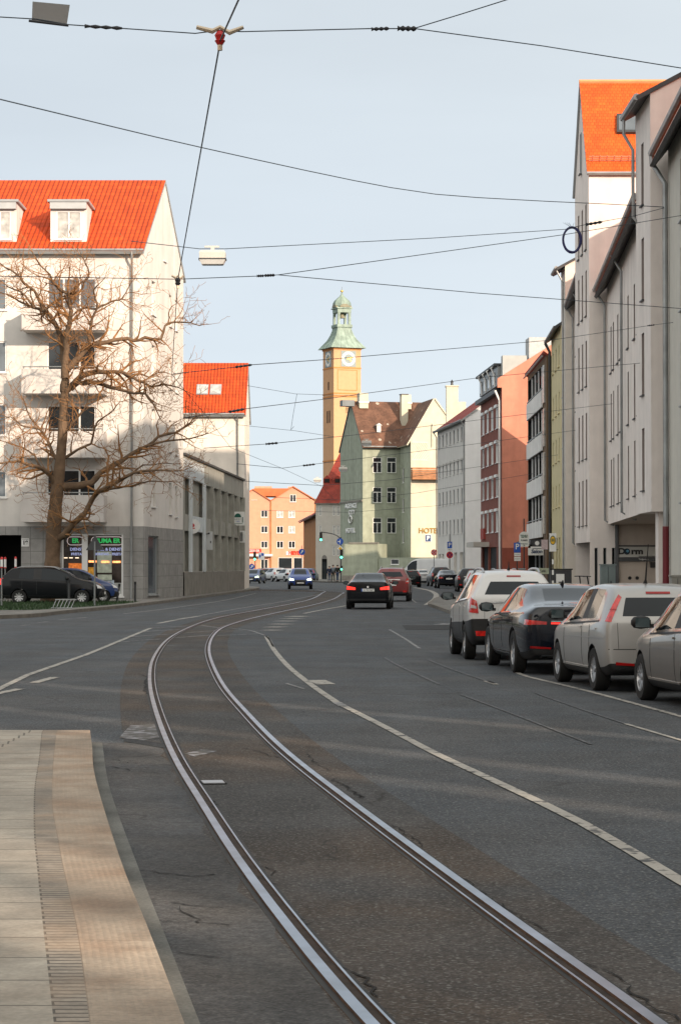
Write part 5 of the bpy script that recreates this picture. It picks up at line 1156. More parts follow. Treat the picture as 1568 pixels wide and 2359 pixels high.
def car(name, label, kind, L, W, H, paint, pos, head, wb, rover, wr=.31, lights='hatch', plate='', lod=2, clad=False, group=None, tl=C_red, detail=True, front=False, hl=C_clear, rails=False, antenna=None, cat='car', spokes=10, rimm=None, tdef=None):
    sh = SHAPES[kind]; rt = empty(name, pos, head - math.pi / 2, label, cat, group)   # forward = local +y for heading 0
    N = empty('tmp'); 
    hw_, verts, faces, tags = W / 2, [], [], []
    def ring(s):
        x, hw, zl, zb, hr, zr, zt, xt = s; x *= L; hw *= hw_; zl *= H; zb *= H; hr *= hw_; zr *= H; zt *= H; xt *= L
        rows = [(x, .86 * hw, zl), (x, .97 * hw, zl + .10 * (zb - zl)), (x, hw, zl + .5 * (zb - zl)), (x, .985 * hw, zb - .045), (x, .94 * hw, zb), (x + xt * .9, hr, zr), (x + xt, hr * .84, zr + (zt - zr) * .72)]
        P = [(a, b, c) for a, b, c in rows]                                    # left side, bottom to top (7)
        top = [(x + xt, -hr * .84 * c * -1, zt - (zt - zr) * .28 * abs(c) ** 2.2) for c in (.84, .3, -.3, -.84)]
        P += top + [(a, -b, c) for a, b, c in rows[::-1]] + [(x, .86 * hw * c, zl) for c in (-.84, -.3, .3, .84)]
        return P
    st = sh['st']; n = 22
    for s in st: verts += ring(s)
    def band(k):
        if k < 6: return 's%d' % k
        if k < 11: return 't%d' % (k - 6)
        if k < 17: return 's%d' % (16 - k)
        return 'b'
    for i in range(len(st) - 1):
        for k in range(n):
            a, b = i * n + k, i * n + (k + 1) % n; faces.append((a, b, b + n, a + n)); bd = band(k); t = 0
            if bd == 'b' or bd == 's0': t = 2
            if bd == 's1' and clad: t = 2
            if bd == 's4': t = 1 if i in sh['glass'] else (2 if i in sh['pillar'] else 0)
            if bd[0] == 't' and bd[1] in '123' and i in sh['wind'] + sh['reargl']: t = 1
            tags.append(t)
    def cap(base, rear):
        # grid between the two sides; interior vertices on rows 1..5
        ids = []
        for r in range(7):
            Lid, Rid = base + r, base + 16 - r + 1 - 0
            Rid = base + 11 + (6 - r)
            row = [Lid]
            if r == 6: row += [base + 7 + q for q in range(4)]
            elif r == 0: row += [base + 21 - q for q in range(4)]
            else:
                pl, pr = verts[Lid], verts[Rid]
                for c in (.84, .3, -.3, -.84):
                    bul = (.035 if rear else -.05) * L / 4 * (1 - c * c) * (-1); verts.append((pl[0] + bul, pl[1] * c, pl[2])); row.append(len(verts) - 1)
            row.append(Rid); ids.append(row)
        for r in range(6):
            for q in range(5):
                f = (ids[r][q], ids[r][q + 1], ids[r + 1][q + 1], ids[r + 1][q]); faces.append(f if rear else f[::-1]); t = 0
                if rear and sh['rear_cap'] and r == 4 and 0 < q < 4: t = 1
                if r == 0: t = 2
                if clad and r == 1: t = 2
                tags.append(t)
    cap(0, True); cap((len(st) - 1) * n, False)
    # local axes: forward +y
    vs = [(-y, x - L / 2, z) for x, y, z in verts]
    me = bpy.data.meshes.new('tmp'); me.from_pydata(vs, [], faces)
    for m in (paint, C_glass, C_black): me.materials.append(m)
    me.polygons.foreach_set('material_index', tags)
    bm = bmesh.new(); bm.from_mesh(me); bmesh.ops.recalc_face_normals(bm, faces=bm.faces); bm.to_mesh(me); bm.free()
    rows_ = {0: .7, 3: .25, 4: .45, 5: .35, 6: .2}
    cr = me.attributes.new('crease_edge', 'FLOAT', 'EDGE'); ns = len(st) * n
    for e in me.edges:
        a_, b_ = sorted(e.vertices)
        if b_ >= ns: continue
        ka, kb, ia, ib = a_ % n, b_ % n, a_ // n, b_ // n
        if ka == kb:
            rw_ = ka if ka < 7 else (17 - ka if 11 <= ka < 18 else None)
            if rw_ in rows_: cr.data[e.index].value = rows_[rw_]
        elif ia == ib and ia in (0, len(st) - 1): cr.data[e.index].value = .35
    ob = link('tmp', me); md = ob.modifiers.new('s', 'SUBSURF'); md.levels = md.render_levels = lod
    yw = [rover + 0 - L / 2, rover + wb - L / 2]
    cb = MB()
    for y in yw: cb.lathe([(wr * 1.17, -W), (wr * 1.17, W)], 28, 2, Matrix.Translation((0, y, wr * 1.0)) @ Matrix.Rotation(math.pi / 2, 4, 'Y'))
    cut = cb.build('cutter', [paint, C_glass, C_black]); bo = ob.modifiers.new('b', 'BOOLEAN'); bo.operation = 'DIFFERENCE'; bo.object = cut; bo.solver = 'EXACT'
    bpy.context.view_layer.update(); dg = bpy.context.evaluated_depsgraph_get()
    ev = bpy.data.meshes.new_from_object(ob.evaluated_get(dg)); md2 = ob.modifiers.remove(bo); bpy.context.view_layer.update(); solid = bpy.data.meshes.new_from_object(ob.evaluated_get(bpy.context.evaluated_depsgraph_get()))
    bvh = BVHTree.FromPolygons([v.co.copy() for v in solid.vertices], [tuple(p.vertices) for p in solid.polygons])
    bpy.data.objects.remove(ob); bpy.data.objects.remove(cut); bpy.data.objects.remove(N)
    # split by tag into parts
    def sub(name, sel, m, fl=True):
        mp, v2, f2 = {}, [], []
        for p in ev.polygons:
            if not sel(p): continue
            f = []
            for i in p.vertices:
                if i not in mp: mp[i] = len(v2); v2.append(ev.vertices[i].co[:])
                f.append(mp[i])
            f2.append(f)
        if not f2: return None
        q = bpy.data.meshes.new(name); q.from_pydata(v2, [], f2); q.materials.append(m); q.polygons.foreach_set('use_smooth', [True] * len(f2)); q.set_sharp_from_angle(angle=math.radians(50)); return link(name, q, rt)
    sub('body', lambda p: p.material_index == 0, paint); sub('underbody', lambda p: p.material_index == 2, C_black)
    g = lambda p: p.material_index == 1
    nx = lambda p: p.normal
    sub('side_window', lambda p: g(p) and p.normal.x < -.55, C_glass); sub('side_window', lambda p: g(p) and p.normal.x > .55, C_glass)
    sub('windscreen', lambda p: g(p) and abs(p.normal.x) <= .55 and p.normal.y > 0, C_glass); sub('rear_window', lambda p: g(p) and abs(p.normal.x) <= .55 and p.normal.y <= 0, C_glass)
    bpy.data.meshes.remove(ev)
    def decal(nm, quad, ax, m, off=.008, ng=6, par=None, yaw=0., sk=.02):
        """patch laid on the body: quad corners (a,b) in the plane seen along an axis"""
        d = {'rear': Vector((0, 1, 0)), 'front': Vector((0, -1, 0)), 'left': Vector((1, 0, 0)), 'right': Vector((-1, 0, 0)), 'top': Vector((0, 0, -1))}[ax]
        h_ = {'rear': Vector((1, 0, 0)), 'front': Vector((1, 0, 0)), 'left': Vector((0, 1, 0)), 'right': Vector((0, 1, 0)), 'top': Vector((1, 0, 0))}[ax]; z_ = Vector((0, 0, 1)) if ax != 'top' else Vector((0, 1, 0))
        d0 = d
        if yaw: d = Matrix.Rotation(-yaw, 3, 'Z') @ d
        mb = MB(); P = {}; last = None
        for i in range(ng + 1):
            for j in range(ng + 1):
                u, v = i / ng, j / ng; a = Vector(quad[0]) * (1 - u) * (1 - v) + Vector(quad[1]) * u * (1 - v) + Vector(quad[2]) * u * v + Vector(quad[3]) * (1 - u) * v
                o = h_ * a.x + z_ * a.y - (d0 * (L / 2 - .12) if ax in ('rear', 'front') else d0 * 0) - d * 8; hit = bvh.ray_cast(o, d)
                if hit[0] is None: P[i, j] = None; continue
                P[i, j] = hit[0] - d * off
        for i in range(ng):
            for j in range(ng):
                q = [P[i, j], P[i + 1, j], P[i + 1, j + 1], P[i, j + 1]]
                if all(p is not None for p in q) and max((a - b).length for a in q for b in q) < .5: mb.poly(q)
        rim_ = [(i, 0) for i in range(ng + 1)] + [(ng, j) for j in range(1, ng + 1)] + [(i, ng) for i in range(ng - 1, -1, -1)] + [(0, j) for j in range(ng - 1, 0, -1)]
        for a, b in zip(rim_, rim_[1:] + rim_[:1]):
            if P[a] is not None and P[b] is not None and (P[a] - P[b]).length < .4: mb.poly([P[a], P[b], P[b] + d * (off + sk * .3), P[a] + d * (off + sk * .3)])
        if not mb.f: return None
        # merge for smooth shading
        me_ = mb.mesh(nm, m); bm_ = bmesh.new(); bm_.from_mesh(me_); bmesh.ops.remove_doubles(bm_, verts=bm_.verts, dist=.0004); bm_.to_mesh(me_); bm_.free(); me_.polygons.foreach_set('use_smooth', [True] * len(me_.polygons)); me_.set_sharp_from_angle(angle=math.radians(35))
        return link(nm, me_, par or rt)
    rt['_'] = 0; del rt['_']
    # wheels
    tw = MB(); M = Matrix.Rotation(math.pi / 2, 4, 'Y')
    tw.lathe([(wr * .62, -.095), (wr * .93, -.10), (wr, -.075), (wr, .075), (wr * .93, .10), (wr * .62, .095)], 26, 0, M, cap=False); tme = tw.mesh('wheel', C_tyre, 40)
    rm = MB(); rm.lathe([(wr * .70, -.02), (wr * .70, .085), (wr * .64, .088), (wr * .60, .05), (wr * .58, .02)], 26, 0, M, cap=False); rm.lathe([(wr * .16, .03), (wr * .15, .075), (.02, .08)], 12, 0, M)
    for k in range(spokes):
        Rk = Matrix.Rotation(2 * math.pi * k / spokes, 4, 'X'); w1, w2 = (.045, .055) if spokes < 8 else (.022, .030)
        rm.prism([Rk @ Vector((.045, -w1 * wr / .3, wr * .10)), Rk @ Vector((.045, w1 * wr / .3, wr * .10)), Rk @ Vector((.06, w2 * wr / .3, wr * .62)), Rk @ Vector((.06, -w2 * wr / .3, wr * .62))], (.02, 0, 0))
    rme = rm.mesh('rim', rimm or C_rim, 40)
    bk = MB(); bk.lathe([(wr * .60, .0), (wr * .60, .02)], 20, 0, M); bme = bk.mesh('brake_disc', C_black)
    tr = W / 2 - .115
    for y in yw:
        for sgn in (-1, 1):
            t = link('wheel', tme, rt, (sgn * tr, y, wr), math.pi if sgn < 0 else 0); link('rim', rme, t); link('brake_disc', bme, t)
    # lamps and trim
    def emb(f, r=.045):
        em = MB(); p = bvh.ray_cast(Vector((0, -8, f * H)), Vector((0, 1, 0)))[0]
        if p: disc(em, (0, p.y - .02, p.z), r, 16, th=.018); e_ = em.build('emblem', C_chrome, rt); em = MB(); disc(em, (0, p.y - .024, p.z), r * .62, 14, th=.003); em.build('emblem_field', C_black, e_)
    zz = lambda f: f * H
    xx = lambda f: f * W / 2
    if lights == 'hatch':      # tall lamps beside the rear window
        for s in (-1, 1): decal('taillight', [(s * xx(.93) , zz(.655)), (s * xx(.79), zz(.65)), (s * xx(.70), zz(.875)), (s * xx(.765), zz(.90))], 'rear', tl, .012, 8, yaw=-s * .45)
        for s in (-1, 1): decal('tailgate_joint', [(s * xx(.735), zz(.40)), (s * xx(.728), zz(.40)), (s * xx(.75), zz(.64)), (s * xx(.757), zz(.64))], 'rear', C_black, .003, 5); decal('lamp_seam', [(s * xx(.87), zz(.76)), (s * xx(.74), zz(.76)), (s * xx(.74), zz(.767)), (s * xx(.87), zz(.767))], 'rear', C_redd, .016, 5, yaw=-s * .45)
        emb(.60); decal('rear_wiper', [(-.02, zz(.685)), (.0, zz(.675)), (.34, zz(.715)), (.34, zz(.725))], 'rear', C_black, .02, 4)
        decal('brake_light', [(-.17, zz(.905)), (.17, zz(.905)), (.17, zz(.925)), (-.17, zz(.925))], 'rear', C_redd, .012)
        decal('bumper_trim', [(-xx(.75), zz(.20)), (xx(.75), zz(.20)), (xx(.7), zz(.225)), (-xx(.7), zz(.225))], 'rear', C_black, .01)
        decal('bumper_joint', [(-xx(.9), zz(.395)), (xx(.9), zz(.395)), (xx(.9), zz(.402)), (-xx(.9), zz(.402))], 'rear', C_black, .004, 10)
        for s in (-1, 1): decal('bumper_reflector', [(s * xx(.78), zz(.255)), (s * xx(.48), zz(.245)), (s * xx(.48), zz(.268)), (s * xx(.78), zz(.283))], 'rear', C_redd, .012)
    if lights == 'suv':
        for s in (-1, 1):
            decal('taillight', [(s * xx(.96), zz(.535)), (s * xx(.72), zz(.525)), (s * xx(.76), zz(.66)), (s * xx(.93), zz(.705))], 'rear', tl, .012, 8, yaw=-s * .4)
            decal('fog_light', [(s * xx(.82), zz(.275)), (s * xx(.64), zz(.275)), (s * xx(.62), zz(.33)), (s * xx(.84), zz(.33))], 'rear', C_red, .014)
        for s in (-1, 1): decal('tailgate_joint', [(s * xx(.655), zz(.36)), (s * xx(.648), zz(.36)), (s * xx(.648), zz(.55)), (s * xx(.655), zz(.55))], 'rear', C_black, .003, 5); decal('lamp_insert', [(s * xx(.90), zz(.585)), (s * xx(.76), zz(.575)), (s * xx(.77), zz(.605)), (s * xx(.89), zz(.62))], 'rear', C_clear, .018, 5, yaw=-s * .4)
        emb(.60); decal('rear_wiper', [(-.02, zz(.715)), (.0, zz(.705)), (.34, zz(.74)), (.34, zz(.75))], 'rear', C_black, .02, 4)
        decal('brake_light', [(-.13, zz(.925)), (.13, zz(.925)), (.13, zz(.94)), (-.13, zz(.94))], 'rear', C_redd, .012)
        decal('tailgate_trim', [(-.45, zz(.635)), (.45, zz(.635)), (.45, zz(.65)), (-.45, zz(.65))], 'rear', C_chrome, .012)
        decal('bumper_plate', [(-xx(.4), zz(.2)), (xx(.4), zz(.2)), (xx(.36), zz(.27)), (-xx(.36), zz(.27))], 'rear', C_black, .01)
    if lights == 'sedan':
        for s in (-1, 1): decal('taillight', [(s * xx(.96), zz(.545)), (s * xx(.50), zz(.535)), (s * xx(.50), zz(.60)), (s * xx(.92), zz(.645))], 'rear', tl, .012, 8, yaw=-s * .3)
        decal('boot_joint', [(-xx(.72), zz(.45)), (xx(.72), zz(.45)), (xx(.72), zz(.457)), (-xx(.72), zz(.457))], 'rear', C_black, .003, 8)
        em = MB(); p = bvh.ray_cast(Vector((0, -8, zz(.615))), Vector((0, 1, 0)))[0]
        if p: disc(em, (0, p.y - .015, p.z), .04, 14, th=.012); em.build('emblem', C_chrome, rt)
    if lights == 'bar':        # thin light strip across the boot
        for s in (-1, 1):
            decal('taillight', [(s * xx(.96), zz(.555)), (s * xx(.52), zz(.562)), (s * xx(.52), zz(.592)), (s * xx(.94), zz(.618))], 'rear', C_red, .012, 8, yaw=-s * .35)
            decal('exhaust', [(s * xx(.68), zz(.185)), (s * xx(.30), zz(.185)), (s * xx(.32), zz(.225)), (s * xx(.66), zz(.225))], 'rear', C_chrome, .016)
        decal('light_bar', [(-xx(.5), zz(.565)), (xx(.5), zz(.565)), (xx(.5), zz(.582)), (-xx(.5), zz(.582))], 'rear', C_redon, .012, 8)
        decal('chrome_strip', [(-xx(.5), zz(.592)), (xx(.5), zz(.592)), (xx(.5), zz(.60)), (-xx(.5), zz(.60))], 'rear', C_chrome, .012, 8)
        for s in (-1, 1): decal('bumper_reflector', [(s * xx(.85), zz(.30)), (s * xx(.5), zz(.29)), (s * xx(.5), zz(.31)), (s * xx(.85), zz(.325))], 'rear', C_redd, .012)
    if plate is not None and not front:
        zp = zz(.50 if kind != 'sedan' else .53); a = decal('number_plate', [(-.26, zp - .055), (.26, zp - .055), (.26, zp + .055), (-.26, zp + .055)], 'rear', C_plate, .02, 3)
        if a and plate:
            p = bvh.ray_cast(Vector((0, -8, zp)), Vector((0, 1, 0)))[0]; lettering(plate, .10, C_black, a, (.03, p.y - .026, zp), depth=.004); e = MB(); e.box(-.26, -.22, p.y - .027, p.y - .022, zp - .055, zp + .055); e.build('blue_band', M_sblue, a)
    if front or lod > 1:
        for s in (-1, 1): decal('headlight', [(s * xx(.92), zz(.43)), (s * xx(.52), zz(.42)), (s * xx(.52), zz(.48)), (s * xx(.90), zz(.53))], 'front', hl, .012, 6, yaw=s * .35)
        decal('grille', [(-xx(.42), zz(.22)), (xx(.42), zz(.22)), (xx(.46), zz(.45)), (-xx(.46), zz(.45))], 'front', C_black, .012)
        for s in (-1, 1): decal('air_intake', [(s * xx(.85), zz(.20)), (s * xx(.55), zz(.20)), (s * xx(.55), zz(.30)), (s * xx(.85), zz(.34))], 'front', C_black, .012)
        a = decal('number_plate', [(-.26, zz(.27)), (.26, zz(.27)), (.26, zz(.335)), (-.26, zz(.335))], 'front', C_plate, .03, 3)
    if detail:
        zb = st[4][3] * H
        for s, ax in ((-1, 'left'), (1, 'right')):
            fr = L * (st[sh['glass'][-1]][0]) - L / 2
            for y in (L * st[sh['pillar'][0]][0] - L / 2 + .02 if sh['pillar'] else 0, L * .66 - L / 2, L * .20 - L / 2 + (.12 if kind == 'sedan' else .1)):
                decal('door_joint', [(y - .008, zz(.22)), (y + .008, zz(.22)), (y + .008, zb - .05), (y - .008, zb - .05)], ax, C_black, .003, 6)
            for y in (L * st[sh['pillar'][0]][0] - L / 2 - .22 if sh['pillar'] else 0, L * st[sh['pillar'][0]][0] - L / 2 + .28 if sh['pillar'] else .5):
                pass
            yb = L * st[sh['pillar'][0]][0] - L / 2 if sh['pillar'] else 1.2
            for y in (yb + .14, yb - 1.0 if kind == 'sedan' else yb - .82):
                decal('door_handle', [(y - .09, zb - .115), (y + .09, zb - .115), (y + .09, zb - .09), (y - .09, zb - .09)], ax, paint, .022, 4)
            y0_, y1_ = L * (.10 if kind != 'sedan' else .30) - L / 2, L * .69 - L / 2
            decal('belt_moulding', [(y0_, zz(st[3][3]) - .028), (y1_, zz(st[7][3]) - .028), (y1_, zz(st[7][3]) - .006), (y0_, zz(st[3][3]) - .006)], ax, C_black, .006, 10)
            decal('door_crease', [(y0_ - .3, zz(.50)), (y1_, zz(.475)), (y1_, zz(.482)), (y0_ - .3, zz(.507))], ax, paint, .012, 10)
            decal('sill_strip', [(-wb / 2 + wr * 1.4 - (L / 2 - rover - wb / 2), zz(.20)), (wb / 2 - wr * 1.4 - (L / 2 - rover - wb / 2), zz(.20)), (wb / 2 - wr * 1.4 - (L / 2 - rover - wb / 2), zz(.218)), (-wb / 2 + wr * 1.4 - (L / 2 - rover - wb / 2), zz(.218))], ax, C_black if clad else paint, .012, 6)
            # mirror
            ym = L * .665 - L / 2; mb = MB(); k = Matrix.Translation((s * (W / 2 + .10), ym, zb + .06)) @ Matrix.Diagonal((.13, .085, .085, 1)); 
            mb.lathe([(.02, -1), (.72, -.8), (1, -.3), (1, .3), (.72, .8), (.02, 1)], 12, 0, k); mo = mb.build('mirror', C_black, rt, smooth=60); mb = MB(); mb.box(min(s * (W / 2 - .06), s * (W / 2 + .06)), max(s * (W / 2 - .06), s * (W / 2 + .06)), ym - .03, ym + .03, zb - .01, zb + .04); mb.build('mirror_foot', C_black, mo); mb = MB(); mb.box(s * (W / 2 + .10) - .09, s * (W / 2 + .10) + .09, ym - .095, ym - .085, zb + .0, zb + .12); mb.build('mirror_glass', mat('mirror_glass', (.03, .05, .055), rough=.05, var=.1, spec=.6), mo)
    if rails:
        for s in (-1, 1):
            mb = MB(); pts = []
            for q in range(9):
                y = L * (.16 + .42 * q / 8) - L / 2; p = bvh.ray_cast(Vector((s * W * .29, y, 5)), Vector((0, 0, -1)))[0]; pts.append(p + Vector((0, 0, .055 if 0 < q < 8 else .0)))
            mb.tube(pts, .022, 6); mb.build('roof_rail', C_rim, rt, smooth=60)
    if antenna:
        ya, hh, lean = antenna; p = bvh.ray_cast(Vector((0, ya, 5)), Vector((0, 0, -1)))[0]; mb = MB(); mb.tube([p, p + Vector((0, -lean * .08, .05)), p + Vector((0, -lean * hh, hh))], [.035, .014, .006], 6); mb.build('aerial', C_black, rt, smooth=60)
    return rt
# paints
K_white = paintm('paint_white', (.56, .56, .555)); K_black = paintm('paint_black', (.008, .009, .011), rough=.2); K_silver = paintm('paint_silver', (.34, .335, .325), rough=.35, metal=.35); K_navy = paintm('paint_dark_blue', (.006, .008, .014), rough=.12, coat=.8); K_brown = paintm('paint_grey_brown', (.17, .145, .12), rough=.3, metal=.4)
K_red = paintm('paint_red', (.16, .012, .012)); K_blue = paintm('paint_blue', (.012, .05, .26), coat=.4); K_blue2 = paintm('paint_mid_blue', (.012, .035, .13)); K_grey = paintm('paint_grey', (.12, .125, .13)); K_lsil = paintm('paint_light_silver', (.46, .47, .48), metal=.3); K_dk = paintm('paint_charcoal', (.03, .031, .034)); K_red2 = paintm('paint_bright_red', (.22, .018, .014))
A = math.atan2
hd = lambda d: math.pi / 2 + d          # heading measured from straight ahead, + = to the left
PK = 'cars parked in a row along the right kerb'
def at_wheel(px, py, back, W, head, L, rover):
    """centre of a car from the spot where its left rear tyre meets the road"""
    p = G(px, py); f = Vector((-math.sin(head), math.cos(head), 0)); r = Vector((math.cos(head), math.sin(head), 0)); return p + r * (W / 2 - .115) + f * (L / 2 - rover)
a = .105
car('parked_car', 'grey brown hatchback with black side strip, nearest parked car, cut by the right edge', 'hatch', 4.0, 1.68, 1.47, K_brown, at_wheel(1486, 1612, 0, 1.68, a, 4.0, .80) - Vector((-math.sin(a), math.cos(a), 0)) * 2.42 + Vector((.02, 0, 0)), hd(a), 2.44, .80, .30, group=PK, plate=None, spokes=9)
car('parked_car', 'silver hatchback with tall red lamps, parked behind the dark sedan', 'hatch', 4.03, 1.70, 1.49, K_silver, at_wheel(1380, 1590, 0, 1.70, a, 4.03, .70), hd(a), 2.51, .70, .30, group=PK, plate=None, antenna=(-.95, .55, .35), spokes=13)
car('parked_car', 'glossy dark sedan with slim red light strip, parked between white and silver cars', 'sedan', 4.94, 1.88, 1.44, K_navy, at_wheel(1193, 1549, 0, 1.88, .075, 4.94, 1.08), hd(.075), 2.92, 1.08, .345, lights='bar', group=PK, plate=None, antenna=(-.75, .07, 1.2), spokes=10)
car('parked_car', 'white compact off-roader with roof rails and black lower bumper', 'suv', 4.28, 1.79, 1.66, K_white, at_wheel(1080, 1518, 0, 1.79, .048, 4.28, .82), hd(.048), 2.56, .82, .335, lights='suv', clad=True, group=PK, plate=None, rails=True, antenna=(-.95, .16, .3), spokes=10)
# moving cars
car('moving_car', 'black sedan driving away in the middle lane, seen from behind', 'sedan', 4.84, 1.85, 1.47, K_black, Vector((1.22, 93.5 + 2.2, 0)), hd(-.05), 2.89, 1.10, .33, lights='sedan', plate='A WI 567', tl=C_redon, group='cars driving away')
car('moving_car', 'dark red off-roader ahead of the black sedan', 'suv', 4.5, 1.86, 1.68, K_red, Vector((2.62, 116.5, 0)), hd(-.06), 2.65, .9, .35, lights='suv', plate='', group='cars driving away', rails=True)
CO = 'cars coming down the street'
car('oncoming_car', 'bright blue off-roader with lit headlights coming towards the camera', 'suv', 4.48, 1.88, 1.62, K_blue, Vector((-3.1, 178, 0)), hd(math.pi + .03), 2.68, .9, .35, lights='none', plate='', front=True, hl=C_lit, group=CO)
car('oncoming_car', 'dark blue car with lit headlights half hidden by the concrete block', 'hatch', 4.3, 1.8, 1.48, K_blue2, Vector((-8.8, 237, 0)), hd(math.pi - .15), 2.6, .8, .32, lights='none', plate='', front=True, hl=C_lit, group=CO)
FJ = 'cars at the far junction'
def fcar(label, kind, px, y, K_, head, L=4.4, W=1.8, H=1.5, **k):
    car('distant_car', label, kind, L, W, H, K_, Vector((X(px, y), y, 0)), hd(head), 2.6, .85, .32, lod=1, detail=False, group=FJ, lights=k.pop('lights', 'suv'), plate='', **k)
fcar('white estate car turning at the far junction, nearest of the light ones', 'suv', 634, 270, K_white, .35, 4.5, 1.85, 1.6)
fcar('white car half hidden behind the bright blue off-roader', 'hatch', 662, 266, K_white, .4, 4.2, 1.8, 1.5)
fcar('dark car behind the white estate car, left of the road', 'hatch', 602, 292, K_dk, .2, H=1.52, lights='hatch')
fcar('dark blue estate behind the white estate car', 'suv', 629, 300, K_navy, .15, H=1.58)
fcar('small white car farthest up the street, left of the brown one', 'hatch', 615, 345, K_lsil, .2, H=1.55, lights='hatch')
fcar('brown car farthest up the street beside the red one', 'hatch', 661, 330, K_brown, .1, H=1.5, lights='hatch')
fcar('bright red car far up the street', 'hatch', 690, 322, K_red2, .05, H=1.55, lights='hatch')
fcar('navy car parked at the ochre house behind the bright blue off-roader', 'hatch', 713, 268, K_blue2, -.1, H=1.55, lights='hatch')
FP = 'cars parked along the far right kerb'
def pcar(label, kind, px, y, K_, head, L=4.4, W=1.8, H=1.5, **k):
    car('parked_car', label, kind, L, W, H, K_, Vector((X(px, y), y, 0)), hd(head), 2.65, .85, .33, lod=1, detail=False, group=FP, lights=k.pop('lights', 'suv'), plate='', **k)
pcar('dark estate car parked just beyond the white off-roader', 'suv', 1079, 160, K_dk, .0, 4.6, 1.85, 1.62)
pcar('dark sedan with a pale number plate parked left of the estate car', 'sedan', 1028, 186, K_navy, .04, 4.8, 1.83, 1.46, lights='sedan')
pcar('dark off-roader parked behind the dark sedan and beside the silver car', 'suv', 1010, 204, K_dk, .08, 4.6, 1.88, 1.7, rails=True)
pcar('small silver sedan parked below the white van', 'sedan', 970, 216, K_lsil, .10, 4.5, 1.78, 1.45, lights='sedan')
pcar('black car beside the red off-roader, below the van windscreen', 'hatch', 943, 196, K_black, .02, 4.3, 1.8, 1.45, lights='hatch')
pcar('pale grey hatchback parked between the estate car and the white off-roader', 'hatch', 1100, 146, K_lsil, .0, 4.1, 1.76, 1.5, lights='hatch')
pcar('silver white estate whose roof shows behind the white off-roader', 'suv', 1155, 118, K_white, .05, 4.5, 1.82, 1.6, rails=True)
car('delivery_van', 'tall white delivery van parked in front of the hotel', 'van', 5.9, 2.02, 2.55, K_white, Vector((X(984, 232), 232, 0)), hd(1.12), 3.6, 1.1, .35, lights='none', plate=None, front=True, cat='van', lod=2)
# cars parked by the corner house on the left
LG = 'cars parked under the bare tree'
car('parked_car', 'black people carrier parked side-on behind the tree trunk', 'suv', 4.55, 1.80, 1.66, K_black, Vector((X(123, 103.4), 103.4, 0.05)), hd(-math.pi / 2), 2.78, .88, .325, lights='suv', group=LG, plate=None, rails=True, spokes=9, tl=C_redon)
car('parked_car', 'small blue car parked behind the black people carrier', 'hatch', 3.75, 1.68, 1.62, K_blue2, Vector((X(180, 107.2), 107.2, 0.05)), hd(-math.pi / 2 + .06), 2.4, .68, .30, lights='hatch', group=LG, plate=None, spokes=11)
# ================================================================ BARE TREE
M_bark = mat('bark', (.135, .088, .055), rough=.95, var=.35, s=3, bump=.8, bs=14, stain=.2)
M_twig = mat('twig_bark', (.25, .125, .05), rough=.9, var=.3, s=4)
RT = random.Random(5)
TY = 105.0
tb = G(117, 1392); TY = tb.y
tree = empty('bare_tree', (tb.x, tb.y, .1), 0, 'big leafless tree with gnarled spreading branches on the grass by the corner house', 'tree')
TO = Vector((tb.x, tb.y, .1))
def tp(px, py, dy=0.): return V(px, py, TY + dy) - TO
trunkb, limbs, crown = MB(), [], MB()
def rough_tube(mb, pts, rs, n=9):
    mb.tube(pts, rs, n)
tr_p = [(117, 1396, .60), (118, 1372, .50), (120, 1330, .44), (123, 1260, .40), (127, 1190, .37), (133, 1120, .34), (140, 1060, .29), (145, 1000, .25), (147, 950, .235), (150, 899, .21)]
c = spline([tp(x, y) for x, y, r in tr_p], .35); R0 = [(p[1], p[2]) for p in tr_p]
def interp(y):
    for (a, r), (b, q) in zip(R0, R0[1:]):
        if b <= y <= a: return r + (q - r) * (a - y) / (a - b)
    return R0[-1][1] if y < R0[-1][0] else R0[0][1]
rs = []
for p in c:
    w_ = p + TO; py_ = 1305 - (w_.z - EYE) * F / w_.y; rs.append(interp(py_) * .86 * RT.uniform(.93, 1.08))
rough_tube(trunkb, c, rs, 12); trunkb.build('trunk', M_bark, tree, smooth=60)
NT = [0]
def twig(p, d, L, r, lev):
    """crooked shoot with side shoots, tapering to nothing"""
    n = max(3, int(L / .22)); pts = [p]; rs = [r]; q = p.copy(); dd = d.normalized()
    for i in range(n):
        dd = (dd + Vector((RT.gauss(0, .24), RT.gauss(0, .24), RT.gauss(.05, .20)))).normalized(); q = q + dd * (L / n); pts.append(q.copy()); rs.append(max(.0085, r * (1 - .8 * (i + 1) / n)))
        if lev > 0 and RT.random() < (.75 if lev > 1 else .6):
            side = dd.cross(Vector((RT.gauss(0, 1), RT.gauss(0, 1), RT.gauss(0, 1)))).normalized()
            twig(q, dd * .55 + side * .9 + Vector((0, 0, .12)), L * RT.uniform(.35, .65), rs[-1] * .62, lev - 1)
    crown.tube(pts, rs, 4 if r > .03 else 3, cap=False); NT[0] += 1
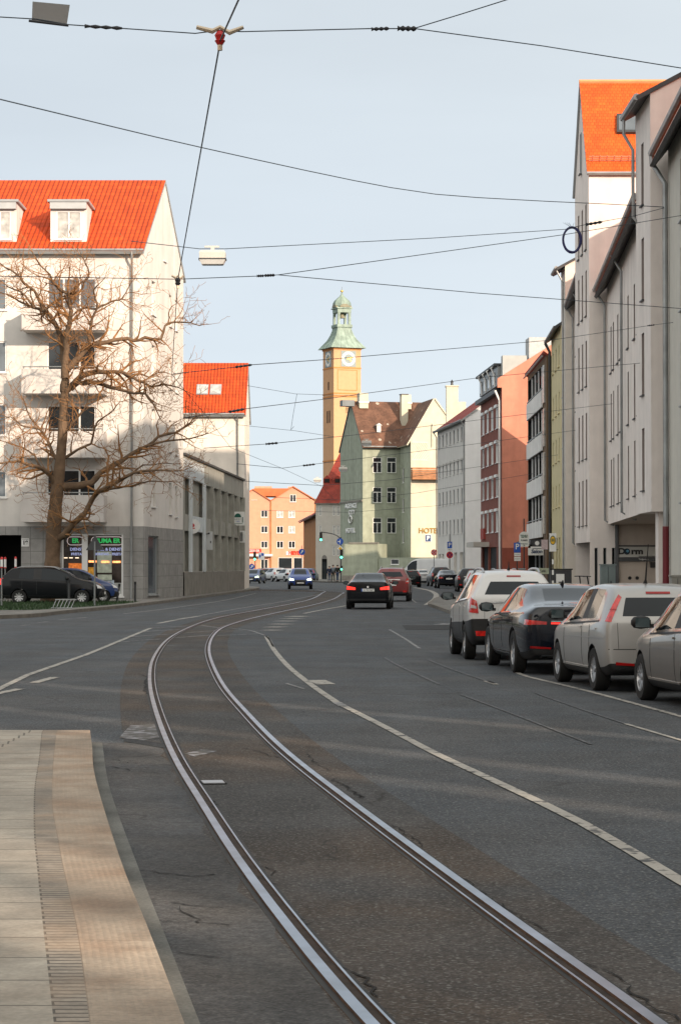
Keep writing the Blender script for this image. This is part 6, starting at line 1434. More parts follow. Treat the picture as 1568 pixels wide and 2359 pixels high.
def limb(pp, r0, r1, dy1, tw=1.0, n=7):
    P = [tp(x, y, dy1 * k / (len(pp) - 1)) for k, (x, y) in enumerate(pp)]; cs = spline(P, .3); m = len(cs)
    cs = [p + Vector((RT.gauss(0, .02), RT.gauss(0, .03), RT.gauss(0, .02))) for p in cs]
    mb = MB(); r0 *= 1.22; r1 *= 1.3; mb.tube(cs, [(r0 + (r1 - r0) * (k / (m - 1)) ** .8) * RT.uniform(.9, 1.12) for k in range(m)], n); mb.build('branch', M_bark, tree, smooth=60)
    for k in range(2, m):
        f = k / m; rr_ = r0 + (r1 - r0) * f ** .8
        for _q in range(1 + (RT.random() < .25)):
          if RT.random() < 1.1 * tw * (.4 + f):
            t = (cs[k] - cs[k - 1]).normalized(); side = t.cross(Vector((RT.gauss(0, 1), RT.gauss(0, 1), RT.gauss(0, 1)))).normalized()
            twig(cs[k], t * .6 + side + Vector((0, 0, .25)), RT.uniform(.7, 2.0) * (1.15 - .35 * f), min(.065, rr_ * .65), 3 if RT.random() < .3 else 2)
    twig(cs[-1], cs[-1] - cs[-2], 1.2, r1, 2)
limb([(149, 905), (150, 860), (148, 826), (140, 777), (130, 749), (116, 728), (102, 717), (80, 709), (56, 700), (35, 686)], .17, .03, 1.5)
limb([(102, 717), (92, 695), (80, 668), (56, 651), (38, 630), (14, 616), (-4, 602)], .07, .02, .8)
limb([(104, 717), (122, 700), (138, 688), (152, 682)], .06, .03, .4)
limb([(150, 870), (154, 777), (161, 742), (164, 717), (161, 689), (157, 675), (140, 665), (122, 651), (115, 633), (94, 609), (77, 581)], .14, .02, -1.2)
limb([(160, 676), (175, 665), (185, 651), (206, 637), (196, 602), (185, 588)], .05, .015, -.8)
limb([(80, 709), (66, 690), (48, 672), (20, 660), (-6, 640)], .05, .015, -.6)
limb([(149, 862), (175, 829), (196, 808), (210, 794), (245, 787), (280, 780), (308, 784), (336, 780), (371, 780), (381, 749), (399, 742), (427, 742), (450, 746)], .13, .02, 2.0)
limb([(208, 795), (206, 770), (213, 735), (224, 710), (220, 690), (217, 668), (227, 655)], .07, .02, -1.0)
limb([(224, 710), (245, 700), (266, 693), (280, 686), (297, 661), (305, 637)], .05, .015, 1.0)
limb([(224, 712), (200, 708), (180, 716), (168, 728)], .04, .02, .4)
limb([(149, 905), (168, 889), (185, 868), (210, 859), (245, 856), (280, 857), (304, 868), (332, 882), (350, 889), (378, 885), (413, 892)], .14, .02, -1.8)
limb([(165, 895), (182, 882), (224, 882), (255, 892), (280, 899), (308, 906), (336, 906), (357, 934)], .11, .03, -2.6)
limb([(300, 866), (325, 860), (345, 868), (365, 858), (395, 862)], .05, .012, .8)
limb([(138, 1120), (165, 1120), (213, 1111), (233, 1088), (267, 1069), (305, 1044), (343, 1025), (366, 1004), (404, 997), (438, 974)], .17, .03, 2.2)
limb([(343, 1025), (380, 1015), (420, 1012), (460, 1005), (485, 996)], .05, .012, 1.2)
limb([(126, 1245), (150, 1230), (171, 1206), (198, 1179), (215, 1145), (246, 1122), (275, 1109), (307, 1088), (345, 1084), (413, 1084)], .15, .02, -2.4)
limb([(240, 1126), (275, 1122), (306, 1120), (345, 1109), (398, 1109)], .06, .015, -1.4)
limb([(305, 1090), (330, 1070), (352, 1072), (385, 1066), (410, 1070)], .04, .01, -.6)
limb([(131, 1118), (116, 1095), (97, 1080), (70, 1071), (40, 1061), (0, 1069)], .12, .03, -1.6)
limb([(138, 1060), (128, 1054), (116, 1027), (93, 989), (70, 962), (59, 924)], .09, .02, 1.4)
limb([(142, 1056), (152, 1054), (179, 1035), (209, 1020), (218, 985), (238, 962), (262, 945), (276, 925)], .07, .015, 1.2)
limb([(144, 1010), (158, 985), (182, 960), (200, 930), (205, 905)], .06, .015, -1.2)
limb([(97, 1080), (80, 1050), (52, 1030), (20, 1022), (-6, 1010)], .05, .012, 1.2)
limb([(93, 989), (76, 985), (50, 980), (25, 960), (5, 962)], .05, .012, -1.)
for _ in range(46):                        # epicormic shoots low on the trunk
    k = RT.uniform(0, 1); p = tp(117 + 20 * (1 - k), 1225 - 110 * k) if RT.random() < .6 else tp(125 + 90 * k, 1215 - 60 * k, -1)
    twig(p, Vector((RT.gauss(0, 1), RT.gauss(0, 1), RT.uniform(-.1, .9))), RT.uniform(.6, 1.6), .014, 1)
crown.build('crown', M_twig, tree)

# ================================================================ OVERHEAD WIRES
M_wire = mat('wire_dark', (.022, .034, .048), rough=.5, var=.1); M_ins = mat('insulator_dark', (.02, .022, .028), rough=.5); M_brass = mat('fitting_brass', (.50, .42, .32), rough=.4, metal=.5); M_insred = mat('insulator_red', (.40, .02, .02), rough=.4)
def wire(label, pts, r=.006, sag=0., group='overhead wires'):
    P = [V(*p) for p in pts]; q = []
    if label.startswith('long'): P = spline(P, 3.)
    for a, b in zip(P, P[1:]):
        for k in range(8): t = k / 8; q.append(a.lerp(b, t) - Vector((0, 0, 4 * sag * t * (1 - t))))
    q.append(P[-1]); o = q[0].copy(); mb = MB(); mb.tube([p - o for p in q], r, 5)
    w_ = mb.build('overhead_wire', M_wire, loc=o, smooth=60); tag(w_, label, 'wire', group); return w_
def knots(par, pts, r=.035, ln=.10, m=None, nm='insulator'):
    """strain insulators threaded on a wire"""
    for (a, b) in pts:
        A_, B_ = V(*a) - par.location, V(*b) - par.location; mb = MB(); n = 7; prof = []
        mb.tube([A_.lerp(B_, k / n) for k in range(n + 1)], [r * (.5 if k % 2 else 1.) for k in range(n + 1)], 7); mb.build(nm, m or M_ins, par, smooth=60)
cw = wire('thick tram contact wire running from the top of the picture down along the track', [(563, -30, 13.6), (508, 92, 16.7), (410, 645, 30.7), (396, 861, 45.5), (424, 897, 51), (475, 957, 58), (532, 1031, 74), (649, 1078, 89), (742, 1121, 110), (779, 1160, 135), (781, 1185, 165)], .0065, .0, None)
def hanger(p, span=.36, col=M_insred):
    """small fitting that carries the contact wire under a span wire"""
    h_ = empty('wire_hanger', p, 0, None); mb = MB(); mb.tube([(-span / 2, 0, .03), (-span * .16, 0, .0), (0, 0, .03), (span * .2, 0, -.01), (span / 2, 0, .03)], [.016, .02, .016, .02, .014], 6); mb.build('clamp_arm', M_brass, h_, smooth=50)
    mb = MB(); mb.lathe([(.022, 0), (.04, -.03), (.028, -.06), (.04, -.07), (.02, -.10)], 10); mb.build('insulator', col, h_, smooth=50); mb = MB(); mb.lathe([(.018, -.10), (.018, -.14)], 8); mb.build('wire_clip', M_brass, h_); return h_
tag(hanger(V(507, 72, 16.75), .34), 'brass hanger with red insulator carrying the contact wire near the top of the picture', 'wire hanger', 'contact wire hangers')
tag(hanger(V(410, 640, 30.7), .16, M_ins), 'small dark hanger on the contact wire in front of the corner house gable', 'wire hanger', 'contact wire hangers')
s1w = wire('span wire crossing the top of the picture from the grey plate to the forked joint', [(-20, 38, 16.9), (84, 44, 16.9), (160, 57, 16.9), (290, 66, 16.9), (450, 77, 16.8), (507, 70, 16.75), (556, 73, 16.75), (850, 66, 16.8), (952, 66, 16.8)], .0045)
knots(s1w, [((196, 60, 16.9), (282, 65, 16.9)), ((855, 67, 16.8), (895, 65.5, 16.8))], .016); knots(s1w, [((915, 65, 16.8), (958, 66, 16.8))], .022)
wire('upper arm of the forked joint, rising to the top edge', [(955, 65, 16.8), (1060, 33, 16.8), (1190, -8, 16.8)], .0042); wire('lower arm of the forked joint, falling to the right edge', [(955, 66, 16.8), (1250, 106, 17.), (1600, 162, 17.2)], .0042)
p = V(115, 33, 16.9); g = empty('wire_plate', p, 0, 'grey metal plate clamped on the top span wire', 'plate'); mb = MB(); mb.prism([Vector((-.13, 0, -.055)), Vector((.125, 0, -.085)), Vector((.148, 0, .07)), Vector((-.125, 0, .095))], (0, .006, 0)); mb.build('plate', mat('plate_grey', (.20, .20, .20), rough=.6, metal=.3), g); mb = MB(); mb.tube([(-.15, -.01, -.05), (.14, -.01, -.085)], .010, 6); mb.build('clamp_bar', M_ins, g)
wire('long wire sagging from the left edge across the sky to the front block', [(-10, 226, 45), (470, 341, 58), (900, 432, 70), (1100, 455, 76), (1400, 470, 83), (1530, 477, 84.2)], .014)
lw = wire('wire carrying the box street lamp to the wall of the front block', [(300, 555, 60), (460, 573, 64), (520, 573, 64.5), (1000, 548, 74), (1300, 528, 81), (1352, 516, 82), (1460, 497, 83.6), (1530, 478, 84.2)], .011)
knots(lw, [((1350, 517, 82), (1385, 511, 82.5))], .06)
sw2 = wire('span wire before the corner house, ending at a fork', [(-10, 636, 30), (240, 640, 30.5), (410, 643, 30.7), (588, 636, 31), (640, 633, 31.2)], .0055); knots(sw2, [((592, 635.5, 31), (608, 635, 31)), ((612, 634.5, 31), (632, 633.5, 31.2))], .022)
wire('upper arm of the fork beside the box lamp, rising to the right', [(640, 633, 31.2), (1300, 540, 36), (1600, 491, 39)], .0055); wire('lower arm of the fork beside the box lamp, falling to the right', [(640, 633, 31.2), (1100, 675, 34), (1600, 713, 37)], .0055)
w_ = wire('span wire passing across the clock tower face', [(400, 861, 45.5), (545, 845, 48), (580, 840, 49), (750, 828, 55), (1270, 783, 72), (1498, 749, 81), (1600, 736, 85)], .0085); knots(w_, [((545, 845, 48), (580, 840, 49)), ((1490, 750, 81), (1506, 748, 81))], .03)
w_ = wire('span wire under the tall house roof and over the brown roof', [(424, 962, 56), (530, 948, 58), (560, 942, 59), (740, 920, 66), (1100, 870, 84), (1530, 831, 89)], .009); knots(w_, [((530, 948, 58), (562, 942, 59))], .04)
wire('thin wire across the middle of the clock tower shaft', [(570, 888, 90), (680, 907, 95), (830, 912, 100)], .008)
wire('loose thin wire end hanging in the sky left of the clock tower', [(684, 907, 95), (676, 950, 95), (670, 990, 95), (677, 982, 95)], .008)
w_ = wire('span wire across the upper wall of the green house', [(470, 1032, 72), (620, 1022, 78), (640, 1020, 78), (830, 1000, 90), (1200, 955, 108), (1440, 926, 116)], .010); knots(w_, [((612, 1022.5, 78), (640, 1020, 78))], .045)
wire('wire from the tall house wall past the tower foot', [(545, 978, 120), (680, 992, 125), (770, 1006, 130)], .010)
w_ = wire('lower span wire across the windows of the green house', [(545, 1068, 88), (650, 1078, 89), (730, 1068, 95), (1000, 1035, 115), (1330, 990, 128)], .010); knots(w_, [((700, 1072, 92), (725, 1069, 94))], .045)
wire('span wire level with the hotel balcony', [(560, 1108, 108), (742, 1118, 110), (900, 1105, 122), (1200, 1060, 150), (1300, 1045, 150)], .011)
wire('span wire level with the hotel lettering top', [(620, 1145, 130), (800, 1152, 137), (960, 1135, 150), (1230, 1090, 170)], .011)
wire('lowest span wire over the far junction', [(600, 1175, 160), (800, 1180, 165), (1000, 1165, 180), (1110, 1150, 190)], .011)
# coil of spare cable hanging on the lamp wire
p = V(1316, 553, 81.5); mb = MB()
for k in range(4):
    rx, rz_ = .30 + .02 * RT.random(), .44 + .03 * RT.random(); ox, oz = RT.uniform(-.02, .02), RT.uniform(-.03, .03)
    mb.tube([Vector((ox + rx * math.sin(t), RT.uniform(-.02, .02), oz + rz_ * math.cos(t))) for t in [2 * math.pi * q / 24 for q in range(25)]], .036, 6)
co_ = mb.build('cable_coil', mat('cable_blue', (.02, .022, .09), rough=.5), loc=p, smooth=60); tag(co_, 'oval coil of dark blue cable hanging from the lamp wire before the gable block', 'cable coil')
mb = MB()
for k in range(5): mb.tube([Vector((RT.uniform(-.1, .1), 0, .42)), Vector((RT.uniform(-.35, .1), 0, .62))], .005, 3)
mb.tube([Vector((.2, 0, .5)), Vector((.33, 0, -.05)), Vector((.24, 0, .2))], .01, 4); mb.build('wire_tail', M_ins, co_)

# ================================================================ STREET LAMPS ON WIRES
M_lampb = mat('lamp_body', (.52, .50, .46), rough=.5, var=.06); M_lampg = mat('lamp_cover', (.50, .51, .50), rough=.2, var=.1, spec=.5)
def span_lamp(px, py, Y, w, label):
    r = empty('street_lamp', V(px, py, Y), 0, label, 'street lamp', 'street lamps hung over the road'); h = w * .42; mb = MB()
    f = lambda a, z: [Vector((-a, -a * .55, z)), Vector((a, -a * .55, z)), Vector((a, a * .55, z)), Vector((-a, a * .55, z))]
    def frus(nm, rows, m):
        b = MB(); n = len(rows)
        for a, z in rows: b.v += [tuple(p) for p in f(a, z)]
        for i in range(n - 1):
            for k in range(4): b.f.append([i * 4 + k, i * 4 + (k + 1) % 4, (i + 1) * 4 + (k + 1) % 4, (i + 1) * 4 + k]); b.mi.append(0)
        b.f.append([0, 1, 2, 3]); b.f.append([n * 4 - 4 + k for k in range(4)]); b.mi += [0, 0]; return b.build(nm, m, r)
    a = w / 2; frus('housing', [(a * .96, .0), (a * .98, h * .55), (a * .90, h * .72), (a * .8, h * .76)], M_lampb); frus('rim', [(a * 1.03, -.02), (a * 1.03, .015)], M_zincd); frus('cover', [(a * .72, -h * .52), (a * .80, -h * .48), (a * .98, -.02)], M_lampg)
    mb.box(-a * .6, a * .5, -.03, .03, h * 1.05, h * 1.2); mb.box(-.05, .05, -.03, .03, h * .76, h * 1.05); mb.build('hanger_bar', M_lampb, r); return r
span_lamp(490, 597, 64, .74, 'big pale box lamp hanging from a wire beside the corner house gable')
span_lamp(790, 1082, 160, .60, 'pale lamp hanging before the red roof of the gatehouse'); span_lamp(731, 1107, 190, .62, 'small lamp hanging left of the clock tower foot'); span_lamp(844, 1022, 140, .60, 'pale lamp hanging at the eave of the green house')

# ================================================================ SIGNS AND TRAFFIC LIGHTS
M_pole = mat('pole_grey', (.22, .23, .23), rough=.5, metal=.5, var=.15); M_poled = mat('pole_dark', (.05, .052, .055), rough=.6, var=.2); M_green = mat('signal_green', (.10, 1., .55), emit=2.2, var=0); M_lens = mat('signal_dark', (.02, .012, .01), rough=.3)
M_yelsign = mat('sign_yellow', (.70, .40, .03), rough=.5, var=.04); M_wht = M_sign
def pole(par, h, r=.045, m=None, x=0., y=0.):
    mb = MB(); mb.lathe([(r, 0), (r * .85, h)], 10, 0, Matrix.Translation((x, y, 0))); return mb.build('pole', m or M_pole, par, smooth=60)
def signal(par, x, z, k=1.0, y=0., n=3):
    """three-lens signal head, green lit at the bottom"""
    mb = MB(); mb.box(x - .15 * k, x + .15 * k, y - .12, y + .12, z - .16 * k * n, z + .16 * k * n); hd_ = mb.build('signal_head', M_black, par)
    for i in range(n):
        zc = z - .16 * k * n + (.16 + .32 * i) * k; mb = MB(); disc(mb, (x, y - .14, zc), .115 * k * (1.15 if i == 0 else 1), 16, th=.018); mb.build('lens', M_green if i == 0 else M_lens, hd_); mb = MB()
        mb.tube([Vector((x + .13 * k * math.cos(a), y - .2, zc + .13 * k * math.sin(a))) for a in [math.pi * q / 8 for q in range(9)]], .012, 4); mb.build('visor', M_black, hd_)
def base(px, Y, label, cat, name, group=None): return empty(name, (X(px, Y), Y, 0.0), 0, label, cat, group)
Y = 249.; t = base(785, Y, 'traffic light with curved arm, green lamps, blue arrow sign and yellow diamond by the pedestrians', 'traffic light', 'traffic_light'); pole(t, 4.9, .07, M_poled)
x1 = X(739, Y) - t.location.x; z1 = Zh(1227, Y); mb = MB(); mb.tube([(0, 0, 4.8), (-.10, 0, z1 - .55), (-.5, 0, z1 - .25), (-1.1, 0, z1 - .05), (x1, 0, z1 + .1)], .05, 7); mb.build('arm', M_poled, t, smooth=60); signal(t, x1, z1 - .42, 1.0); signal(t, 0.05, Zh(1276, Y), 1.05, -.1); signal(t, .06, Zh(1308, Y), .8, -.1, 2)
mb = MB(); zc = Zh(1247, Y); disc(mb, (-.1, -.14, zc), .36, 20); s_ = mb.build('direction_sign', M_sblue, t); mb = MB(); mb.box(-.13, -.06, -.155, -.142, zc - .2, zc + .2); mb.box(-.28, -.13, -.155, -.142, zc - .04, zc + .03); mb.prism([Vector((-.3, -.15, zc - .1)), Vector((-.3, -.15, zc + .1)), Vector((-.36, -.15, zc))], (0, .005, 0)); mb.build('arrow', M_wht, s_)
mb = MB(); zc = Zh(1263, Y); q = .33; mb.prism([Vector((-.08 - q, -.14, zc)), Vector((-.08, -.14, zc - q)), Vector((-.08 + q, -.14, zc)), Vector((-.08, -.14, zc + q))], (0, .02, 0)); s_ = mb.build('priority_sign', M_wht, t); mb = MB(); q = .2; mb.prism([Vector((-.08 - q, -.16, zc)), Vector((-.08, -.16, zc - q)), Vector((-.08 + q, -.16, zc)), Vector((-.08, -.16, zc + q))], (0, .015, 0)); mb.build('yellow_field', M_yelsign, s_)
Y = 262.; t = base(588, Y, 'traffic light with green lamp and white sign at the left of the far junction', 'traffic light', 'traffic_light'); pole(t, 3.6, .06, M_poled); signal(t, -.05, Zh(1281, Y), 1.0, -.1)
mb = MB(); mb.box(.35, 1.05, -.1, -.06, Zh(1289, Y), Zh(1272, Y)); s_ = mb.build('sign_board', M_wht, t); mb = MB(); mb.box(.45, .62, -.115, -.102, Zh(1284, Y), Zh(1277, Y)); mb.box(.7, .95, -.115, -.102, Zh(1280, Y), Zh(1274, Y)); mb.build('sign_mark', M_sblue, s_)
def round_sign(px, Y, py, r, label, h, mark, field=M_sblue, group=None):
    t = base(px, Y, label, 'road sign', 'road_sign', group); pole(t, h); z = Zh(py, Y); mb = MB(); disc(mb, (0, -.09, z), r, 22); s_ = mb.build('sign_disc', field, t)
    mb = MB()
    if mark == 'arrow': 
        M = Matrix.Translation((0, -.1, z)) @ Matrix.Rotation(math.radians(35), 4, 'Y'); mb.box(-.05, .05, -.012, -.001, -r * .6, r * .3, 0, M); mb.prism([M @ Vector((-.16, -.01, r * .2)), M @ Vector((.16, -.01, r * .2)), M @ Vector((0, -.01, r * .7))], (0, .008, 0))
    if mark == 'nostop':
        for a in (45, -45): M = Matrix.Translation((0, -.1, z)) @ Matrix.Rotation(math.radians(a), 4, 'Y'); mb.box(-.03, .03, -.012 - .004 * (a > 0), -.001, -r * .85, r * .85, 0, M)
        for k in range(20):
            a, b = 2 * math.pi * k / 20, 2 * math.pi * (k + 1) / 20; mb.prism([Vector((q * math.cos(w), -.095, z + q * math.sin(w))) for q, w in ((r, a), (r, b), (r * .82, b), (r * .82, a))], (0, -.02, 0))
    mb.build('sign_mark', M_wht if mark == 'arrow' else M_signred, s_); return t
round_sign(571 + 9, 255, 1305, .32, 'round blue sign low at the left of the far junction', 2.2, 'arrow')
round_sign(695, 300, 1271, .42, 'round blue arrow sign before the pink house', 4.5, 'arrow')
round_sign(999, 225, 1274 - 2, .30, 'red ringed no stopping sign left of the white van', 2.9, 'nostop', mat('sign_pink', (.50, .30, .32)))
def board(par, x, z, w, h, m, txt=None, sz=.1, tm=None, y=-.08, nm='board', dz=0., rows=None):
    mb = MB(); mb.box(x - w / 2, x + w / 2, y, y + .03, z - h / 2, z + h / 2); b = mb.build(nm, m, par)
    for (tx, s__, oz) in (rows or ([(txt, sz, dz)] if txt else [])): lettering(tx, s__, tm or M_black, b, (x, y - .008, z + oz), depth=.006, bold=s__ * .015)
    return b
Y = 205.; t = base(1035, Y, 'parking sign over a round no stopping sign before the greige house', 'road sign', 'road_sign'); pole(t, 4.6); board(t, 0, Zh(1255, Y), .42, .58, M_sblue, 'P', .5, M_wht); board(t, 0.02, Zh(1266, Y), .42, .26, M_wht, 'Mo-Fr', .1); z = Zh(1278, Y); mb = MB(); disc(mb, (0, -.09, z), .3, 20); s_ = mb.build('sign_disc', mat('sign_dark_blue', (.06, .03, .12)), t)
mb = MB()
for a in (45, -45): M = Matrix.Translation((0, -.1, z)) @ Matrix.Rotation(math.radians(a), 4, 'Y'); mb.box(-.035, .035, -.012 - .004 * (a > 0), -.001, -.25, .25, 0, M)
for k in range(20):
    a, b = 2 * math.pi * k / 20, 2 * math.pi * (k + 1) / 20; mb.prism([Vector((q * math.cos(w), -.095, z + q * math.sin(w))) for q, w in ((.3, a), (.3, b), (.235, b), (.235, a))], (0, -.02, 0))
mb.build('sign_mark', M_signred, s_)
Y = 150.; t = base(1190, Y, 'blue parking sign with two white plates before the brick house', 'road sign', 'road_sign'); pole(t, 3.3, .04, M_poled); board(t, 0, Zh(1261, Y), .42, .64, M_sblue, 'P', .5, M_wht, dz=.05); board(t, .02, Zh(1277, Y), .42, .22, M_wht, 'mit Ausweis', .065); board(t, .02, Zh(1287, Y), .42, .26, M_wht, 'Mo-Sa 8-18', .07)
Y = 158.; t = base(1206, Y, 'tall white round-topped name board beside the blue parking sign', 'sign board', 'sign_board'); pole(t, 5.0, .05, M_poled)
w, zb_, zt_ = .33, Zh(1259, Y), Zh(1224, Y); mb = MB(); pts = [Vector((-w, -.1, zb_ + .08)), Vector((-w + .08, -.1, zb_)), Vector((w - .08, -.1, zb_)), Vector((w, -.1, zb_ + .08))] + [Vector((w * math.cos(a), -.1, zt_ - w + w * math.sin(a))) for a in [math.pi * k / 12 for k in range(13)]]; mb.prism(pts, (0, .1, 0)); b = mb.build('board', M_wht, t)
for tx, oz, s__, m in (('Schlenker', -.26, .13, M_sgreen), ('GARTEN', -.38, .11, M_sgreen), ('KAISER', -.60, .15, M_zincd), ('Restaurant', -.84, .10, M_sgreen), ('Hof', -.95, .07, M_zincd)): lettering(tx, s__, m, b, (0, -.11, zt_ + oz), depth=.006, bold=.004)
Y = 150.; t = empty('shop_sign', V(1233, 1270, Y), 0, 'white rounded salon sign hanging before the glazed house', 'sign'); mb = MB(); mb.box(-.50, .50, 0, .08, -.24, .22); b = mb.build('board', M_wht, t); lettering('Salon', .34, mat('letter_navy', (.01, .03, .10)), b, (0.05, -.01, 0), shear=.2, bold=.008); mb = MB(); mb.box(.5, 1.6, .02, .06, .1, .14); mb.build('bracket', M_zincd, t)
Y = 148.; t = empty('shop_sign', V(1236, 1258, Y), 0, 'dark sign with a pale crescent above the salon sign', 'sign'); mb = MB(); mb.box(-.3, .5, 0, .06, -.16, .36); b = mb.build('board', M_zincd, t); mb = MB(); disc(mb, (0, -.01, .2), .14, 16, th=.008); mb.box(-.42, .42, -.02, -.002, -.12, -.02); mb.build('mark', M_wht, b)
Y = 120.; t = base(1272, Y, 'bus stop pole with a green and yellow disc above a white plate', 'bus stop sign', 'bus_stop_sign'); pole(t, 3.3, .035, M_poled); zc = Zh(1244, Y); board(t, 0, Zh(1249, Y), .36, .95, M_wht, y=-.06, nm='board'); mb = MB(); a = [Vector((.15 * math.cos(2 * math.pi * k / 24), -.08, zc + .24 * math.sin(2 * math.pi * k / 24))) for k in range(24)]; mb.prism(a, (0, .012, 0)); b = mb.build('disc', M_sgreen, t); a = [Vector((.12 * math.cos(2 * math.pi * k / 24), -.09, zc - .01 + .2 * math.sin(2 * math.pi * k / 24))) for k in range(24)]; mb = MB(); mb.prism(a, (0, .008, 0)); b2 = mb.build('disc_field', M_yelsign, t); lettering('H', .22, M_sgreen, b2, (0, -.095, zc), depth=.004, bold=.01)
mb = MB(); 
for k in range(3): mb.box(-.05, .05, -.045, -.036, .75 + .55 * k, 1.0 + .55 * k)
mb.build('pole_stickers', M_wht, t)
Y = 140.; t = base(1248, Y, 'pale green notice board on posts on the right pavement', 'notice board', 'notice_board'); board(t, 0, Zh(1315, Y), .78, .36, mat('board_green', (.42, .46, .33), var=.15, s=5), 'Café', .2, M_zincd); 
for x in (-.34, .34): pole(t, Zh(1312, Y), .03, M_poled, x)
Y = 146.; t = base(1253, Y, 'small pink and white notice hanging beside the bus stop disc', 'notice board', 'notice_board'); board(t, 0, Zh(1254, Y), .40, .62, mat('board_pink', (.5, .40, .40), var=.2, s=6)); pole(t, Zh(1246, Y), .025, M_poled)
Y = 152.; t = base(1201, Y, 'grey parking ticket machine with a yellow plate before the brick house', 'ticket machine', 'ticket_machine'); mb = MB(); mb.box(-.2, .2, -.12, .12, 0, 1.55); mb.box(-.24, .24, -.16, .16, 1.553, 1.62); mb.build('case', mat('machine_grey', (.30, .34, .36), rough=.5), t); mb = MB(); mb.box(-.14, .14, -.14, -.123, 1.0, 1.4); mb.build('display', M_wht, t); mb = MB(); mb.box(-.5, -.22, -.05, -.02, 1.32, 1.52); mb.build('yellow_plate', M_yelsign, t)
# grey cabinets, planters and scooters on the right pavement
def cabinet(px0, px1, py, Y, m, label):
    x0, x1 = X(px0, Y), X(px1, Y); t = empty('utility_cabinet', ((x0 + x1) / 2, Y, .12), 0, label, 'cabinet'); w = (x1 - x0) / 2; h = Zh(py, Y) - .12; mb = MB(); mb.box(-w, w, 0, .5, .08, h - .06); mb.build('case', m, t); mb = MB(); mb.box(-w - .04, w + .04, -.04, .54, h - .057, h); mb.build('lid', m, t); mb = MB(); mb.box(-.008, .008, -.012, -.001, .15, h - .12); mb.box(w * .3, w * .3 + .05, -.03, -.001, h * .5, h * .5 + .1); mb.build('door_joint', M_zincd, t); mb = MB(); mb.box(-w + .02, w - .02, .02, .48, 0, .08); mb.build('plinth', M_zincd, t)
cabinet(1383, 1416, 1299, 104, mat('cabinet_teal', (.17, .21, .21), rough=.6, var=.15, stain=.2), 'teal grey utility cabinet before the wall under the gable block')
cabinet(1546, 1572, 1324, 78, mat('cabinet_stone', (.30, .29, .26), rough=.8, var=.2, stain=.2), 'stone grey utility cabinet at the foot of the red pipe guard')
Y = 118.; t = base(1289, Y, 'white upright advertising board with dark letters on the right pavement', 'advertising board', 'advertising_board'); mb = MB(); mb.box(-.2, .2, -.1, .1, .12, 1.35); b = mb.build('board', M_wht, t); q = lettering('AVIS', .22, M_black, b, (0, -.11, .75), depth=.006, bold=.01); q.rotation_euler = (math.pi / 2, -math.pi / 2, 0)
Y = 121.; t = base(1300, Y, 'dark planter box behind the white advertising board', 'planter', 'planter'); mb = MB(); mb.box(-.75, .35, 0, .5, .12, 1.55); mb.build('box', M_poled, t); mb = MB(); mb.box(-.8, .4, -.05, .55, 1.553, 1.62); mb.build('rim', M_black, t)
def scooter(px, Y, label, rz, m):
    t = empty('kick_scooter', (X(px, Y), Y, .12), rz, label, 'scooter', 'parked kick scooters'); mb = MB(); mb.box(-.08, .08, -.55, .3, .10, .16); mb.build('deck', m, t); mb = MB(); mb.tube([(0, .45, .12), (0, .36, .5), (0, .24, 1.15)], .032, 8); mb.build('stem', M_black, t, smooth=60); mb = MB(); mb.tube([(-.27, .22, 1.15), (0, .24, 1.16), (.27, .22, 1.15)], .022, 7); mb.build('handlebar', M_black, t, smooth=60)
    for y in (-.58, .46): mb = MB(); mb.lathe([(.06, -.025), (.11, -.03), (.11, .03), (.06, .025)], 16, 0, Matrix.Translation((0, y, .11)) @ Matrix.Rotation(math.pi / 2, 4, 'Y')); mb.build('wheel', C_tyre, t)
scooter(1342, 106, 'black kick scooter with green stem parked by the cream terrace', -1.0, mat('scooter_green', (.02, .10, .07), rough=.4)); scooter(1327, 109, 'plain black kick scooter parked left of the green stemmed one', -.7, M_black)
# left side: guard posts, sign pole, bollards, hoop
M_red = mat('post_red', (.50, .03, .03), rough=.5); 
def guard(px, Y, top, label):
    t = base(px, Y, label, 'guard post', 'guard_post', 'red and white guard posts'); t.location.z = .12; h = Zh(top, Y) - .12; mb = MB(); mb.lathe([(.038, 0), (.038, h - .32)], 10); mb.build('post', M_pole, t, smooth=60); mb = MB(); mb.lathe([(.05, h - .32), (.05, h - .05)], 10); mb.build('white_sleeve', M_wht, t, smooth=60); mb = MB(); mb.lathe([(.052, h - .36), (.052, h - .315)], 10); mb.lathe([(.05, h - .05), (.045, h + .02), (.02, h + .05)], 10); mb.build('red_band', M_red, t, smooth=60)
def gp_(px, Y, yt, yb, label):
    t = base(px, Y, label, 'guard post', 'guard_post', 'red and white guard posts'); t.location.z = .12; z0, z1 = Zh(yb, Y) - .12, Zh(yt, Y) - .12
    pole(t, z0, .035); mb = MB(); mb.lathe([(.055, z0), (.055, z1 - .08)], 10); mb.build('white_sleeve', M_wht, t, smooth=60); mb = MB(); mb.lathe([(.058, z1 - .079), (.055, z1 - .01), (.02, z1 + .03)], 10); mb.build('red_cap', M_red, t, smooth=60); mb = MB(); mb.lathe([(.058, z0 - .05), (.058, z0 - .002)], 10); mb.build('red_band', M_red, t, smooth=60)
gp_(5, 93, 1284, 1305, 'tall red and white guard post at the left edge, nearest the road'); gp_(13, 110, 1284, 1306, 'red and white guard post just right of the tall one'); gp_(37, 111, 1283, 1305, 'red and white guard post before the dark passage')
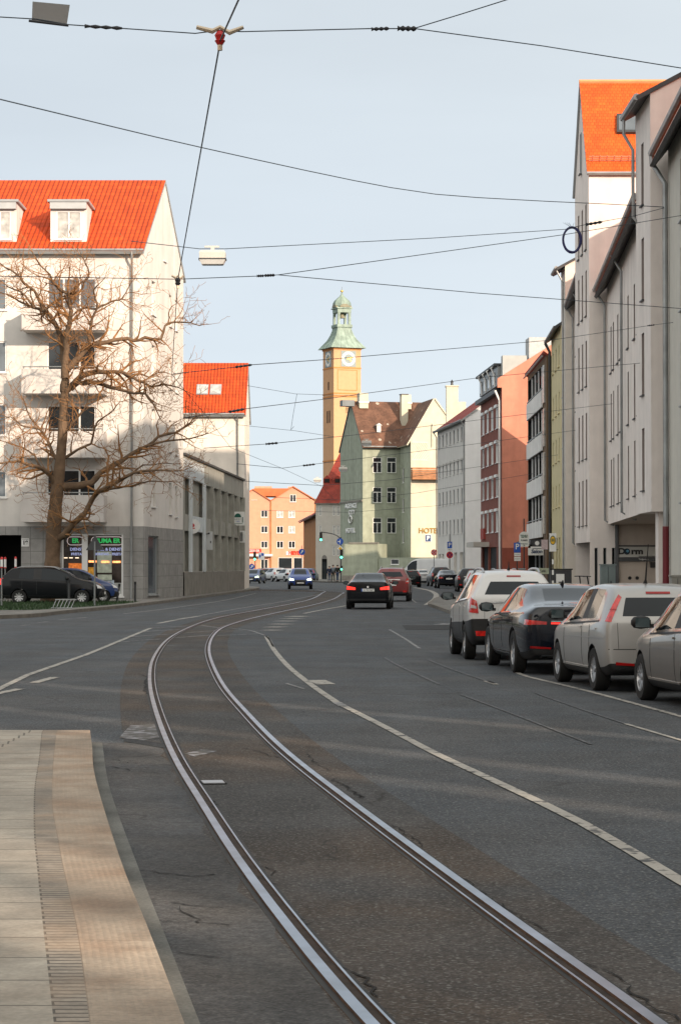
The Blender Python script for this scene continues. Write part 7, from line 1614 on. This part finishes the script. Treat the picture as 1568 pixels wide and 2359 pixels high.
t = base(219, 95, 'grey pole with a dark triangular sign seen from behind', 'road sign', 'road_sign'); t.location.z = .12; pole(t, Zh(1248, 95) - .1, .04); z = Zh(1250, 95) - .12; mb = MB(); q = .34; mb.prism([Vector((-q * 1.1, .05, z - .30)), Vector((q * 1.1, .05, z - .30)), Vector((0, .05, z + .32))], (0, .02, 0)); mb.build('sign_back', M_poled, t)
def bollard(px, Y, h, lean, label):
    t = base(px, Y, label, 'bollard', 'bollard', 'dark bollards before the shop'); t.location.z = .12; mb = MB(); mb.tube([(0, 0, 0), (lean, 0, h)], .05, 8); mb.build('post', M_poled, t, smooth=60); mb = MB(); mb.tube([(lean * .9, 0, h - .12), (lean, 0, h + .01)], .056, 8); mb.build('cap', M_black, t, smooth=60)
bollard(160, 95, 1.05, 0, 'thin dark bollard before the black people carrier'); bollard(270, 108, .8, .12, 'leaning dark bollard before the shop window'); bollard(312, 107, .9, 0, 'dark bollard at the foot of the house downpipe')
t = base(143, 88.5, 'small striped metal grid standing in the grass', 'metal grid', 'metal_grid'); t.location.z = .12; mb = MB()
for k in range(6): x = -.35 + .14 * k; mb.tube([(x, .0, .0), (x + .12, .25, .34)], .018, 5)
mb.build('bars', M_zinc, t); mb = MB(); mb.tube([(-.40, 0, .02), (.42, 0, .02)], .02, 5); mb.tube([(-.28, .25, .34), (.54, .25, .34)], .02, 5); mb.build('frame', M_zinc, t)

# ================================================================ PEOPLE
M_skin = mat('skin', (.42, .25, .18), rough=.6, var=.05); M_hair = mat('hair_dark', (.02, .015, .012), rough=.7, var=.2)
def skin(name, V_, E_, rad, m, par, lev=1, root=0):
    me = bpy.data.meshes.new(name); me.from_pydata(V_, E_, []); o = link('tmp', me); md = o.modifiers.new('k', 'SKIN'); md.use_smooth_shade = True
    for i, r in enumerate(rad): me.skin_vertices[0].data[i].radius = r if isinstance(r, tuple) else (r, r)
    me.skin_vertices[0].data[root].use_root = True; s_ = o.modifiers.new('u', 'SUBSURF'); s_.levels = lev; bpy.context.view_layer.update()
    ev = bpy.data.meshes.new_from_object(o.evaluated_get(bpy.context.evaluated_depsgraph_get())); bpy.data.objects.remove(o); ev.name = name; ev.materials.clear(); ev.materials.append(m); ev.polygons.foreach_set('use_smooth', [True] * len(ev.polygons)); return link(name, ev, par)
def person(px, Y, H, rz, label, coat, trouser, st=.16, hood=False):
    r = empty('person', (X(px, Y), Y, .12), rz, label, 'person', 'pedestrians at the crossing'); k = H / 1.75
    J = dict(pel=(0, 0, .95), wai=(0, 0, 1.10), che=(0, -.01, 1.32), neck=(0, 0, 1.47), jaw=(0, -.015, 1.56), head=(0, -.01, 1.66), crn=(0, .0, 1.73))
    for s, n in ((-1, 'l'), (1, 'r')):
        J.update({'hip' + n: (s * .09, 0, .90), 'kne' + n: (s * .10, -s * st * .6 - .02, .50), 'ank' + n: (s * .10, -s * st, .09), 'toe' + n: (s * .12, -s * st - .16, .03), 'sho' + n: (s * .19, 0, 1.42), 'elb' + n: (s * .25, s * .06 + .03, 1.13), 'wri' + n: (s * .25, s * .09 - .05, .90), 'pal' + n: (s * .25, s * .09 - .08, .82)})
        for f in range(4): J['fi%d' % f + n] = (s * (.25), s * .09 - .06 - .022 * f, .755 + .008 * abs(f - 1.5)); J['ft%d' % f + n] = (s * .235, s * .09 - .065 - .022 * f, .715 + .012 * abs(f - 1.5))
        J['th' + n] = (s * .23, s * .09 - .135, .80)
    R_ = dict(pel=.13, wai=.115, che=.14, neck=.055, jaw=.075, head=.095, crn=.06); rr_ = {'hip': .085, 'kne': .055, 'ank': .04, 'toe': .035, 'sho': .06, 'elb': .042, 'wri': .03, 'pal': .035, 'th': .012}
    ed = [('pel', 'wai'), ('wai', 'che'), ('che', 'neck'), ('neck', 'jaw'), ('jaw', 'head'), ('head', 'crn')]
    for n in 'lr':
        ed += [('pel', 'hip' + n), ('hip' + n, 'kne' + n), ('kne' + n, 'ank' + n), ('ank' + n, 'toe' + n), ('che', 'sho' + n), ('sho' + n, 'elb' + n), ('elb' + n, 'wri' + n), ('wri' + n, 'pal' + n), ('pal' + n, 'th' + n)] + [('pal' + n, 'fi%d' % f + n) for f in range(4)] + [('fi%d' % f + n, 'ft%d' % f + n) for f in range(4)]
    def go(nm, keys, eds, gr, m):
        ks = list(keys); ix = {q: i for i, q in enumerate(ks)}; V_ = [tuple(c_ * k for c_ in J[q]) for q in ks]; E_ = [(ix[a], ix[b]) for a, b in eds if a in ix and b in ix]
        rad = [((R_.get(q) or rr_.get(q[:-1]) or .009) + gr) * k for q in ks]; return skin(nm, V_, E_, rad, m, r, 1, 0)
    go('body', J, ed, 0, M_skin); go('jacket', [q for q in J if q in ('pel', 'wai', 'che') or q[:3] in ('sho', 'elb', 'wri')], ed, .035, coat); go('trousers', ['pel'] + [q for q in J if q[:3] in ('hip', 'kne', 'ank')], ed, .02, trouser)
    mb = MB(); mb.lathe([(.03, .10), (.085, .075), (.11, .02), (.10, -.05)], 12, 0, Matrix.Translation((0, .02 * k, 1.67 * k)) @ Matrix.Scale(k, 4)); mb.build('hair', coat if hood else M_hair, r, smooth=60)
    mb = MB()
    for s in (-1, 1): mb.box(s * .12 * k - .045, s * .12 * k + .045, -s * st * k - .2, -s * st * k + .07, 0, .08)
    mb.build('shoes', M_black, r); return r
M_cnavy = mat('coat_navy', (.015, .02, .04), var=.2); M_cblack = mat('coat_black', (.014, .016, .015), var=.2); M_cgrey = mat('coat_grey_blue', (.12, .14, .16), var=.2); M_jean = mat('jeans_blue', (.03, .05, .10), var=.2)
person(758.5, 250, 1.66, 0, 'pedestrian in a navy jacket, leftmost of the three by the traffic light', M_cnavy, M_jean); person(767, 252, 1.80, .2, 'pedestrian with grey blue jacket standing between the other two', M_cgrey, M_cblack, .1); person(777, 249.6, 1.78, -.3, 'broad pedestrian in a long black coat beside the traffic light pole', M_cblack, M_jean, .12)
# ================================================================ LIGHT, SKY, CAMERA
SUN = Vector((.70, -1.0, .40)).normalized()
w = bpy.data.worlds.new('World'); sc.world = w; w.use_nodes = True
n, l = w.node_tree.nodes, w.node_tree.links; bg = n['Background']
sky = n.new('ShaderNodeTexSky'); sky.sky_type = 'NISHITA'; sky.sun_disc = False
sky.sun_elevation = math.asin(SUN.z); sky.sun_rotation = math.atan2(SUN.x, SUN.y); sky.air_density = 0.5; sky.dust_density = 1; sky.ozone_density = 1.0; sky.altitude = 400
hs = n.new('ShaderNodeHueSaturation'); hs.inputs['Saturation'].default_value = .5; l.new(sky.outputs[0], hs.inputs['Color'])
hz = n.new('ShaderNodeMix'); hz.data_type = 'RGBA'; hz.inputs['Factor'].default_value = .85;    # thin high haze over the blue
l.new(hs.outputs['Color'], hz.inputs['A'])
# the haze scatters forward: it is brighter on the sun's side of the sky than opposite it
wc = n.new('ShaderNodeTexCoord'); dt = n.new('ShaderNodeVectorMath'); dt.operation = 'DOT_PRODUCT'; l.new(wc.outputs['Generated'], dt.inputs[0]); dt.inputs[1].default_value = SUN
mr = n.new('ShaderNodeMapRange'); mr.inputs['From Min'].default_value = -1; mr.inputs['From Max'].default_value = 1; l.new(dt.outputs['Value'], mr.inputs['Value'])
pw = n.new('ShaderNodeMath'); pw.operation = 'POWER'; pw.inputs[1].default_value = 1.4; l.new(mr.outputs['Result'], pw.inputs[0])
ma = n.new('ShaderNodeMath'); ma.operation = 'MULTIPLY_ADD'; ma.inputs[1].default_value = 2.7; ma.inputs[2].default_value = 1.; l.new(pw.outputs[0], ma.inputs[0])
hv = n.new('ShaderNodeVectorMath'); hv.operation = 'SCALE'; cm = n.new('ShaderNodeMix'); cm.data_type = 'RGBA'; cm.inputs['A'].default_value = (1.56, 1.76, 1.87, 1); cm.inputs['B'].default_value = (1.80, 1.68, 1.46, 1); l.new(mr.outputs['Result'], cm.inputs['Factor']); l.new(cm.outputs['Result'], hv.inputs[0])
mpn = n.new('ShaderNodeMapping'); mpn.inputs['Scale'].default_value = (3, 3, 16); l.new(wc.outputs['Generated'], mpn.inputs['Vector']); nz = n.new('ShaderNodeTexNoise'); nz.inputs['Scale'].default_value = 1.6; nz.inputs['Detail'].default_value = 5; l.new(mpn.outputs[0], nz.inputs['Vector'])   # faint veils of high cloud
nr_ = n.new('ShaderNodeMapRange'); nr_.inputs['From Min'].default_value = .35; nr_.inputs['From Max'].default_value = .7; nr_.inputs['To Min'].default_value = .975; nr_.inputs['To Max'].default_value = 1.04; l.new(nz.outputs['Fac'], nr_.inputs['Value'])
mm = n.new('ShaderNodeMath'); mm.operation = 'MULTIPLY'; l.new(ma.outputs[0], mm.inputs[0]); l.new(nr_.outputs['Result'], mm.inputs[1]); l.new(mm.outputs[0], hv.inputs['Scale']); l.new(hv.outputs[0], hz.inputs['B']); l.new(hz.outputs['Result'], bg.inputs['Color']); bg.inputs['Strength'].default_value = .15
sun = bpy.data.lights.new('sun', 'SUN'); sun.energy = 2.7; sun.angle = math.radians(.55); sun.color = (1.0, .80, .62)
so = bpy.data.objects.new('sun', sun); COL.objects.link(so); so.rotation_euler = (-SUN).to_track_quat('-Z', 'Y').to_euler(); so.location = (40, -60, 60)
cd = bpy.data.cameras.new('camera'); cam = bpy.data.objects.new('camera', cd); COL.objects.link(cam)
cd.sensor_fit = 'VERTICAL'; cd.sensor_height = 36; cd.lens = 36 * F / 2358.; cd.clip_end = 6000; cd.clip_start = .1
cam.location = (0, 0, EYE); cam.rotation_euler = (math.pi / 2 + PITCH, 0, 0); sc.camera = cam
sc.view_settings.view_transform = 'Standard'; sc.view_settings.look = 'None'; sc.view_settings.exposure = 1.12; sc.view_settings.gamma = 1
sc.cycles.max_bounces = 6; sc.cycles.diffuse_bounces = 3; sc.cycles.glossy_bounces = 3; sc.cycles.transmission_bounces = 2; sc.cycles.caustics_reflective = False; sc.cycles.caustics_refractive = False
sc.cycles.use_denoising = True
